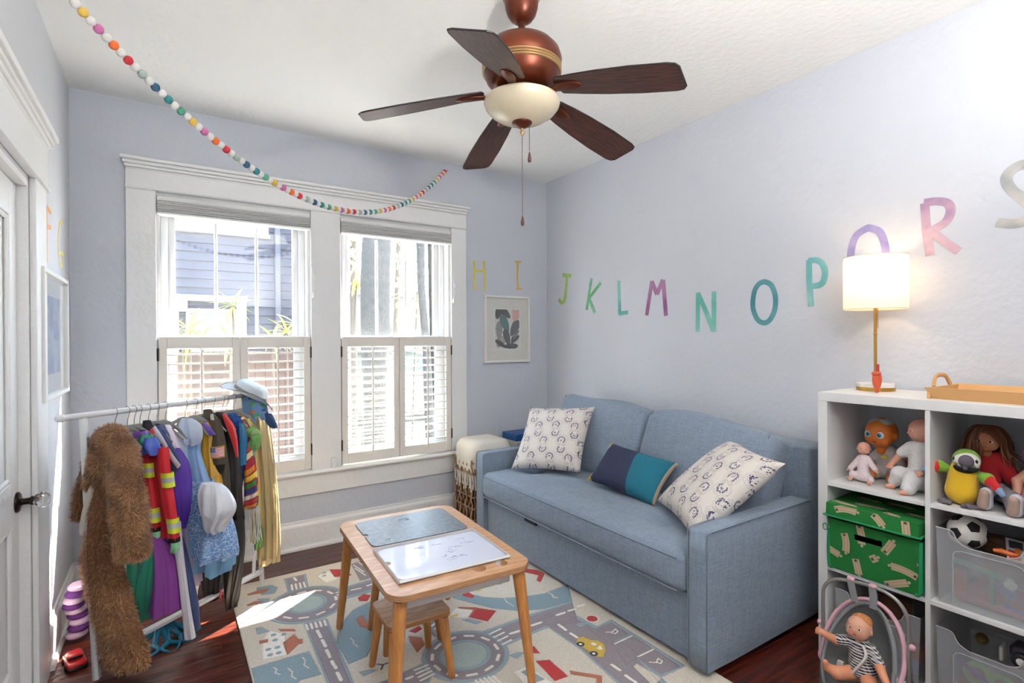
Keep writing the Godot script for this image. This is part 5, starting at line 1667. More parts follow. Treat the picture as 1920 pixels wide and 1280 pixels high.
	for h in ["#9fb0a8", "#2f5a78", "#2d7c7e", "#4b9a7e", "#d8b24d", "#c4689a", "#e0692f", "#c02b35"]:
		felt.append(grainy(h, Color(h).lightened(0.12).to_html(), 0.98, 0.06, Vector3.ONE * 12, 70, 0.5))
	var pale := grainy("#dcdad6", "#ebe9e5", 0.98, 0.06, Vector3.ONE * 12, 70, 0.5)
	var ball := MB.new()
	ball.ball(Vector3.ZERO, Vector3(0.0148, 0.0148, 0.0142), 14, 10)
	var bm := ball.mesh(true)
	var t := 0.0
	var next := 0.02
	var along := 0.0
	var prev := p0
	var k := 0
	var string_pts := [p0]
	while t < len_:
		t += 0.002
		var q := p0 + dir * t
		q.y = 0.296 * t * t - 0.838 * t + 2.624
		along += q.distance_to(prev)
		prev = q
		if int(t / 0.002) % 20 == 0:
			string_pts.append(q)
		if along >= next:
			var m: Material = pale if k % 2 else felt[(7 - (k / 2) % 8)]
			var o := put("felt_ball", bm, m, g)
			var tang := (dir + Vector3(0, 0.592 * t - 0.838, 0)).normalized()
			o.transform = Transform3D(Basis.looking_at(tang), q)
			next += 0.0262
			k += 1
	put("string", tb(string_pts, 0.0008, 4), mat("#d8d4cc", 0.9), g)
	tag(put("wall_pin", lt([Vector2(0.004, 0.0), Vector2(0.004, 0.002), Vector2(0.0015, 0.003), Vector2(0.0012, 0.012)], 10, Vector3.ZERO, true, true), mat("#8a8a88", 0.3, 0.8)), "tiny grey pin in the wall above the right end of the garland", "pin").transform = Transform3D(Basis(Vector3(1, 0, 0), PI / 2), Vector3(1.79, 2.63, BACK))

func framed(f: Node3D, w: float, h: float, m: Material) -> void:
	var b := MB.new()
	for q in [[-w / 2, -w / 2 + 0.018, -h / 2, h / 2], [w / 2 - 0.018, w / 2, -h / 2, h / 2], [-w / 2 + 0.018, w / 2 - 0.018, h / 2 - 0.018, h / 2], [-w / 2 + 0.018, w / 2 - 0.018, -h / 2, -h / 2 + 0.018]]:
		b.box(Vector3((q[0] + q[1]) / 2, (q[2] + q[3]) / 2, 0.015), Vector3(q[1] - q[0], q[3] - q[2], 0.03), 0.0015)
	put("frame", b, m, f)

# ---------------------------------------------------------------- dress-up rack
const ROD0 := Vector3(-0.32, 1.05, -2.69)
const ALONG := Vector3(0.805, 0, -0.593)
const TURN := -0.936

func hung(called: String, label: String, category: String, s: float) -> Node3D:
	var at := ROD0 + ALONG * s
	return thing(called, label, category, Vector3(at.x, 0, at.z), TURN, "")

# a hanging tube of cloth: rows of [height, left edge, right edge, half thickness, offset to the viewer]
func cloth_tube(rows: Array, folds := 0.0, count := 6, seed_ := 0.0, seg := 40, steps := 22, open_ends := true) -> MB:
	var b := MB.new()
	cloth_into(b, rows, folds, count, seed_, seg, steps, open_ends)
	return b

func cloth_into(b: MB, rows: Array, folds := 0.0, count := 6, seed_ := 0.0, seg := 40, steps := 22, open_ends := true) -> void:
	var c3 := []
	var d3 := []
	for r in rows:
		c3.append(Vector3(r[0], r[1], r[2]))
		d3.append(Vector3(r[3], r[4] if r.size() > 4 else 0.0, 0))
	var each := maxi(2, int(float(steps) / (rows.size() - 1)))
	var cc := curve(c3, each)
	var dd := curve(d3, each)
	var y_top: float = rows[0][0]
	var y_low: float = rows[-1][0]
	var out := []
	for j in cc.size():
		var q: Vector3 = cc[j]
		var e: Vector3 = dd[j]
		var t := clampf((y_top - q.x) / maxf(absf(y_top - y_low), 0.01), 0, 1)
		var hw := (q.z - q.y) * 0.5
		var ring := PackedVector3Array()
		for i in seg:
			var a := TAU * i / seg
			var f := folds * (0.25 + 0.75 * t) * (sin(count * a + seed_ + 1.3 * sin(t * 3.0 + seed_)) + 0.5 * sin((count * 2 + 1) * a + seed_ * 2.7 - t * 4.0))
			var ca := cos(a)
			var sa := sin(a)
			var px := signf(ca) * pow(absf(ca), 0.85) * (hw + f * 0.35)
			var pz := signf(sa) * pow(absf(sa), 0.7) * (e.x + f)
			ring.append(Vector3((q.y + q.z) * 0.5 + px, q.x + 0.5 * folds * sin(3.0 * a + seed_) * (1.0 if j == cc.size() - 1 else 0.0), e.y + pz))
		out.append(ring)
	out.reverse()
	b.grid(out, true)
	if not open_ends:
		b.fan(Array(out[0]), Vector3.DOWN)
		b.fan(Array(out[-1]), Vector3.UP)

func satin(hex: String, rough := 0.35, sheen := 0.4) -> StandardMaterial3D:
	var key := "satin" + hex
	if mats.has(key):
		return mats[key]
	var m := StandardMaterial3D.new()
	m.albedo_color = Color(hex)
	m.roughness = rough
	m.rim_enabled = true
	m.rim = sheen
	m.normal_enabled = true
	m.normal_scale = 0.5
	m.normal_texture = relief_tex("crease", 0.012, 3, 90, 256, 8.0)
	m.uv1_triplanar = true
	m.uv1_scale = Vector3(6, 2.5, 6)
	m.cull_mode = BaseMaterial3D.CULL_DISABLED
	mats[key] = m
	return m

func tulle(hex: String, alpha: float) -> StandardMaterial3D:
	var m := see_through(hex, alpha, 0.8)
	m.backlight_enabled = true
	m.backlight = Color(hex)
	return m

func sequins(hex_a: String, hex_b: String, scale: float) -> StandardMaterial3D:
	var m := StandardMaterial3D.new()
	m.albedo_texture = noise_tex("seq" + hex_a, 0.09, 1, 91, 256, Color(hex_a), Color(hex_b), FastNoiseLite.TYPE_CELLULAR, 0.1, 0.6)
	m.metallic = 0.6
	m.roughness = 0.3
	m.normal_enabled = true
	m.normal_scale = 1.0
	m.normal_texture = relief_tex("sequin", 0.09, 1, 91, 256, 12.0)
	m.uv1_triplanar = true
	m.uv1_scale = Vector3.ONE * scale
	m.cull_mode = BaseMaterial3D.CULL_DISABLED
	return m

# short hairs standing on a surface, each one lying a little down the garment
func fur_on(b: MB, n: int, length: float, seed_: int, a: Color, c: Color) -> MB:
	var rng := RandomNumberGenerator.new()
	rng.seed = seed_
	var tot := 0.0
	var cum := PackedFloat32Array()
	for i in range(0, b.idx.size(), 3):
		tot += (b.v[b.idx[i + 1]] - b.v[b.idx[i]]).cross(b.v[b.idx[i + 2]] - b.v[b.idx[i]]).length()
		cum.append(tot)
	var f := MB.new()
	f.colored = true
	for k in n:
		var t := cum.bsearch(rng.randf() * tot)
		t = mini(t, cum.size() - 1) * 3
		var p0 := b.v[b.idx[t]]
		var p1 := b.v[b.idx[t + 2]]
		var p2 := b.v[b.idx[t + 1]]
		var nn := (p1 - p0).cross(p2 - p0).normalized()
		var r1 := rng.randf()
		var r2 := rng.randf()
		if r1 + r2 > 1.0:
			r1 = 1.0 - r1
			r2 = 1.0 - r2
		var p := p0 + (p1 - p0) * r1 + (p2 - p0) * r2
		var lock := Vector3(sin(p.y * 61.0 + p.x * 23.0), sin(p.x * 57.0 + p.z * 31.0), sin(p.z * 47.0 + p.y * 37.0))
		var d := (nn * 0.8 + Vector3(0, -0.55, 0) + lock * 0.35 + Vector3(rng.randfn(), rng.randfn(), rng.randfn()) * 0.22).normalized()
		var w := d.cross(nn).normalized() * 0.0011
		if w == Vector3.ZERO:
			w = Vector3(0.001, 0, 0)
		f.tint = a.lerp(c, rng.randf())
		var l := length * rng.randf_range(0.6, 1.2)
		var i0 := f.vert(p - nn * 0.002 - w)
		var i1 := f.vert(p - nn * 0.002 + w)
		var i2 := f.vert(p + d * l * 0.6 + w * 0.7)
		var i3 := f.vert(p + d * l * 0.6 - w * 0.7)
		var i4 := f.vert(p + d * l + Vector3(0, -0.15 * l, 0))
		f.qi(i0, i1, i2, i3)
		f.tri(i3, i2, i4)
	return f

func hanger(s: float, what: String, tilt := 0.0) -> void:
	var o := hung("clothes_hanger", what, "hanger", s)
	o.set_meta("group", "hangers on the dress-up rack")
	o.rotation.y += tilt
	var b := MB.new()
	var pts := []
	for i in 13:
		var a := deg_to_rad(-20.0 + 215.0 * i / 12.0)
		pts.append(Vector3(cos(a) * 0.0165, 1.05 + sin(a) * 0.0165, 0))
	pts.reverse()
	pts.append_array([Vector3(0.012, 1.035, 0), Vector3(0.003, 1.015, 0), Vector3(0.0, 1.0, 0), Vector3(0.0, 0.965, 0)])
	b.tube(pts, 0.0014, 6)
	put("hook", b, mat("#a8a8a6", 0.25, 0.9), o)
	b = MB.new()
	b.tube(curve([Vector3(-0.15, 0.905, 0), Vector3(-0.08, 0.95, 0), Vector3(0, 0.972, 0), Vector3(0.08, 0.95, 0), Vector3(0.15, 0.905, 0)], 5), [Vector2(0.004, 0.004), Vector2(0.006, 0.004), Vector2(0.008, 0.004), Vector2(0.009, 0.004), Vector2(0.01, 0.004), Vector2(0.01, 0.004), Vector2(0.01, 0.004), Vector2(0.011, 0.005), Vector2(0.012, 0.005), Vector2(0.012, 0.005), Vector2(0.013, 0.005), Vector2(0.012, 0.005), Vector2(0.012, 0.005), Vector2(0.011, 0.005), Vector2(0.01, 0.004), Vector2(0.01, 0.004), Vector2(0.009, 0.004), Vector2(0.008, 0.004), Vector2(0.006, 0.004), Vector2(0.005, 0.004), Vector2(0.004, 0.004)], 8)
	put("shoulders", b, mat("#8d8b89", 0.6), o)

func build_rack() -> void:
	var white := mat("#e6e6e6", 0.35)
	var r := thing("clothes_rack", "low white children's clothes rack standing across the corner under the left window", "clothes rack", Vector3(ROD0.x, 0, ROD0.z), TURN)
	# local axes: x across the garments, z back along the rod towards its near end
	put("rail", tb([Vector3(0, 1.05, 0.03), Vector3(0, 1.05, -0.93)], 0.0125, 14), white, r)
	for z in [0.03, -0.93]:
		put("end_cap", bl(Vector3(0, 1.05, z), Vector3(0.016, 0.016, 0.02), 14, 8), white, r)
	for z in [-0.05, -0.885]:
		var out := 0.07
		put("leg", tb([Vector3(0, 1.045, z), Vector3(out, 0.0, z)], Vector2(0.011, 0.017), 4), white, r)
		if z < -0.4:
			put("cross_bar", tb([Vector3(out - 0.005, 0.075, z), Vector3(out - 0.12, 0.02, z)], Vector2(0.011, 0.014), 4), white, r)
	put("base_bar", bx(Vector3(0.066, 0.085, -0.467), Vector3(0.035, 0.018, 0.83), 0.004), white, r)
	put("brace", tb([Vector3(0.066, 0.09, -0.83), Vector3(0.03, 0.36, -0.885)], Vector2(0.009, 0.013), 4), white, r)

	for q in [[0.17, "wire-hook hanger carrying the brown furry costume", 0.05], [0.222, "grey hanger carrying the mermaid costume", 0.0], [0.25, "grey hanger just behind the mermaid costume", 0.06], [0.275, "grey hanger carrying the red firefighter costume", -0.05], [0.313, "grey hanger carrying the navy and white racing suit", 0.0], [0.352, "grey hanger carrying the mauve lace dress", 0.08], [0.392, "grey hanger between the mauve dress and the blue gown", -0.05], [0.491, "grey hanger carrying the blue princess gown", 0.0], [0.545, "grey hanger carrying the gold dress", 0.05], [0.59, "grey hanger carrying the olive flight jacket", 0.0], [0.645, "grey hanger carrying the black suit with the red lapel", 0.0], [0.7, "grey hanger carrying the blue sequin vest", 0.1], [0.725, "grey hanger carrying the striped poncho", -0.06], [0.77, "grey hanger carrying the cream dress with the green flower", 0.1], [0.825, "grey hanger carrying the gold lamé robe under the silver hat", 0.0]]:
		hanger(q[0], q[1], q[2])

	bear()
	dresses()
	jackets()
	hats()

func bear() -> void:
	var o := hung("furry_costume", "brown furry animal costume, nearest on the rack, reaching almost to the floor", "costume", 0.13)
	var skin := mat("#7a5234", 0.95)
	var hair := StandardMaterial3D.new()
	hair.vertex_color_use_as_albedo = true
	hair.roughness = 0.7
	hair.rim_enabled = true
	hair.rim = 0.5
	hair.cull_mode = BaseMaterial3D.CULL_DISABLED
	var lo := Color("#6e4729").srgb_to_linear()
	var hi := Color("#b98a5f").srgb_to_linear()
	var bits := [
		["body", [[1, 0.024, 0.086, 0.022, 0.000], [0.975, -0.022, 0.122, 0.036, 0.000], [0.9, -0.052, 0.122, 0.050, 0.000], [0.75, -0.051, 0.101, 0.058, 0.000], [0.6, -0.035, 0.085, 0.058, 0.000], [0.5, -0.023, 0.093, 0.050, 0.000]], 0.01, 5, 1.0, 4200],
		["hood", [[0.99, 0.043, 0.143, 0.022, 0.042], [0.95, 0.018, 0.169, 0.032, 0.049], [0.87, 0.021, 0.178, 0.036, 0.063], [0.8, 0.003, 0.132, 0.029, 0.070], [0.76, 0.004, 0.076, 0.018, 0.070]], 0.008, 4, 2.0, 2600],
		["leg", [[0.78, -0.006, 0.112, 0.036, 0.042], [0.6, 0.018, 0.090, 0.048, 0.049], [0.45, 0.029, 0.113, 0.056, 0.049], [0.3, 0.028, 0.173, 0.058, 0.042], [0.15, 0.035, 0.245, 0.054, 0.035], [0.07, 0.057, 0.268, 0.050, 0.035], [0.05, 0.067, 0.258, 0.036, 0.035]], 0.01, 4, 3.0, 5600],
		["leg", [[0.52, -0.161, -0.107, 0.036, -0.049], [0.42, -0.197, -0.121, 0.043, -0.056], [0.34, -0.215, -0.104, 0.043, -0.063], [0.2, -0.182, -0.077, 0.036, -0.063]], 0.008, 3, 4.0, 2200],
		["sleeve", [[0.98, 0.148, 0.189, 0.027, 0.049], [0.92, 0.174, 0.266, 0.040, 0.070], [0.8, 0.205, 0.323, 0.043, 0.091], [0.68, 0.251, 0.364, 0.047, 0.105], [0.58, 0.278, 0.383, 0.047, 0.112], [0.54, 0.286, 0.380, 0.043, 0.112]], 0.006, 4, 5.0, 4600],
		["sleeve", [[0.86, -0.134, -0.088, 0.022, -0.014], [0.76, -0.166, -0.126, 0.027, -0.014], [0.65, -0.189, -0.152, 0.024, -0.007], [0.585, -0.201, -0.170, 0.021, -0.007]], 0.005, 3, 6.0, 1500]]
	for q in bits:
		var b := cloth_tube(q[1], q[2], q[3], q[4], 36, 24, false)
		var part := put(q[0], b, skin, o)
		var f := put("fur", fur_on(b, int(q[5] * 2.4), 0.017, int(q[4] * 7), lo, hi), hair, part)
		f.set_meta("kind", "stuff")
	# the fleece paw that hangs out of the front, lined in black
	var paw := cloth_tube([[0.8, 0.067, 0.076, 0.006, 0.084], [0.74, 0.044, 0.064, 0.014, 0.087], [0.64, 0.010, 0.032, 0.015, 0.087], [0.58, -0.007, 0.014, 0.013, 0.084], [0.568, 0.002, 0.011, 0.006, 0.084]], 0.002, 3, 1.0, 24, 20, false)
	var pw := put("fleece_paw", paw, grainy("#cfc6b8", "#ece6da", 0.98, 0.08, Vector3.ONE * 14, 93, 1.2), o)
	pw.set_meta("label", "cream fleece paw")
	put("paw_lining", cloth_tube([[0.81, 0.058, 0.082, 0.006, 0.070], [0.74, 0.047, 0.073, 0.014, 0.070], [0.64, 0.016, 0.034, 0.012, 0.070], [0.57, -0.004, 0.020, 0.009, 0.073]], 0.0, 3, 1.0, 20, 12, false), mat("#101312", 0.6), pw)

func dresses() -> void:
	# mermaid costume: shiny top, green and purple tulle
	var o := hung("mermaid_costume", "green and purple tulle mermaid costume with a blue ruffle at the neck", "costume", 0.235)
	put("bodice", cloth_tube([[0.96, 0.016, 0.084, 0.014, 0.000], [0.9, -0.041, 0.071, 0.022, 0.000], [0.75, -0.072, 0.052, 0.022, 0.000], [0.55, -0.049, 0.069, 0.025, 0.000]], 0.004, 5, 0.4), sequins("#1c6e63", "#39a28c", 9.0), o)
	for k in 3:
		put("neck_ruffle", cloth_tube([[0.965 - k * 0.012, 0.06 + 0.025 * k, 0.1 + 0.03 * k, 0.02, 0.012], [0.945 - k * 0.02, 0.05 + 0.03 * k, 0.115 + 0.03 * k, 0.03, 0.014], [0.91 - k * 0.02, 0.06 + 0.025 * k, 0.12 + 0.03 * k, 0.022, 0.014]], 0.007, 4, k * 2.0, 28, 10), satin(["#5a2b86", "#1f6f5a", "#3a55b4"][k]), o)
	put("purple_skirt", cloth_tube([[0.56, -0.011, 0.089, 0.022, -0.014], [0.5, 0.021, 0.167, 0.029, -0.014], [0.4, 0.049, 0.208, 0.050, -0.021], [0.28, 0.055, 0.221, 0.058, -0.028], [0.19, 0.058, 0.228, 0.061, -0.028]], 0.014, 7, 1.0, 64), tulle("#9a4aa6", 0.82), o)
	put("green_overskirt", cloth_tube([[0.58, -0.050, 0.050, 0.022, 0.000], [0.52, -0.018, 0.129, 0.029, 0.007], [0.45, 0.015, 0.167, 0.043, 0.014], [0.3, 0.074, 0.159, 0.057, 0.021], [0.24, 0.080, 0.143, 0.042, 0.021], [0.16, 0.081, 0.112, 0.021, 0.021]], 0.013, 7, 2.2, 64), tulle("#1d8f6c", 0.72), o)
	# mauve lace dress with a violet veil
	o = hung("lace_dress", "dusty mauve lace dress with a sheer violet veil and a pale tulle skirt", "dress", 0.365)
	put("bodice", cloth_tube([[0.965, 0.032, 0.058, 0.014, 0.000], [0.92, 0.011, 0.099, 0.022, 0.000], [0.82, 0.011, 0.129, 0.025, 0.000], [0.72, 0.036, 0.134, 0.029, 0.000]], 0.006, 6, 0.8), grainy("#a07a98", "#c3a0b6", 0.6, 0.05, Vector3.ONE * 9, 94, 0.8), o)
	put("pearl_strap", cloth_tube([[0.97, 0.058, 0.074, 0.009, 0.014], [0.93, 0.086, 0.111, 0.014, 0.015], [0.87, 0.116, 0.141, 0.014, 0.015]], 0.004, 5, 0.2, 24, 10), satin("#e3d6e6"), o)
	put("skirt", cloth_tube([[0.72, 0.005, 0.144, 0.032, -0.007], [0.5, 0.037, 0.162, 0.043, -0.007], [0.35, 0.052, 0.197, 0.050, -0.007], [0.25, 0.075, 0.214, 0.043, -0.007]], 0.012, 7, 3.0, 56), tulle("#b8a3b4", 0.8), o)
	put("slip", cloth_tube([[0.45, 0.054, 0.143, 0.036, -0.021], [0.3, 0.078, 0.189, 0.043, -0.021], [0.2, 0.118, 0.169, 0.032, -0.021], [0.1, 0.149, 0.168, 0.012, -0.021]], 0.012, 6, 5.0, 48), satin("#d9d2d4"), o)
	put("violet_veil", cloth_tube([[0.87, 0.119, 0.146, 0.018, 0.028], [0.8, 0.145, 0.199, 0.036, 0.035], [0.7, 0.155, 0.209, 0.036, 0.035], [0.6, 0.159, 0.206, 0.022, 0.035], [0.52, 0.163, 0.181, 0.012, 0.035]], 0.01, 5, 1.7, 40), tulle("#6a3fb5", 0.72), o)
	# blue princess gown
	o = hung("princess_gown", "pale blue princess gown with a sheer white cape and silver swirls on its skirt", "dress", 0.47)
	var sky := satin("#86a9d3")
	put("bodice", cloth_tube([[0.96, 0.006, 0.074, 0.014, 0.000], [0.9, -0.013, 0.123, 0.022, 0.000], [0.82, 0.012, 0.118, 0.025, 0.000], [0.68, 0.013, 0.177, 0.032, 0.000]], 0.006, 5, 0.1), sky, o)
	var swirl := StandardMaterial3D.new()
	var fn := FastNoiseLite.new()
	fn.seed = 8
	fn.frequency = 0.022
	fn.fractal_type = FastNoiseLite.FRACTAL_RIDGED
	fn.fractal_octaves = 2
	var nt := NoiseTexture2D.new()
	nt.width = 256
	nt.height = 256
	nt.seamless = true
	nt.noise = fn
	var gr := Gradient.new()
	gr.set_color(0, Color("#5e8cc4"))
	gr.set_color(1, Color("#dfe8f2"))
	gr.set_offset(0, 0.62)
	gr.set_offset(1, 0.86)
	nt.color_ramp = gr
	swirl.albedo_texture = nt
	swirl.uv1_triplanar = true
	swirl.uv1_scale = Vector3.ONE * 7
	swirl.roughness = 0.35
	swirl.rim_enabled = true
	swirl.rim = 0.4
	swirl.cull_mode = BaseMaterial3D.CULL_DISABLED
	put("skirt", cloth_tube([[0.7, 0.026, 0.195, 0.036, 0.007], [0.62, 0.040, 0.273, 0.058, 0.021], [0.5, 0.038, 0.326, 0.072, 0.028], [0.4, 0.055, 0.345, 0.079, 0.035], [0.365, 0.067, 0.338, 0.079, 0.035]], 0.016, 7, 0.6, 72), swirl, o)
	put("underskirt", cloth_tube([[0.5, 0.044, 0.299, 0.065, 0.021], [0.38, 0.026, 0.333, 0.072, 0.025], [0.3, 0.019, 0.315, 0.068, 0.025]], 0.02, 8, 2.6, 72), tulle("#8fbfe0", 0.88), o)
	put("cape", cloth_tube([[0.985, 0.039, 0.094, 0.014, 0.021], [0.95, 0.040, 0.144, 0.036, 0.025], [0.9, 0.057, 0.147, 0.036, 0.028], [0.865, 0.087, 0.127, 0.027, 0.028]], 0.008, 6, 4.0, 48), tulle("#dfe5f0", 0.85), o)
	var ring := MB.new()
	var loop := []
	for i in 25:
		var a := TAU * i / 24.0
		loop.append(Vector3(0.083 + cos(a) * 0.033, 0.868 + sin(a) * 0.038, 0.1 + 0.004 * sin(a * 5)))
	ring.tube(loop, 0.012, 10, false)
	put("cape_armhole", ring, tulle("#e6ebf3", 0.92), o)
	put("puff_sleeve", cloth_tube([[0.725, 0.278, 0.378, 0.022, 0.112], [0.69, 0.284, 0.423, 0.043, 0.119], [0.62, 0.306, 0.447, 0.054, 0.122], [0.55, 0.332, 0.395, 0.042, 0.122], [0.52, 0.322, 0.385, 0.022, 0.119]], 0.009, 7, 1.4, 56, 22, false), satin("#d5d7de", 0.3), o)
	# gold dress
	o = hung("gold_dress", "mustard gold dress peeping out behind the blue gown", "dress", 0.535)
	put("bodice", cloth_tube([[0.955, 0.049, 0.091, 0.014, 0.000], [0.9, 0.041, 0.129, 0.022, 0.000], [0.78, 0.046, 0.144, 0.029, 0.000], [0.6, 0.038, 0.182, 0.036, 0.000], [0.4, 0.019, 0.221, 0.043, 0.000]], 0.008, 8, 0.9, 48), satin("#c6962f"), o)
	put("violet_ribbon", cloth_tube([[0.955, 0.078, 0.093, 0.011, 0.015], [0.93, 0.106, 0.129, 0.013, 0.017], [0.9, 0.130, 0.160, 0.009, 0.017]], 0.004, 4, 0.9, 24, 8), satin("#5b3a94"), o)
	# sequin vest, poncho, flower dress, lamé robe
	o = hung("sequin_vest", "royal blue sequin vest beside the striped poncho", "vest", 0.7)
	put("body", cloth_tube([[0.975, 0.049, 0.091, 0.014, 0.000], [0.92, 0.047, 0.138, 0.018, 0.000], [0.8, 0.074, 0.136, 0.022, 0.000], [0.68, 0.087, 0.133, 0.022, 0.000], [0.6, 0.101, 0.119, 0.012, 0.000]], 0.006, 5, 0.3), sequins("#1d3f86", "#3b6fc0", 10.0), o)
	put("lining", cloth_tube([[0.93, 0.129, 0.153, 0.011, 0.014], [0.86, 0.138, 0.174, 0.018, 0.015], [0.78, 0.143, 0.168, 0.017, 0.015], [0.72, 0.148, 0.164, 0.009, 0.014]], 0.005, 4, 0.3, 28, 12), satin("#2f6f9a"), o)
	o = hung("striped_poncho", "woven poncho in red, orange, green and blue stripes with a white fringe", "poncho", 0.735)
	var p := Paint.new(1.0, 1.0, 256, Color("#9c2c34"))
	var tones := ["#a82e3a", "#d98a2c", "#e9c243", "#3e7b3f", "#22407e", "#eae3d2", "#c0392f", "#e08a3a", "#4f9a8d", "#7b2d52", "#d23f3f", "#f0d9a0"]
	for k in 24:
		p.poly([Vector2(-0.2, k * 0.06 - 0.3), Vector2(1.2, k * 0.06 - 0.05 - 0.3 + 0.3), Vector2(1.2, k * 0.06 - 0.01 + 0.0 + 0.02), Vector2(-0.2, k * 0.06 - 0.26)], Color(tones[k % 12]))
	var stripes := printed(p.texture(), 0.9)
	stripes.cull_mode = BaseMaterial3D.CULL_DISABLED
	var pon := put("body", cloth_tube([[0.96, 0.049, 0.091, 0.014, 0.000], [0.88, 0.072, 0.148, 0.022, 0.000], [0.72, 0.107, 0.173, 0.025, 0.000], [0.58, 0.115, 0.195, 0.025, 0.000], [0.48, 0.112, 0.188, 0.022, 0.000]], 0.005, 4, 0.8), stripes, o)
	var fr := MB.new()
	var rng := RandomNumberGenerator.new()
	rng.seed = 31
	for k in 46:
		var a := TAU * k / 46.0
		var x := 0.15 + cos(a) * 0.048
		var z := sin(a) * 0.028
		fr.tube(curve([Vector3(x, 0.49, z), Vector3(x + rng.randfn() * 0.004, 0.42, z + rng.randfn() * 0.004), Vector3(x + rng.randfn() * 0.007, rng.randf_range(0.3, 0.34), z + rng.randfn() * 0.006)], 3), 0.0018, 4)
	put("fringe", fr, mat("#e6e4de", 0.9), pon).set_meta("kind", "stuff")
	o = hung("flower_dress", "cream dress with a fluffy pale green tulle flower on its shoulder", "dress", 0.775)
	put("body", cloth_tube([[0.94, 0.078, 0.102, 0.011, 0.000], [0.86, 0.106, 0.134, 0.018, 0.000], [0.7, 0.119, 0.151, 0.021, 0.000], [0.5, 0.121, 0.169, 0.025, 0.000], [0.3, 0.125, 0.175, 0.029, 0.000]], 0.006, 6, 1.1), satin("#d8c27e"), o)
	for k in 9:
		var a := TAU * k / 9.0
		put("petal", cloth_tube([[0.875 + 0.03 * sin(a), 0.14 + 0.028 * cos(a), 0.165 + 0.028 * cos(a), 0.012, 0.03], [0.85 + 0.035 * sin(a), 0.125 + 0.035 * cos(a), 0.175 + 0.035 * cos(a), 0.025, 0.035], [0.81 + 0.035 * sin(a), 0.135 + 0.03 * cos(a), 0.165 + 0.03 * cos(a), 0.01, 0.03]], 0.008, 4, k * 1.0, 20, 8), tulle("#b6d49a" if k % 2 else "#8fbf74", 0.7), o)
	put("green_sash", cloth_tube([[0.42, 0.143, 0.168, 0.014, 0.007], [0.34, 0.157, 0.184, 0.018, 0.007], [0.27, 0.153, 0.178, 0.014, 0.007]], 0.009, 5, 0.5, 28, 10), satin("#6f9a4e"), o)
	o = hung("gold_robe", "shiny pale gold lamé robe at the far end of the rack, hanging in long folds", "robe", 0.835)
	var lame := satin("#c4ad7c", 0.28, 0.3)
	lame.metallic = 0.45
	put("body", cloth_tube([[0.965, 0.032, 0.108, 0.022, 0.000], [0.93, 0.026, 0.154, 0.032, 0.000], [0.8, 0.054, 0.176, 0.040, 0.000], [0.55, 0.089, 0.206, 0.043, 0.000], [0.3, 0.123, 0.217, 0.043, 0.000], [0.175, 0.137, 0.213, 0.043, 0.000]], 0.014, 8, 0.2, 80, 26), lame, o)
	put("hem", cloth_tube([[0.2, 0.137, 0.213, 0.045, 0.000], [0.17, 0.142, 0.212, 0.046, 0.000]], 0.014, 8, 0.2, 80, 2), lame, o)

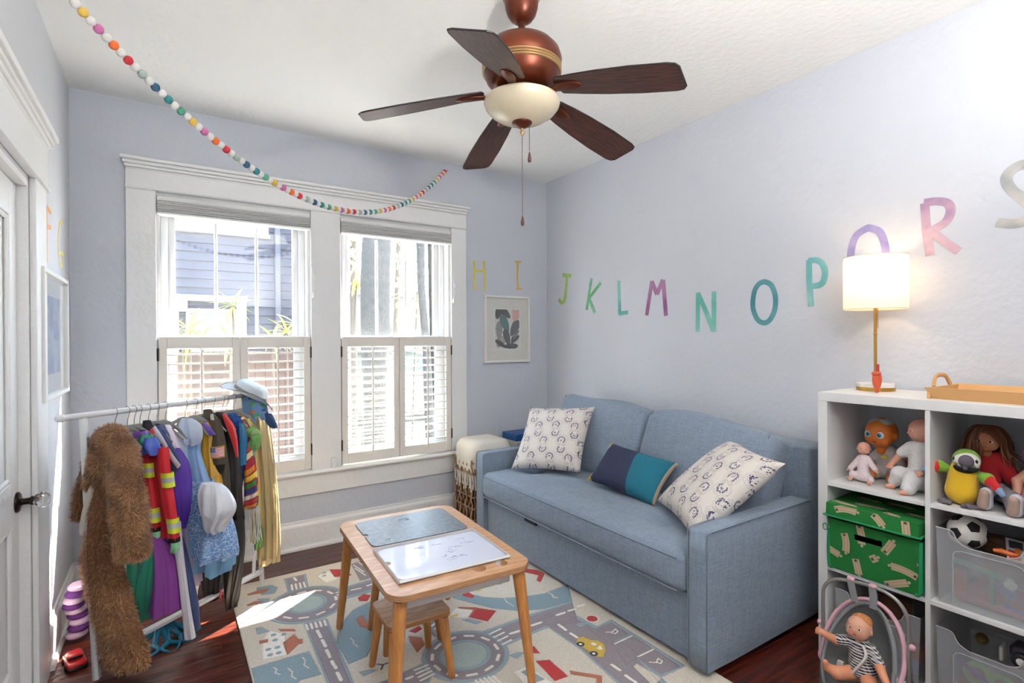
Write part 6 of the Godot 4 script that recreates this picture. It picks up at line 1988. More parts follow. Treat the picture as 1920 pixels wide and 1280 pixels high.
func jackets() -> void:
	# red firefighter costume
	var o := hung("firefighter_costume", "red toy firefighter costume with yellow and silver bands on both sleeves", "costume", 0.275)
	var red := mat("#c5202b", 0.7)
	put("body", cloth_tube([[0.975, 0.029, 0.071, 0.014, 0.000], [0.93, -0.012, 0.112, 0.022, 0.000], [0.8, -0.021, 0.171, 0.029, 0.000], [0.6, -0.008, 0.178, 0.032, 0.000], [0.5, 0.013, 0.177, 0.032, 0.000]], 0.004, 4, 0.3), red, o)
	put("collar", cloth_tube([[1, 0.033, 0.065, 0.013, 0.003], [0.96, 0.026, 0.083, 0.019, 0.003]], 0.003, 4, 0.6, 28, 4), mat("#16171c", 0.8), o)
	for s in [[0.045, 0.0, 0.03], [0.15, -0.035, 0.025]]:
		var dx: float = s[0]
		var rows := [[0.93 + s[1], dx, dx + 0.048, 0.02, s[2]], [0.8 + s[1], dx + 0.012, dx + 0.065, 0.021, s[2]], [0.65 + s[1], dx + 0.047, dx + 0.097, 0.02, s[2]], [0.545 + s[1], dx + 0.072, dx + 0.112, 0.018, s[2]]]
		var sl := put("sleeve", cloth_tube(rows, 0.003, 3, dx * 9.0, 28, 18), red, o)
		for y in [0.815, 0.625]:
			for k in 3:
				var yy: float = y + s[1] - k * 0.02
				var t: float = (0.93 + s[1] - yy) / 0.385
				var xm: float = dx + lerpf(0.025, 0.092, t) + 0.004
				put("reflective_band", cloth_tube([[yy + 0.0105, xm - 0.0285 + 0.005 * t, xm + 0.0285 - 0.004 * t, 0.0225 - 0.002 * t, s[2]], [yy - 0.0105, xm - 0.0265 + 0.005 * t, xm + 0.0305 - 0.004 * t, 0.0225 - 0.002 * t, s[2]]], 0.0, 3, 0.0, 24, 2), mat(["#d7e23c", "#b9bcbd", "#d7e23c"][k], 0.4), sl)
		put("cuff", cloth_tube([[0.553 + s[1], dx + 0.071, dx + 0.113, 0.019, s[2]], [0.535 + s[1], dx + 0.073, dx + 0.114, 0.019, s[2]]], 0.0, 3, 0.0, 24, 2), mat("#15161a", 0.8), sl)
		put("green_glove", cloth_tube([[0.537 + s[1], dx + 0.078, dx + 0.112, 0.014, s[2]], [0.51 + s[1], dx + 0.08, dx + 0.114, 0.013, s[2]], [0.485 + s[1], dx + 0.075, dx + 0.1, 0.008, s[2]]], 0.003, 3, 1.0, 20, 8, false), satin("#8fd09a"), sl)
	# navy and white racing suit
	o = hung("racing_suit", "navy blue and white one-piece suit with a chequered collar edge", "costume", 0.318)
	var navy := mat("#33406a", 0.75)
	var white := satin("#d9d5da", 0.4)
	put("body", cloth_tube([[0.975, 0.007, 0.063, 0.014, 0.000], [0.92, -0.034, 0.124, 0.022, 0.000], [0.75, -0.020, 0.150, 0.029, 0.000], [0.55, 0.035, 0.175, 0.032, 0.000]], 0.004, 4, 0.7), navy, o)
	put("cap_sleeve", cloth_tube([[0.965, 0.034, 0.100, 0.009, 0.028], [0.9, 0.020, 0.180, 0.013, 0.032], [0.82, 0.014, 0.235, 0.014, 0.032], [0.755, 0.070, 0.174, 0.012, 0.032], [0.735, 0.096, 0.124, 0.007, 0.032]], 0.003, 3, 0.2, 32, 18), navy, o)
	put("white_band", tb(curve([Vector3(0.085, 0.968, 0.04), Vector3(0.135, 0.925, 0.045), Vector3(0.19, 0.86, 0.045), Vector3(0.235, 0.81, 0.04)], 5), Vector2(0.014, 0.006), 8), white, o)
	for k in 8:
		put("chequer", bx(Vector3(0.055 - k * 0.003, 0.965 - k * 0.011, 0.046), Vector3(0.01, 0.009, 0.012), 0.001), mat("#16171c" if k % 2 else "#e2e2e2", 0.7), o)
	put("white_panel", cloth_tube([[0.7, 0.137, 0.165, 0.018, 0.014], [0.66, 0.141, 0.170, 0.019, 0.015]], 0.002, 3, 0.0, 24, 4), white, o)
	put("leg", cloth_tube([[0.56, 0.135, 0.197, 0.022, 0.014], [0.4, 0.180, 0.222, 0.014, 0.014], [0.2, 0.221, 0.256, 0.014, 0.014], [0.065, 0.240, 0.282, 0.014, 0.014]], 0.004, 4, 0.4, 32, 16), white, o)
	put("leg", cloth_tube([[0.56, 0.039, 0.128, 0.022, -0.021], [0.4, 0.126, 0.191, 0.025, -0.021], [0.2, 0.186, 0.251, 0.025, -0.021], [0.08, 0.196, 0.261, 0.025, -0.021]], 0.004, 4, 0.9, 32, 16), navy, o)
	# olive flight jacket
	o = hung("flight_jacket", "olive flight jacket with a flag patch on its short wide sleeve", "jacket", 0.585)
	var olive := woven("#3f382b", "#544b3a", 8.0, 0.4, 0.2)
	put("body", cloth_tube([[0.985, 0.010, 0.070, 0.018, 0.000], [0.93, -0.010, 0.120, 0.025, 0.000], [0.75, 0.012, 0.158, 0.029, 0.000], [0.55, 0.035, 0.175, 0.032, 0.000]], 0.005, 4, 0.5), olive, o)
	put("collar", cloth_tube([[1.01, 0.031, 0.065, 0.014, 0.010], [0.97, 0.026, 0.081, 0.022, 0.010], [0.945, 0.023, 0.078, 0.014, 0.010]], 0.005, 4, 0.9, 32, 8), olive, o)
	put("white_lining", cloth_tube([[0.99, 0.077, 0.086, 0.006, 0.017], [0.955, 0.088, 0.100, 0.007, 0.021]], 0.003, 3, 0.0, 20, 4), mat("#c9c7c2", 0.8), o)
	var e := 0.0
	var sl := put("sleeve", cloth_tube([[0.965, e + 0.07, 0.13, 0.02, 0.02], [0.87, e + 0.072, 0.165, 0.03, 0.03], [0.8, e + 0.075, 0.178, 0.032, 0.035], [0.755, e + 0.078, 0.178, 0.03, 0.035]], 0.002, 3, 0.1, 36, 16), olive, o)
	put("sleeve_lining", cloth_tube([[0.765, e + 0.083, 0.172, 0.026, 0.035], [0.73, e + 0.083, 0.168, 0.025, 0.033], [0.7, e + 0.09, 0.15, 0.018, 0.03]], 0.002, 3, 0.1, 32, 8, false), mat("#171310", 0.9), sl)
	# the flag: a canton of stars on seven red and six white stripes, with a gold edge
	var p := Paint.new(0.09, 0.056, 2200, Color("#c79a3c"))
	for k in 13:
		p.poly([Vector2(0.004, 0.004 + k * 0.048 / 13), Vector2(0.086, 0.004 + k * 0.048 / 13), Vector2(0.086, 0.004 + (k + 1) * 0.048 / 13), Vector2(0.004, 0.004 + (k + 1) * 0.048 / 13)], Color("#b03a44") if k % 2 == 0 else Color("#e4dedd"))
	p.poly([Vector2(0.004, 0.004), Vector2(0.04, 0.004), Vector2(0.04, 0.004 + 7 * 0.048 / 13), Vector2(0.004, 0.004 + 7 * 0.048 / 13)], Color("#3f4a86"))
	for i in 6:
		for j in 5:
			p.disc(Vector2(0.0075 + i * 0.0058, 0.0068 + j * 0.005), 0.0011, Color("#e4dedd"))
	var rows := []
	for j in 7:
		var row := PackedVector3Array()
		for i in 9:
			var a := lerpf(1.75, -0.05, i / 8.0)
			row.append(Vector3(0.126 + signf(cos(a)) * pow(absf(cos(a)), 0.85) * 0.0545, 0.785 + j * 0.0093 + 0.006 * (i / 8.0), 0.035 + signf(sin(a)) * pow(absf(sin(a)), 0.7) * 0.0345))
		rows.append(row)
	var fm := MB.new()
	fm.grid(rows)
	put("flag_patch", fm, printed(p.texture(), 0.8), sl)
	# black suit with a red lapel
	o = hung("black_suit", "long black costume suit with a red satin lapel, reaching nearly to the floor", "costume", 0.64)
	var black := satin("#26211f", 0.5, 0.25)
	put("jacket", cloth_tube([[0.985, 0.010, 0.070, 0.018, 0.000], [0.93, -0.021, 0.131, 0.025, 0.000], [0.7, -0.005, 0.175, 0.036, 0.000], [0.45, 0.041, 0.189, 0.040, 0.000]], 0.008, 5, 0.5), black, o)
	put("red_lapel", cloth_tube([[0.985, 0.099, 0.114, 0.009, 0.025], [0.93, 0.132, 0.178, 0.010, 0.032], [0.86, 0.172, 0.203, 0.009, 0.035], [0.78, 0.201, 0.209, 0.004, 0.035]], 0.002, 3, 0.0, 24, 12), satin("#cf3b3c"), o)
	put("trouser_leg", cloth_tube([[0.47, 0.092, 0.210, 0.036, 0.014], [0.3, 0.104, 0.208, 0.036, 0.014], [0.1, 0.119, 0.164, 0.030, 0.014], [0.02, 0.118, 0.145, 0.018, 0.014]], 0.011, 5, 0.9, 48), black, o)
	put("trouser_leg", cloth_tube([[0.47, -0.042, 0.126, 0.036, 0.028], [0.3, -0.025, 0.110, 0.040, 0.035], [0.12, -0.012, 0.077, 0.036, 0.035], [0.06, 0.003, 0.072, 0.029, 0.035]], 0.011, 5, 1.9, 48), black, o)
	put("red_tag", cloth_tube([[0.135, 0.129, 0.136, 0.004, 0.070], [0.09, 0.124, 0.131, 0.004, 0.070]], 0.0, 3, 0.0, 16, 4, false), mat("#c92a2a", 0.6), o)

func hats() -> void:
	# the sequin hat perched on the far end of the rail
	var h := thing("sequin_hat", "silver sequin brimmed hat perched on the far end of the clothes rail", "hat", Vector3(0.375, 1.058, -3.145))
	var lean := Vector3(0.5, 0.85, 0.12).normalized()
	var across := lean.cross(Vector3(0.1, 0, 1)).normalized()
	h.basis = Basis(across, lean, across.cross(lean))
	var sil := sequins("#c3cad2", "#f2f5f8", 14.0)
	sil.metallic = 0.25
	put("crown", lt([Vector2(0.088, 0.0), Vector2(0.086, 0.03), Vector2(0.08, 0.05), Vector2(0.066, 0.063), Vector2(0.03, 0.07), Vector2(0.001, 0.068)], 40, Vector3.ZERO), sil, h)
	var rows := []
	for k in 6:
		var t := k / 5.0
		var row := PackedVector3Array()
		for i in 40:
			var a := TAU * i / 40.0
			var r := 0.087 + 0.058 * t
			row.append(Vector3(cos(a) * r, 0.002 - 0.008 * t + 0.034 * t * t * pow(absf(sin(a)), 2.0) - 0.02 * t * pow(absf(cos(a)), 2.0), sin(a) * r * 0.9))
		rows.append(row)
	var b := MB.new()
	b.grid(rows, true)
	put("brim", b, sil, h)
	put("hat_band", lt([Vector2(0.0885, 0.002), Vector2(0.0885, 0.02)], 40, Vector3.ZERO), mat("#8f8d8b", 0.6), h)
	var edge := []
	for i in 41:
		var a := TAU * i / 40.0
		edge.append(Vector3(cos(a) * 0.145, -0.006 + 0.034 * pow(absf(sin(a)), 2.0) - 0.02 * pow(absf(cos(a)), 2.0), sin(a) * 0.145 * 0.9))
	put("brim_edge", tb(edge, 0.0015, 5, false), mat("#5f5356", 0.7), h)
	# printed cloth cap below it
	var o := hung("printed_cap", "soft blue cloth cap printed with green leaves hanging under the silver hat", "hat", 0.86)
	var p := Paint.new(1.0, 1.0, 256, Color("#6486ad"))
	var rng := RandomNumberGenerator.new()
	rng.seed = 15
	for k in 26:
		var c := Vector2(rng.randf(), rng.randf())
		var q := []
		for i in 14:
			var a := TAU * i / 14.0
			q.append(c + Vector2(cos(a) * 0.07, sin(a) * 0.035).rotated(k * 1.3))
		p.poly(q, Color(["#4f9a55", "#3c7d4c", "#2f4f80", "#c26a3a"][k % 4 if k % 5 else 0]))
	var pm := printed(p.texture(), 0.85)
	pm.cull_mode = BaseMaterial3D.CULL_DISABLED
	put("crown", cloth_tube([[1.06, 0.023, 0.100, 0.022, 0.021], [1.03, 0.006, 0.127, 0.040, 0.021], [0.97, 0.014, 0.149, 0.040, 0.021], [0.925, 0.049, 0.164, 0.032, 0.021]], 0.006, 5, 0.6, 40, 14), pm, o)
	put("ear_flap", cloth_tube([[0.96, 0.129, 0.184, 0.014, 0.021], [0.93, 0.138, 0.205, 0.014, 0.021], [0.885, 0.185, 0.228, 0.009, 0.021]], 0.003, 3, 0.2, 24, 8, false), mat("#27406b", 0.8), o)
	put("green_strip", cloth_tube([[1.04, -0.002, 0.007, 0.006, 0.035], [0.98, 0.016, 0.029, 0.009, 0.038], [0.9, 0.059, 0.071, 0.008, 0.035]], 0.002, 3, 0.2, 20, 8, false), mat("#3f8a48", 0.8), o)

# ---------------------------------------------------------------- dolls and toys
# one smooth skin over tapered bones: distances joined softly on a grid, then meshed as surface nets
func skin_over(bones: Array, cell: float, soft: float) -> MB:
	var lo := Vector3.ONE * 1e9
	var hi := -lo
	for q in bones:
		var r := maxf(q[2], q[3]) + soft + cell * 2.0
		lo = lo.min(Vector3(q[0]) - Vector3.ONE * r).min(Vector3(q[1]) - Vector3.ONE * r)
		hi = hi.max(Vector3(q[0]) + Vector3.ONE * r).max(Vector3(q[1]) + Vector3.ONE * r)
	var nx := int((hi.x - lo.x) / cell) + 2
	var ny := int((hi.y - lo.y) / cell) + 2
	var nz := int((hi.z - lo.z) / cell) + 2
	var g := PackedFloat32Array()
	g.resize(nx * ny * nz)
	g.fill(1.0)
	for q in bones:
		var a: Vector3 = q[0]
		var ab: Vector3 = Vector3(q[1]) - a
		var ra: float = q[2]
		var dr: float = float(q[3]) - ra
		var l2 := maxf(ab.length_squared(), 1e-12)
		var r := maxf(q[2], q[3]) + soft + cell * 2.0
		var p0 := (a.min(q[1]) - Vector3.ONE * r - lo) / cell
		var p1 := (a.max(q[1]) + Vector3.ONE * r - lo) / cell
		for z in range(maxi(0, int(p0.z)), mini(nz, int(p1.z) + 1)):
			for y in range(maxi(0, int(p0.y)), mini(ny, int(p1.y) + 1)):
				var row := (z * ny + y) * nx
				for x in range(maxi(0, int(p0.x)), mini(nx, int(p1.x) + 1)):
					var p := lo + Vector3(x, y, z) * cell - a
					var t := clampf(p.dot(ab) / l2, 0.0, 1.0)
					var d := (p - ab * t).length() - ra - dr * t
					var e := g[row + x]
					var h := clampf(0.5 + 0.5 * (e - d) / soft, 0.0, 1.0)
					g[row + x] = lerpf(e, d, h) - soft * h * (1.0 - h)
	var b := MB.new()
	var at := PackedInt32Array()
	at.resize(nx * ny * nz)
	at.fill(-1)
	var sx := nx
	var off := [0, 1, nx, nx + 1, nx * ny, nx * ny + 1, nx * ny + nx, nx * ny + nx + 1]
	var ends := [[0, 1], [2, 3], [4, 5], [6, 7], [0, 2], [1, 3], [4, 6], [5, 7], [0, 4], [1, 5], [2, 6], [3, 7]]
	for z in nz - 1:
		for y in ny - 1:
			for x in nx - 1:
				var i := (z * ny + y) * nx + x
				var inside := 0
				for k in 8:
					if g[i + off[k]] < 0.0:
						inside += 1
				if inside == 0 or inside == 8:
					continue
				var sum := Vector3.ZERO
				var n := 0
				for e in ends:
					var d0 := g[i + off[e[0]]]
					var d1 := g[i + off[e[1]]]
					if (d0 < 0.0) != (d1 < 0.0):
						var t := d0 / (d0 - d1)
						var c0 := Vector3(e[0] & 1, (e[0] >> 1) & 1, e[0] >> 2)
						var c1 := Vector3(e[1] & 1, (e[1] >> 1) & 1, e[1] >> 2)
						sum += c0.lerp(c1, t)
						n += 1
				at[i] = b.vert(lo + (Vector3(x, y, z) + sum / n) * cell)
	for z in range(1, nz - 1):
		for y in range(1, ny - 1):
			for x in range(1, nx - 1):
				var i := (z * ny + y) * nx + x
				var here := g[i] < 0.0
				if here != (g[i + 1] < 0.0):
					net(b, at, i, i - nx, i - nx - nx * ny, i - nx * ny, here)
				if here != (g[i + nx] < 0.0):
					net(b, at, i, i - nx * ny, i - nx * ny - 1, i - 1, here)
				if here != (g[i + nx * ny] < 0.0):
					net(b, at, i, i - 1, i - 1 - nx, i - nx, here)
	return b

func net(b: MB, at: PackedInt32Array, i: int, j: int, k: int, l: int, here: bool) -> void:
	if at[i] < 0 or at[j] < 0 or at[k] < 0 or at[l] < 0:
		return
	if here:
		b.qi(at[i], at[j], at[k], at[l])
	else:
		b.qi(at[l], at[k], at[j], at[i])

func vinyl(hex: String) -> StandardMaterial3D:
	var key := "vinyl" + hex
	if mats.has(key):
		return mats[key]
	var m := StandardMaterial3D.new()
	m.albedo_color = Color(hex)
	m.roughness = 0.45
	m.subsurf_scatter_enabled = true
	m.subsurf_scatter_strength = 0.15
	mats[key] = m
	return m

# a small hand: a palm, four bent fingers of unequal length and a thumb from its side
func hand(bones: Array, wrist: Vector3, dir: Vector3, side: Vector3, s: float) -> void:
	var d := dir.normalized()
	var x := (side - d * side.dot(d)).normalized()
	var down := d.cross(x)
	var palm := wrist + d * s * 0.5
	bones.append([wrist, palm, s * 0.22, s * 0.28])
	for k in 4:
		var root := palm + x * s * (0.3 - 0.2 * k) + d * s * 0.12
		var l: float = s * [0.36, 0.42, 0.4, 0.3][k]
		var knuckle := root + d * l * 0.55 + x * s * (0.06 - 0.04 * k)
		bones.append([root, knuckle, s * 0.1, s * 0.09])
		bones.append([knuckle, knuckle + (d * 0.8 - down * 0.5).normalized() * l * 0.55, s * 0.09, s * 0.075])
	var th := wrist + d * s * 0.25 + x * s * 0.22
	bones.append([th, th + (x + d * 0.5).normalized() * s * 0.28, s * 0.11, s * 0.085])

# head of a doll on a grid of its own: skull, cheeks, chin, nose and ears; faces the local z of `turn`
func head(o: Node3D, at: Vector3, r: float, turn: Basis, skin_m: Material, eye_hex: String, big := 1.0, lip_hex := "#c04a4a", bald := true) -> Node3D:
	var bones := [
		[Vector3(0, 0.12 * r, -0.12 * r), Vector3(0, 0.1 * r, 0.02 * r), 0.92 * r, 0.9 * r],
		[Vector3(-0.36 * r, -0.3 * r, 0.32 * r), Vector3(0.36 * r, -0.3 * r, 0.32 * r), 0.48 * r, 0.48 * r],
		[Vector3(0, -0.5 * r, 0.4 * r), Vector3(0, -0.6 * r, 0.44 * r), 0.34 * r, 0.26 * r],
		[Vector3(0, -0.12 * r, 0.84 * r), Vector3(0, -0.18 * r, 0.93 * r), 0.08 * r, 0.1 * r],
		[Vector3(-0.12 * r, -0.46 * r, 0.76 * r), Vector3(0.12 * r, -0.46 * r, 0.76 * r), 0.07 * r, 0.07 * r],
		[Vector3(-0.9 * r, -0.02 * r, -0.02 * r), Vector3(-0.94 * r, -0.2 * r, 0.0), 0.15 * r, 0.12 * r],
		[Vector3(0.9 * r, -0.02 * r, -0.02 * r), Vector3(0.94 * r, -0.2 * r, 0.0), 0.15 * r, 0.12 * r],
		[Vector3(0, -0.7 * r, -0.1 * r), Vector3(0, -1.15 * r, -0.12 * r), 0.36 * r, 0.38 * r]]
	var h := put("head", skin_over(bones, r * 0.075, r * 0.16), skin_m, o)
	h.transform = Transform3D(turn, at)
	for s in [-1.0, 1.0]:
		var e := Vector3(s * 0.36 * r, 0.02 * r, 0.8 * r)
		var er := 0.15 * r * big
		put("eye", bl(e, Vector3(er * 1.15, er, er * 0.5), 16, 10), mat("#efece8", 0.15), h)
		put("iris", bl(e + Vector3(0, 0, er * 0.28), Vector3(er * 0.72, er * 0.76, er * 0.34), 14, 8), mat(eye_hex, 0.1), h)
		put("pupil", bl(e + Vector3(0, 0, er * 0.44), Vector3(er * 0.4, er * 0.44, er * 0.25), 12, 8), mat("#120f10", 0.08), h)
		put("brow", tb(curve([Vector3(s * 0.2 * r, 0.26 * r, 0.86 * r), Vector3(s * 0.38 * r, 0.32 * r, 0.8 * r), Vector3(s * 0.54 * r, 0.26 * r, 0.68 * r)], 4), 0.018 * r, 6), mat("#8a5b3e", 0.7), h)
	put("lips", bl(Vector3(0, -0.45 * r, 0.83 * r), Vector3(0.17 * r, 0.07 * r, 0.06 * r), 14, 8), mat(lip_hex, 0.35), h)
	return h

func cloth_print(key: String, ground: String, spots: Array, n: int, size: float) -> StandardMaterial3D:
	var p := Paint.new(1.0, 1.0, 256, Color(ground))
	var rng := RandomNumberGenerator.new()
	rng.seed = n
	for k in n:
		var c := Vector2(rng.randf(), rng.randf())
		p.line([c, c + Vector2(rng.randfn(), rng.randfn()) * size], size, Color(spots[k % spots.size()]))
	var m := printed(p.texture(), 0.9)
	m.uv1_triplanar = true
	m.uv1_scale = Vector3.ONE * 9
	mats[key] = m
	return m

func build_toys() -> void:
	dolls()
	parrot()
	long_haired_doll()
	green_box()
	bins()
	bouncer()

func dolls() -> void:
	var face := -PI / 2
	# the big doll with the orange vinyl head
	var o := thing("doll", "doll with a big orange vinyl head, large blue eyes and a grey romper", "doll", Vector3(2.575, 0.745, -0.985), face, "")
	var orange := vinyl("#d9772f")
	var romper := cloth_print("romper", "#a9a09c", ["#b9b0ac", "#8f8784"], 60, 0.03)
	var h := head(o, Vector3(-0.015, 0.197, 0.035), 0.062, Basis(Vector3.UP, -0.12) * Basis(Vector3.RIGHT, 0.05), orange, "#4aa6c4", 1.55, "#c2332b")
	put("hair_cap", cloth_tube([[0.062, -0.02, 0.02, 0.016, -0.004], [0.054, -0.038, 0.038, 0.032, -0.004], [0.044, -0.047, 0.047, 0.041, -0.006]], 0.001, 4, 0.0, 28, 8, false), satin("#b9c0c2"), h)
	var rb := [[Vector3(0, 0.035, 0), Vector3(0, 0.12, 0.005), 0.042, 0.034], [Vector3(0.03, 0.115, 0.01), Vector3(0.065, 0.07, 0.04), 0.019, 0.017], [Vector3(-0.03, 0.115, 0.01), Vector3(-0.068, 0.06, 0.03), 0.019, 0.018], [Vector3(0.025, 0.03, 0.01), Vector3(0.04, 0.028, 0.06), 0.025, 0.023], [Vector3(-0.025, 0.03, 0.01), Vector3(-0.03, 0.028, 0.06), 0.025, 0.023]]
	put("romper", skin_over(rb, 0.0045, 0.015), romper, o)
	var lg := [[Vector3(0.04, 0.028, 0.055), Vector3(0.045, 0.024, 0.1), 0.018, 0.015], [Vector3(0.045, 0.022, 0.1), Vector3(0.047, 0.04, 0.112), 0.014, 0.011]]
	put("leg", skin_over(lg, 0.0035, 0.008), orange, o)
	var lg2 := [[Vector3(-0.03, 0.028, 0.055), Vector3(-0.032, 0.024, 0.09), 0.018, 0.015], [Vector3(-0.032, 0.022, 0.09), Vector3(-0.033, 0.038, 0.1), 0.014, 0.011]]
	put("leg", skin_over(lg2, 0.0035, 0.008), orange, o)
	for s in [-1.0, 1.0]:
		var hb := []
		hand(hb, [Vector3(-0.068, 0.06, 0.03), Vector3(0, 0, 0), Vector3(0.065, 0.07, 0.04)][int(s) + 1], Vector3(s * 0.3, -0.4, 0.6), Vector3(-s, 0, 0.4), 0.03)
		put("hand", skin_over(hb, 0.0024, 0.004), orange, o)
	put("bib_patch", bl(Vector3(0.0, 0.098, 0.04), Vector3(0.014, 0.007, 0.005), 14, 8), mat("#d8b52f", 0.7), o)
	# small baby doll in pink
	o = thing("doll", "small bald baby doll in pale pink pyjamas sitting in front of the orange-headed doll", "doll", Vector3(2.425, 0.745, -1.018), face, "")
	var pinkish := vinyl("#d4a08a")
	var pj := cloth_print("pink pyjamas", "#d8c6c8", ["#c9a6b2", "#bfa0b8", "#e4d8d8"], 50, 0.025)
	head(o, Vector3(0.0, 0.142, 0.0), 0.0255, Basis(Vector3.UP, 0.35), pinkish, "#4a3a34", 0.8, "#c06058")
	var sm := [[Vector3(0, 0.03, 0), Vector3(0, 0.1, 0), 0.025, 0.02], [Vector3(-0.015, 0.1, 0), Vector3(-0.045, 0.055, 0.012), 0.012, 0.011], [Vector3(0.015, 0.1, 0), Vector3(0.048, 0.068, 0.018), 0.012, 0.011], [Vector3(-0.015, 0.025, 0), Vector3(-0.036, 0.03, 0.015), 0.019, 0.014], [Vector3(0.015, 0.025, 0), Vector3(0.03, 0.022, 0.018), 0.019, 0.015]]
	put("pyjamas", skin_over(sm, 0.0035, 0.009), pj, o)
	for q in [[Vector3(-0.036, 0.026, 0.014), Vector3(-0.042, 0.01, 0.03)], [Vector3(0.03, 0.02, 0.016), Vector3(0.034, 0.008, 0.034)]]:
		put("foot", skin_over([[q[0], q[1], 0.009, 0.007], [q[1], q[1] + Vector3(0, 0.006, 0.01), 0.007, 0.006]], 0.0022, 0.004), pinkish, o)
	for q in [[Vector3(-0.045, 0.055, 0.012), -1.0], [Vector3(0.048, 0.068, 0.018), 1.0]]:
		var hb := []
		hand(hb, q[0], Vector3(q[1] * 0.6, -0.6, 0.4), Vector3(0, 0, 1), 0.02)
		put("hand", skin_over(hb, 0.0018, 0.003), pinkish, o)
	# bald doll in white sprigged pyjamas
	o = thing("doll", "bald doll in white sprigged pyjamas turning its head to the left, beside the shelf divider", "doll", Vector3(2.46, 0.745, -0.835), face, "")
	var sprig := cloth_print("sprigged", "#d6d3d3", ["#8f9aa0", "#b39aa0", "#9fae9c"], 90, 0.014)
	var rosy := vinyl("#cf9880")
	head(o, Vector3(0.005, 0.238, 0.0), 0.046, Basis(Vector3.UP, -0.95), rosy, "#54453d", 0.8, "#b9655a")
	var md := [[Vector3(0, 0.045, 0), Vector3(0, 0.17, 0), 0.042, 0.034], [Vector3(0.03, 0.17, 0), Vector3(0.05, 0.14, 0.015), 0.022, 0.02], [Vector3(-0.03, 0.17, 0), Vector3(-0.055, 0.145, 0.01), 0.022, 0.02], [Vector3(0.02, 0.04, 0), Vector3(0.0, 0.06, 0.06), 0.036, 0.03], [Vector3(-0.02, 0.04, 0), Vector3(-0.055, 0.065, 0.035), 0.034, 0.027], [Vector3(0.0, 0.06, 0.06), Vector3(-0.008, 0.025, 0.085), 0.03, 0.026], [Vector3(-0.055, 0.065, 0.035), Vector3(-0.075, 0.03, 0.03), 0.027, 0.022]]
	put("pyjamas", skin_over(md, 0.0045, 0.012), sprig, o)
	for q in [[Vector3(-0.008, 0.02, 0.085), Vector3(-0.012, 0.012, 0.098)], [Vector3(-0.075, 0.024, 0.03), Vector3(-0.08, 0.012, 0.042)]]:
		put("foot", skin_over([[q[0], q[1], 0.016, 0.011], [q[1], q[1] + Vector3(-0.012, -0.002, 0.012), 0.011, 0.009]], 0.003, 0.006), rosy, o)
	for q in [[Vector3(-0.055, 0.145, 0.01), Vector3(-0.085, 0.1, 0.02), -1.0], [Vector3(0.05, 0.14, 0.015), Vector3(0.03, 0.095, 0.06), 1.0]]:
		var hb := [[q[0], q[1], 0.014, 0.011]]
		hand(hb, q[1], Vector3(-q[2] * 0.2 - 0.3, -0.5, 0.6), Vector3(q[2], 0, 0), 0.03)
		put("arm", skin_over(hb, 0.0026, 0.005), rosy, o)
	# brown-skinned doll behind it
	o = thing("doll", "brown-skinned doll in a striped red top, mostly hidden behind the sprigged pyjamas", "doll", Vector3(2.6, 0.745, -0.87), face, "")
	var brown := vinyl("#8a4a24")
	head(o, Vector3(0.03, 0.2, 0.0), 0.04, Basis(Vector3.UP, 0.1), brown, "#2b1a12", 0.8, "#8a3a30")
	put("top", skin_over([[Vector3(0.02, 0.04, 0), Vector3(0.025, 0.145, 0.01), 0.038, 0.03], [Vector3(0.0, 0.14, 0.01), Vector3(-0.02, 0.12, 0.02), 0.018, 0.017]], 0.0045, 0.01), cloth_print("striped top", "#b03a48", ["#e0cfc8"], 40, 0.03), o)
	var ab := [[Vector3(-0.02, 0.125, 0.02), Vector3(-0.045, 0.08, 0.045), 0.017, 0.014], [Vector3(-0.045, 0.08, 0.045), Vector3(-0.05, 0.05, 0.065), 0.014, 0.011]]
	hand(ab, Vector3(-0.05, 0.05, 0.065), Vector3(-0.1, -0.6, 0.5), Vector3(1, 0, 0), 0.03)
	put("arm", skin_over(ab, 0.0028, 0.005), brown, o)
	put("leg", skin_over([[Vector3(0.0, 0.03, 0.02), Vector3(-0.01, 0.025, 0.09), 0.022, 0.017], [Vector3(0.05, 0.03, 0.02), Vector3(0.06, 0.025, 0.09), 0.022, 0.017]], 0.0035, 0.006), brown, o)

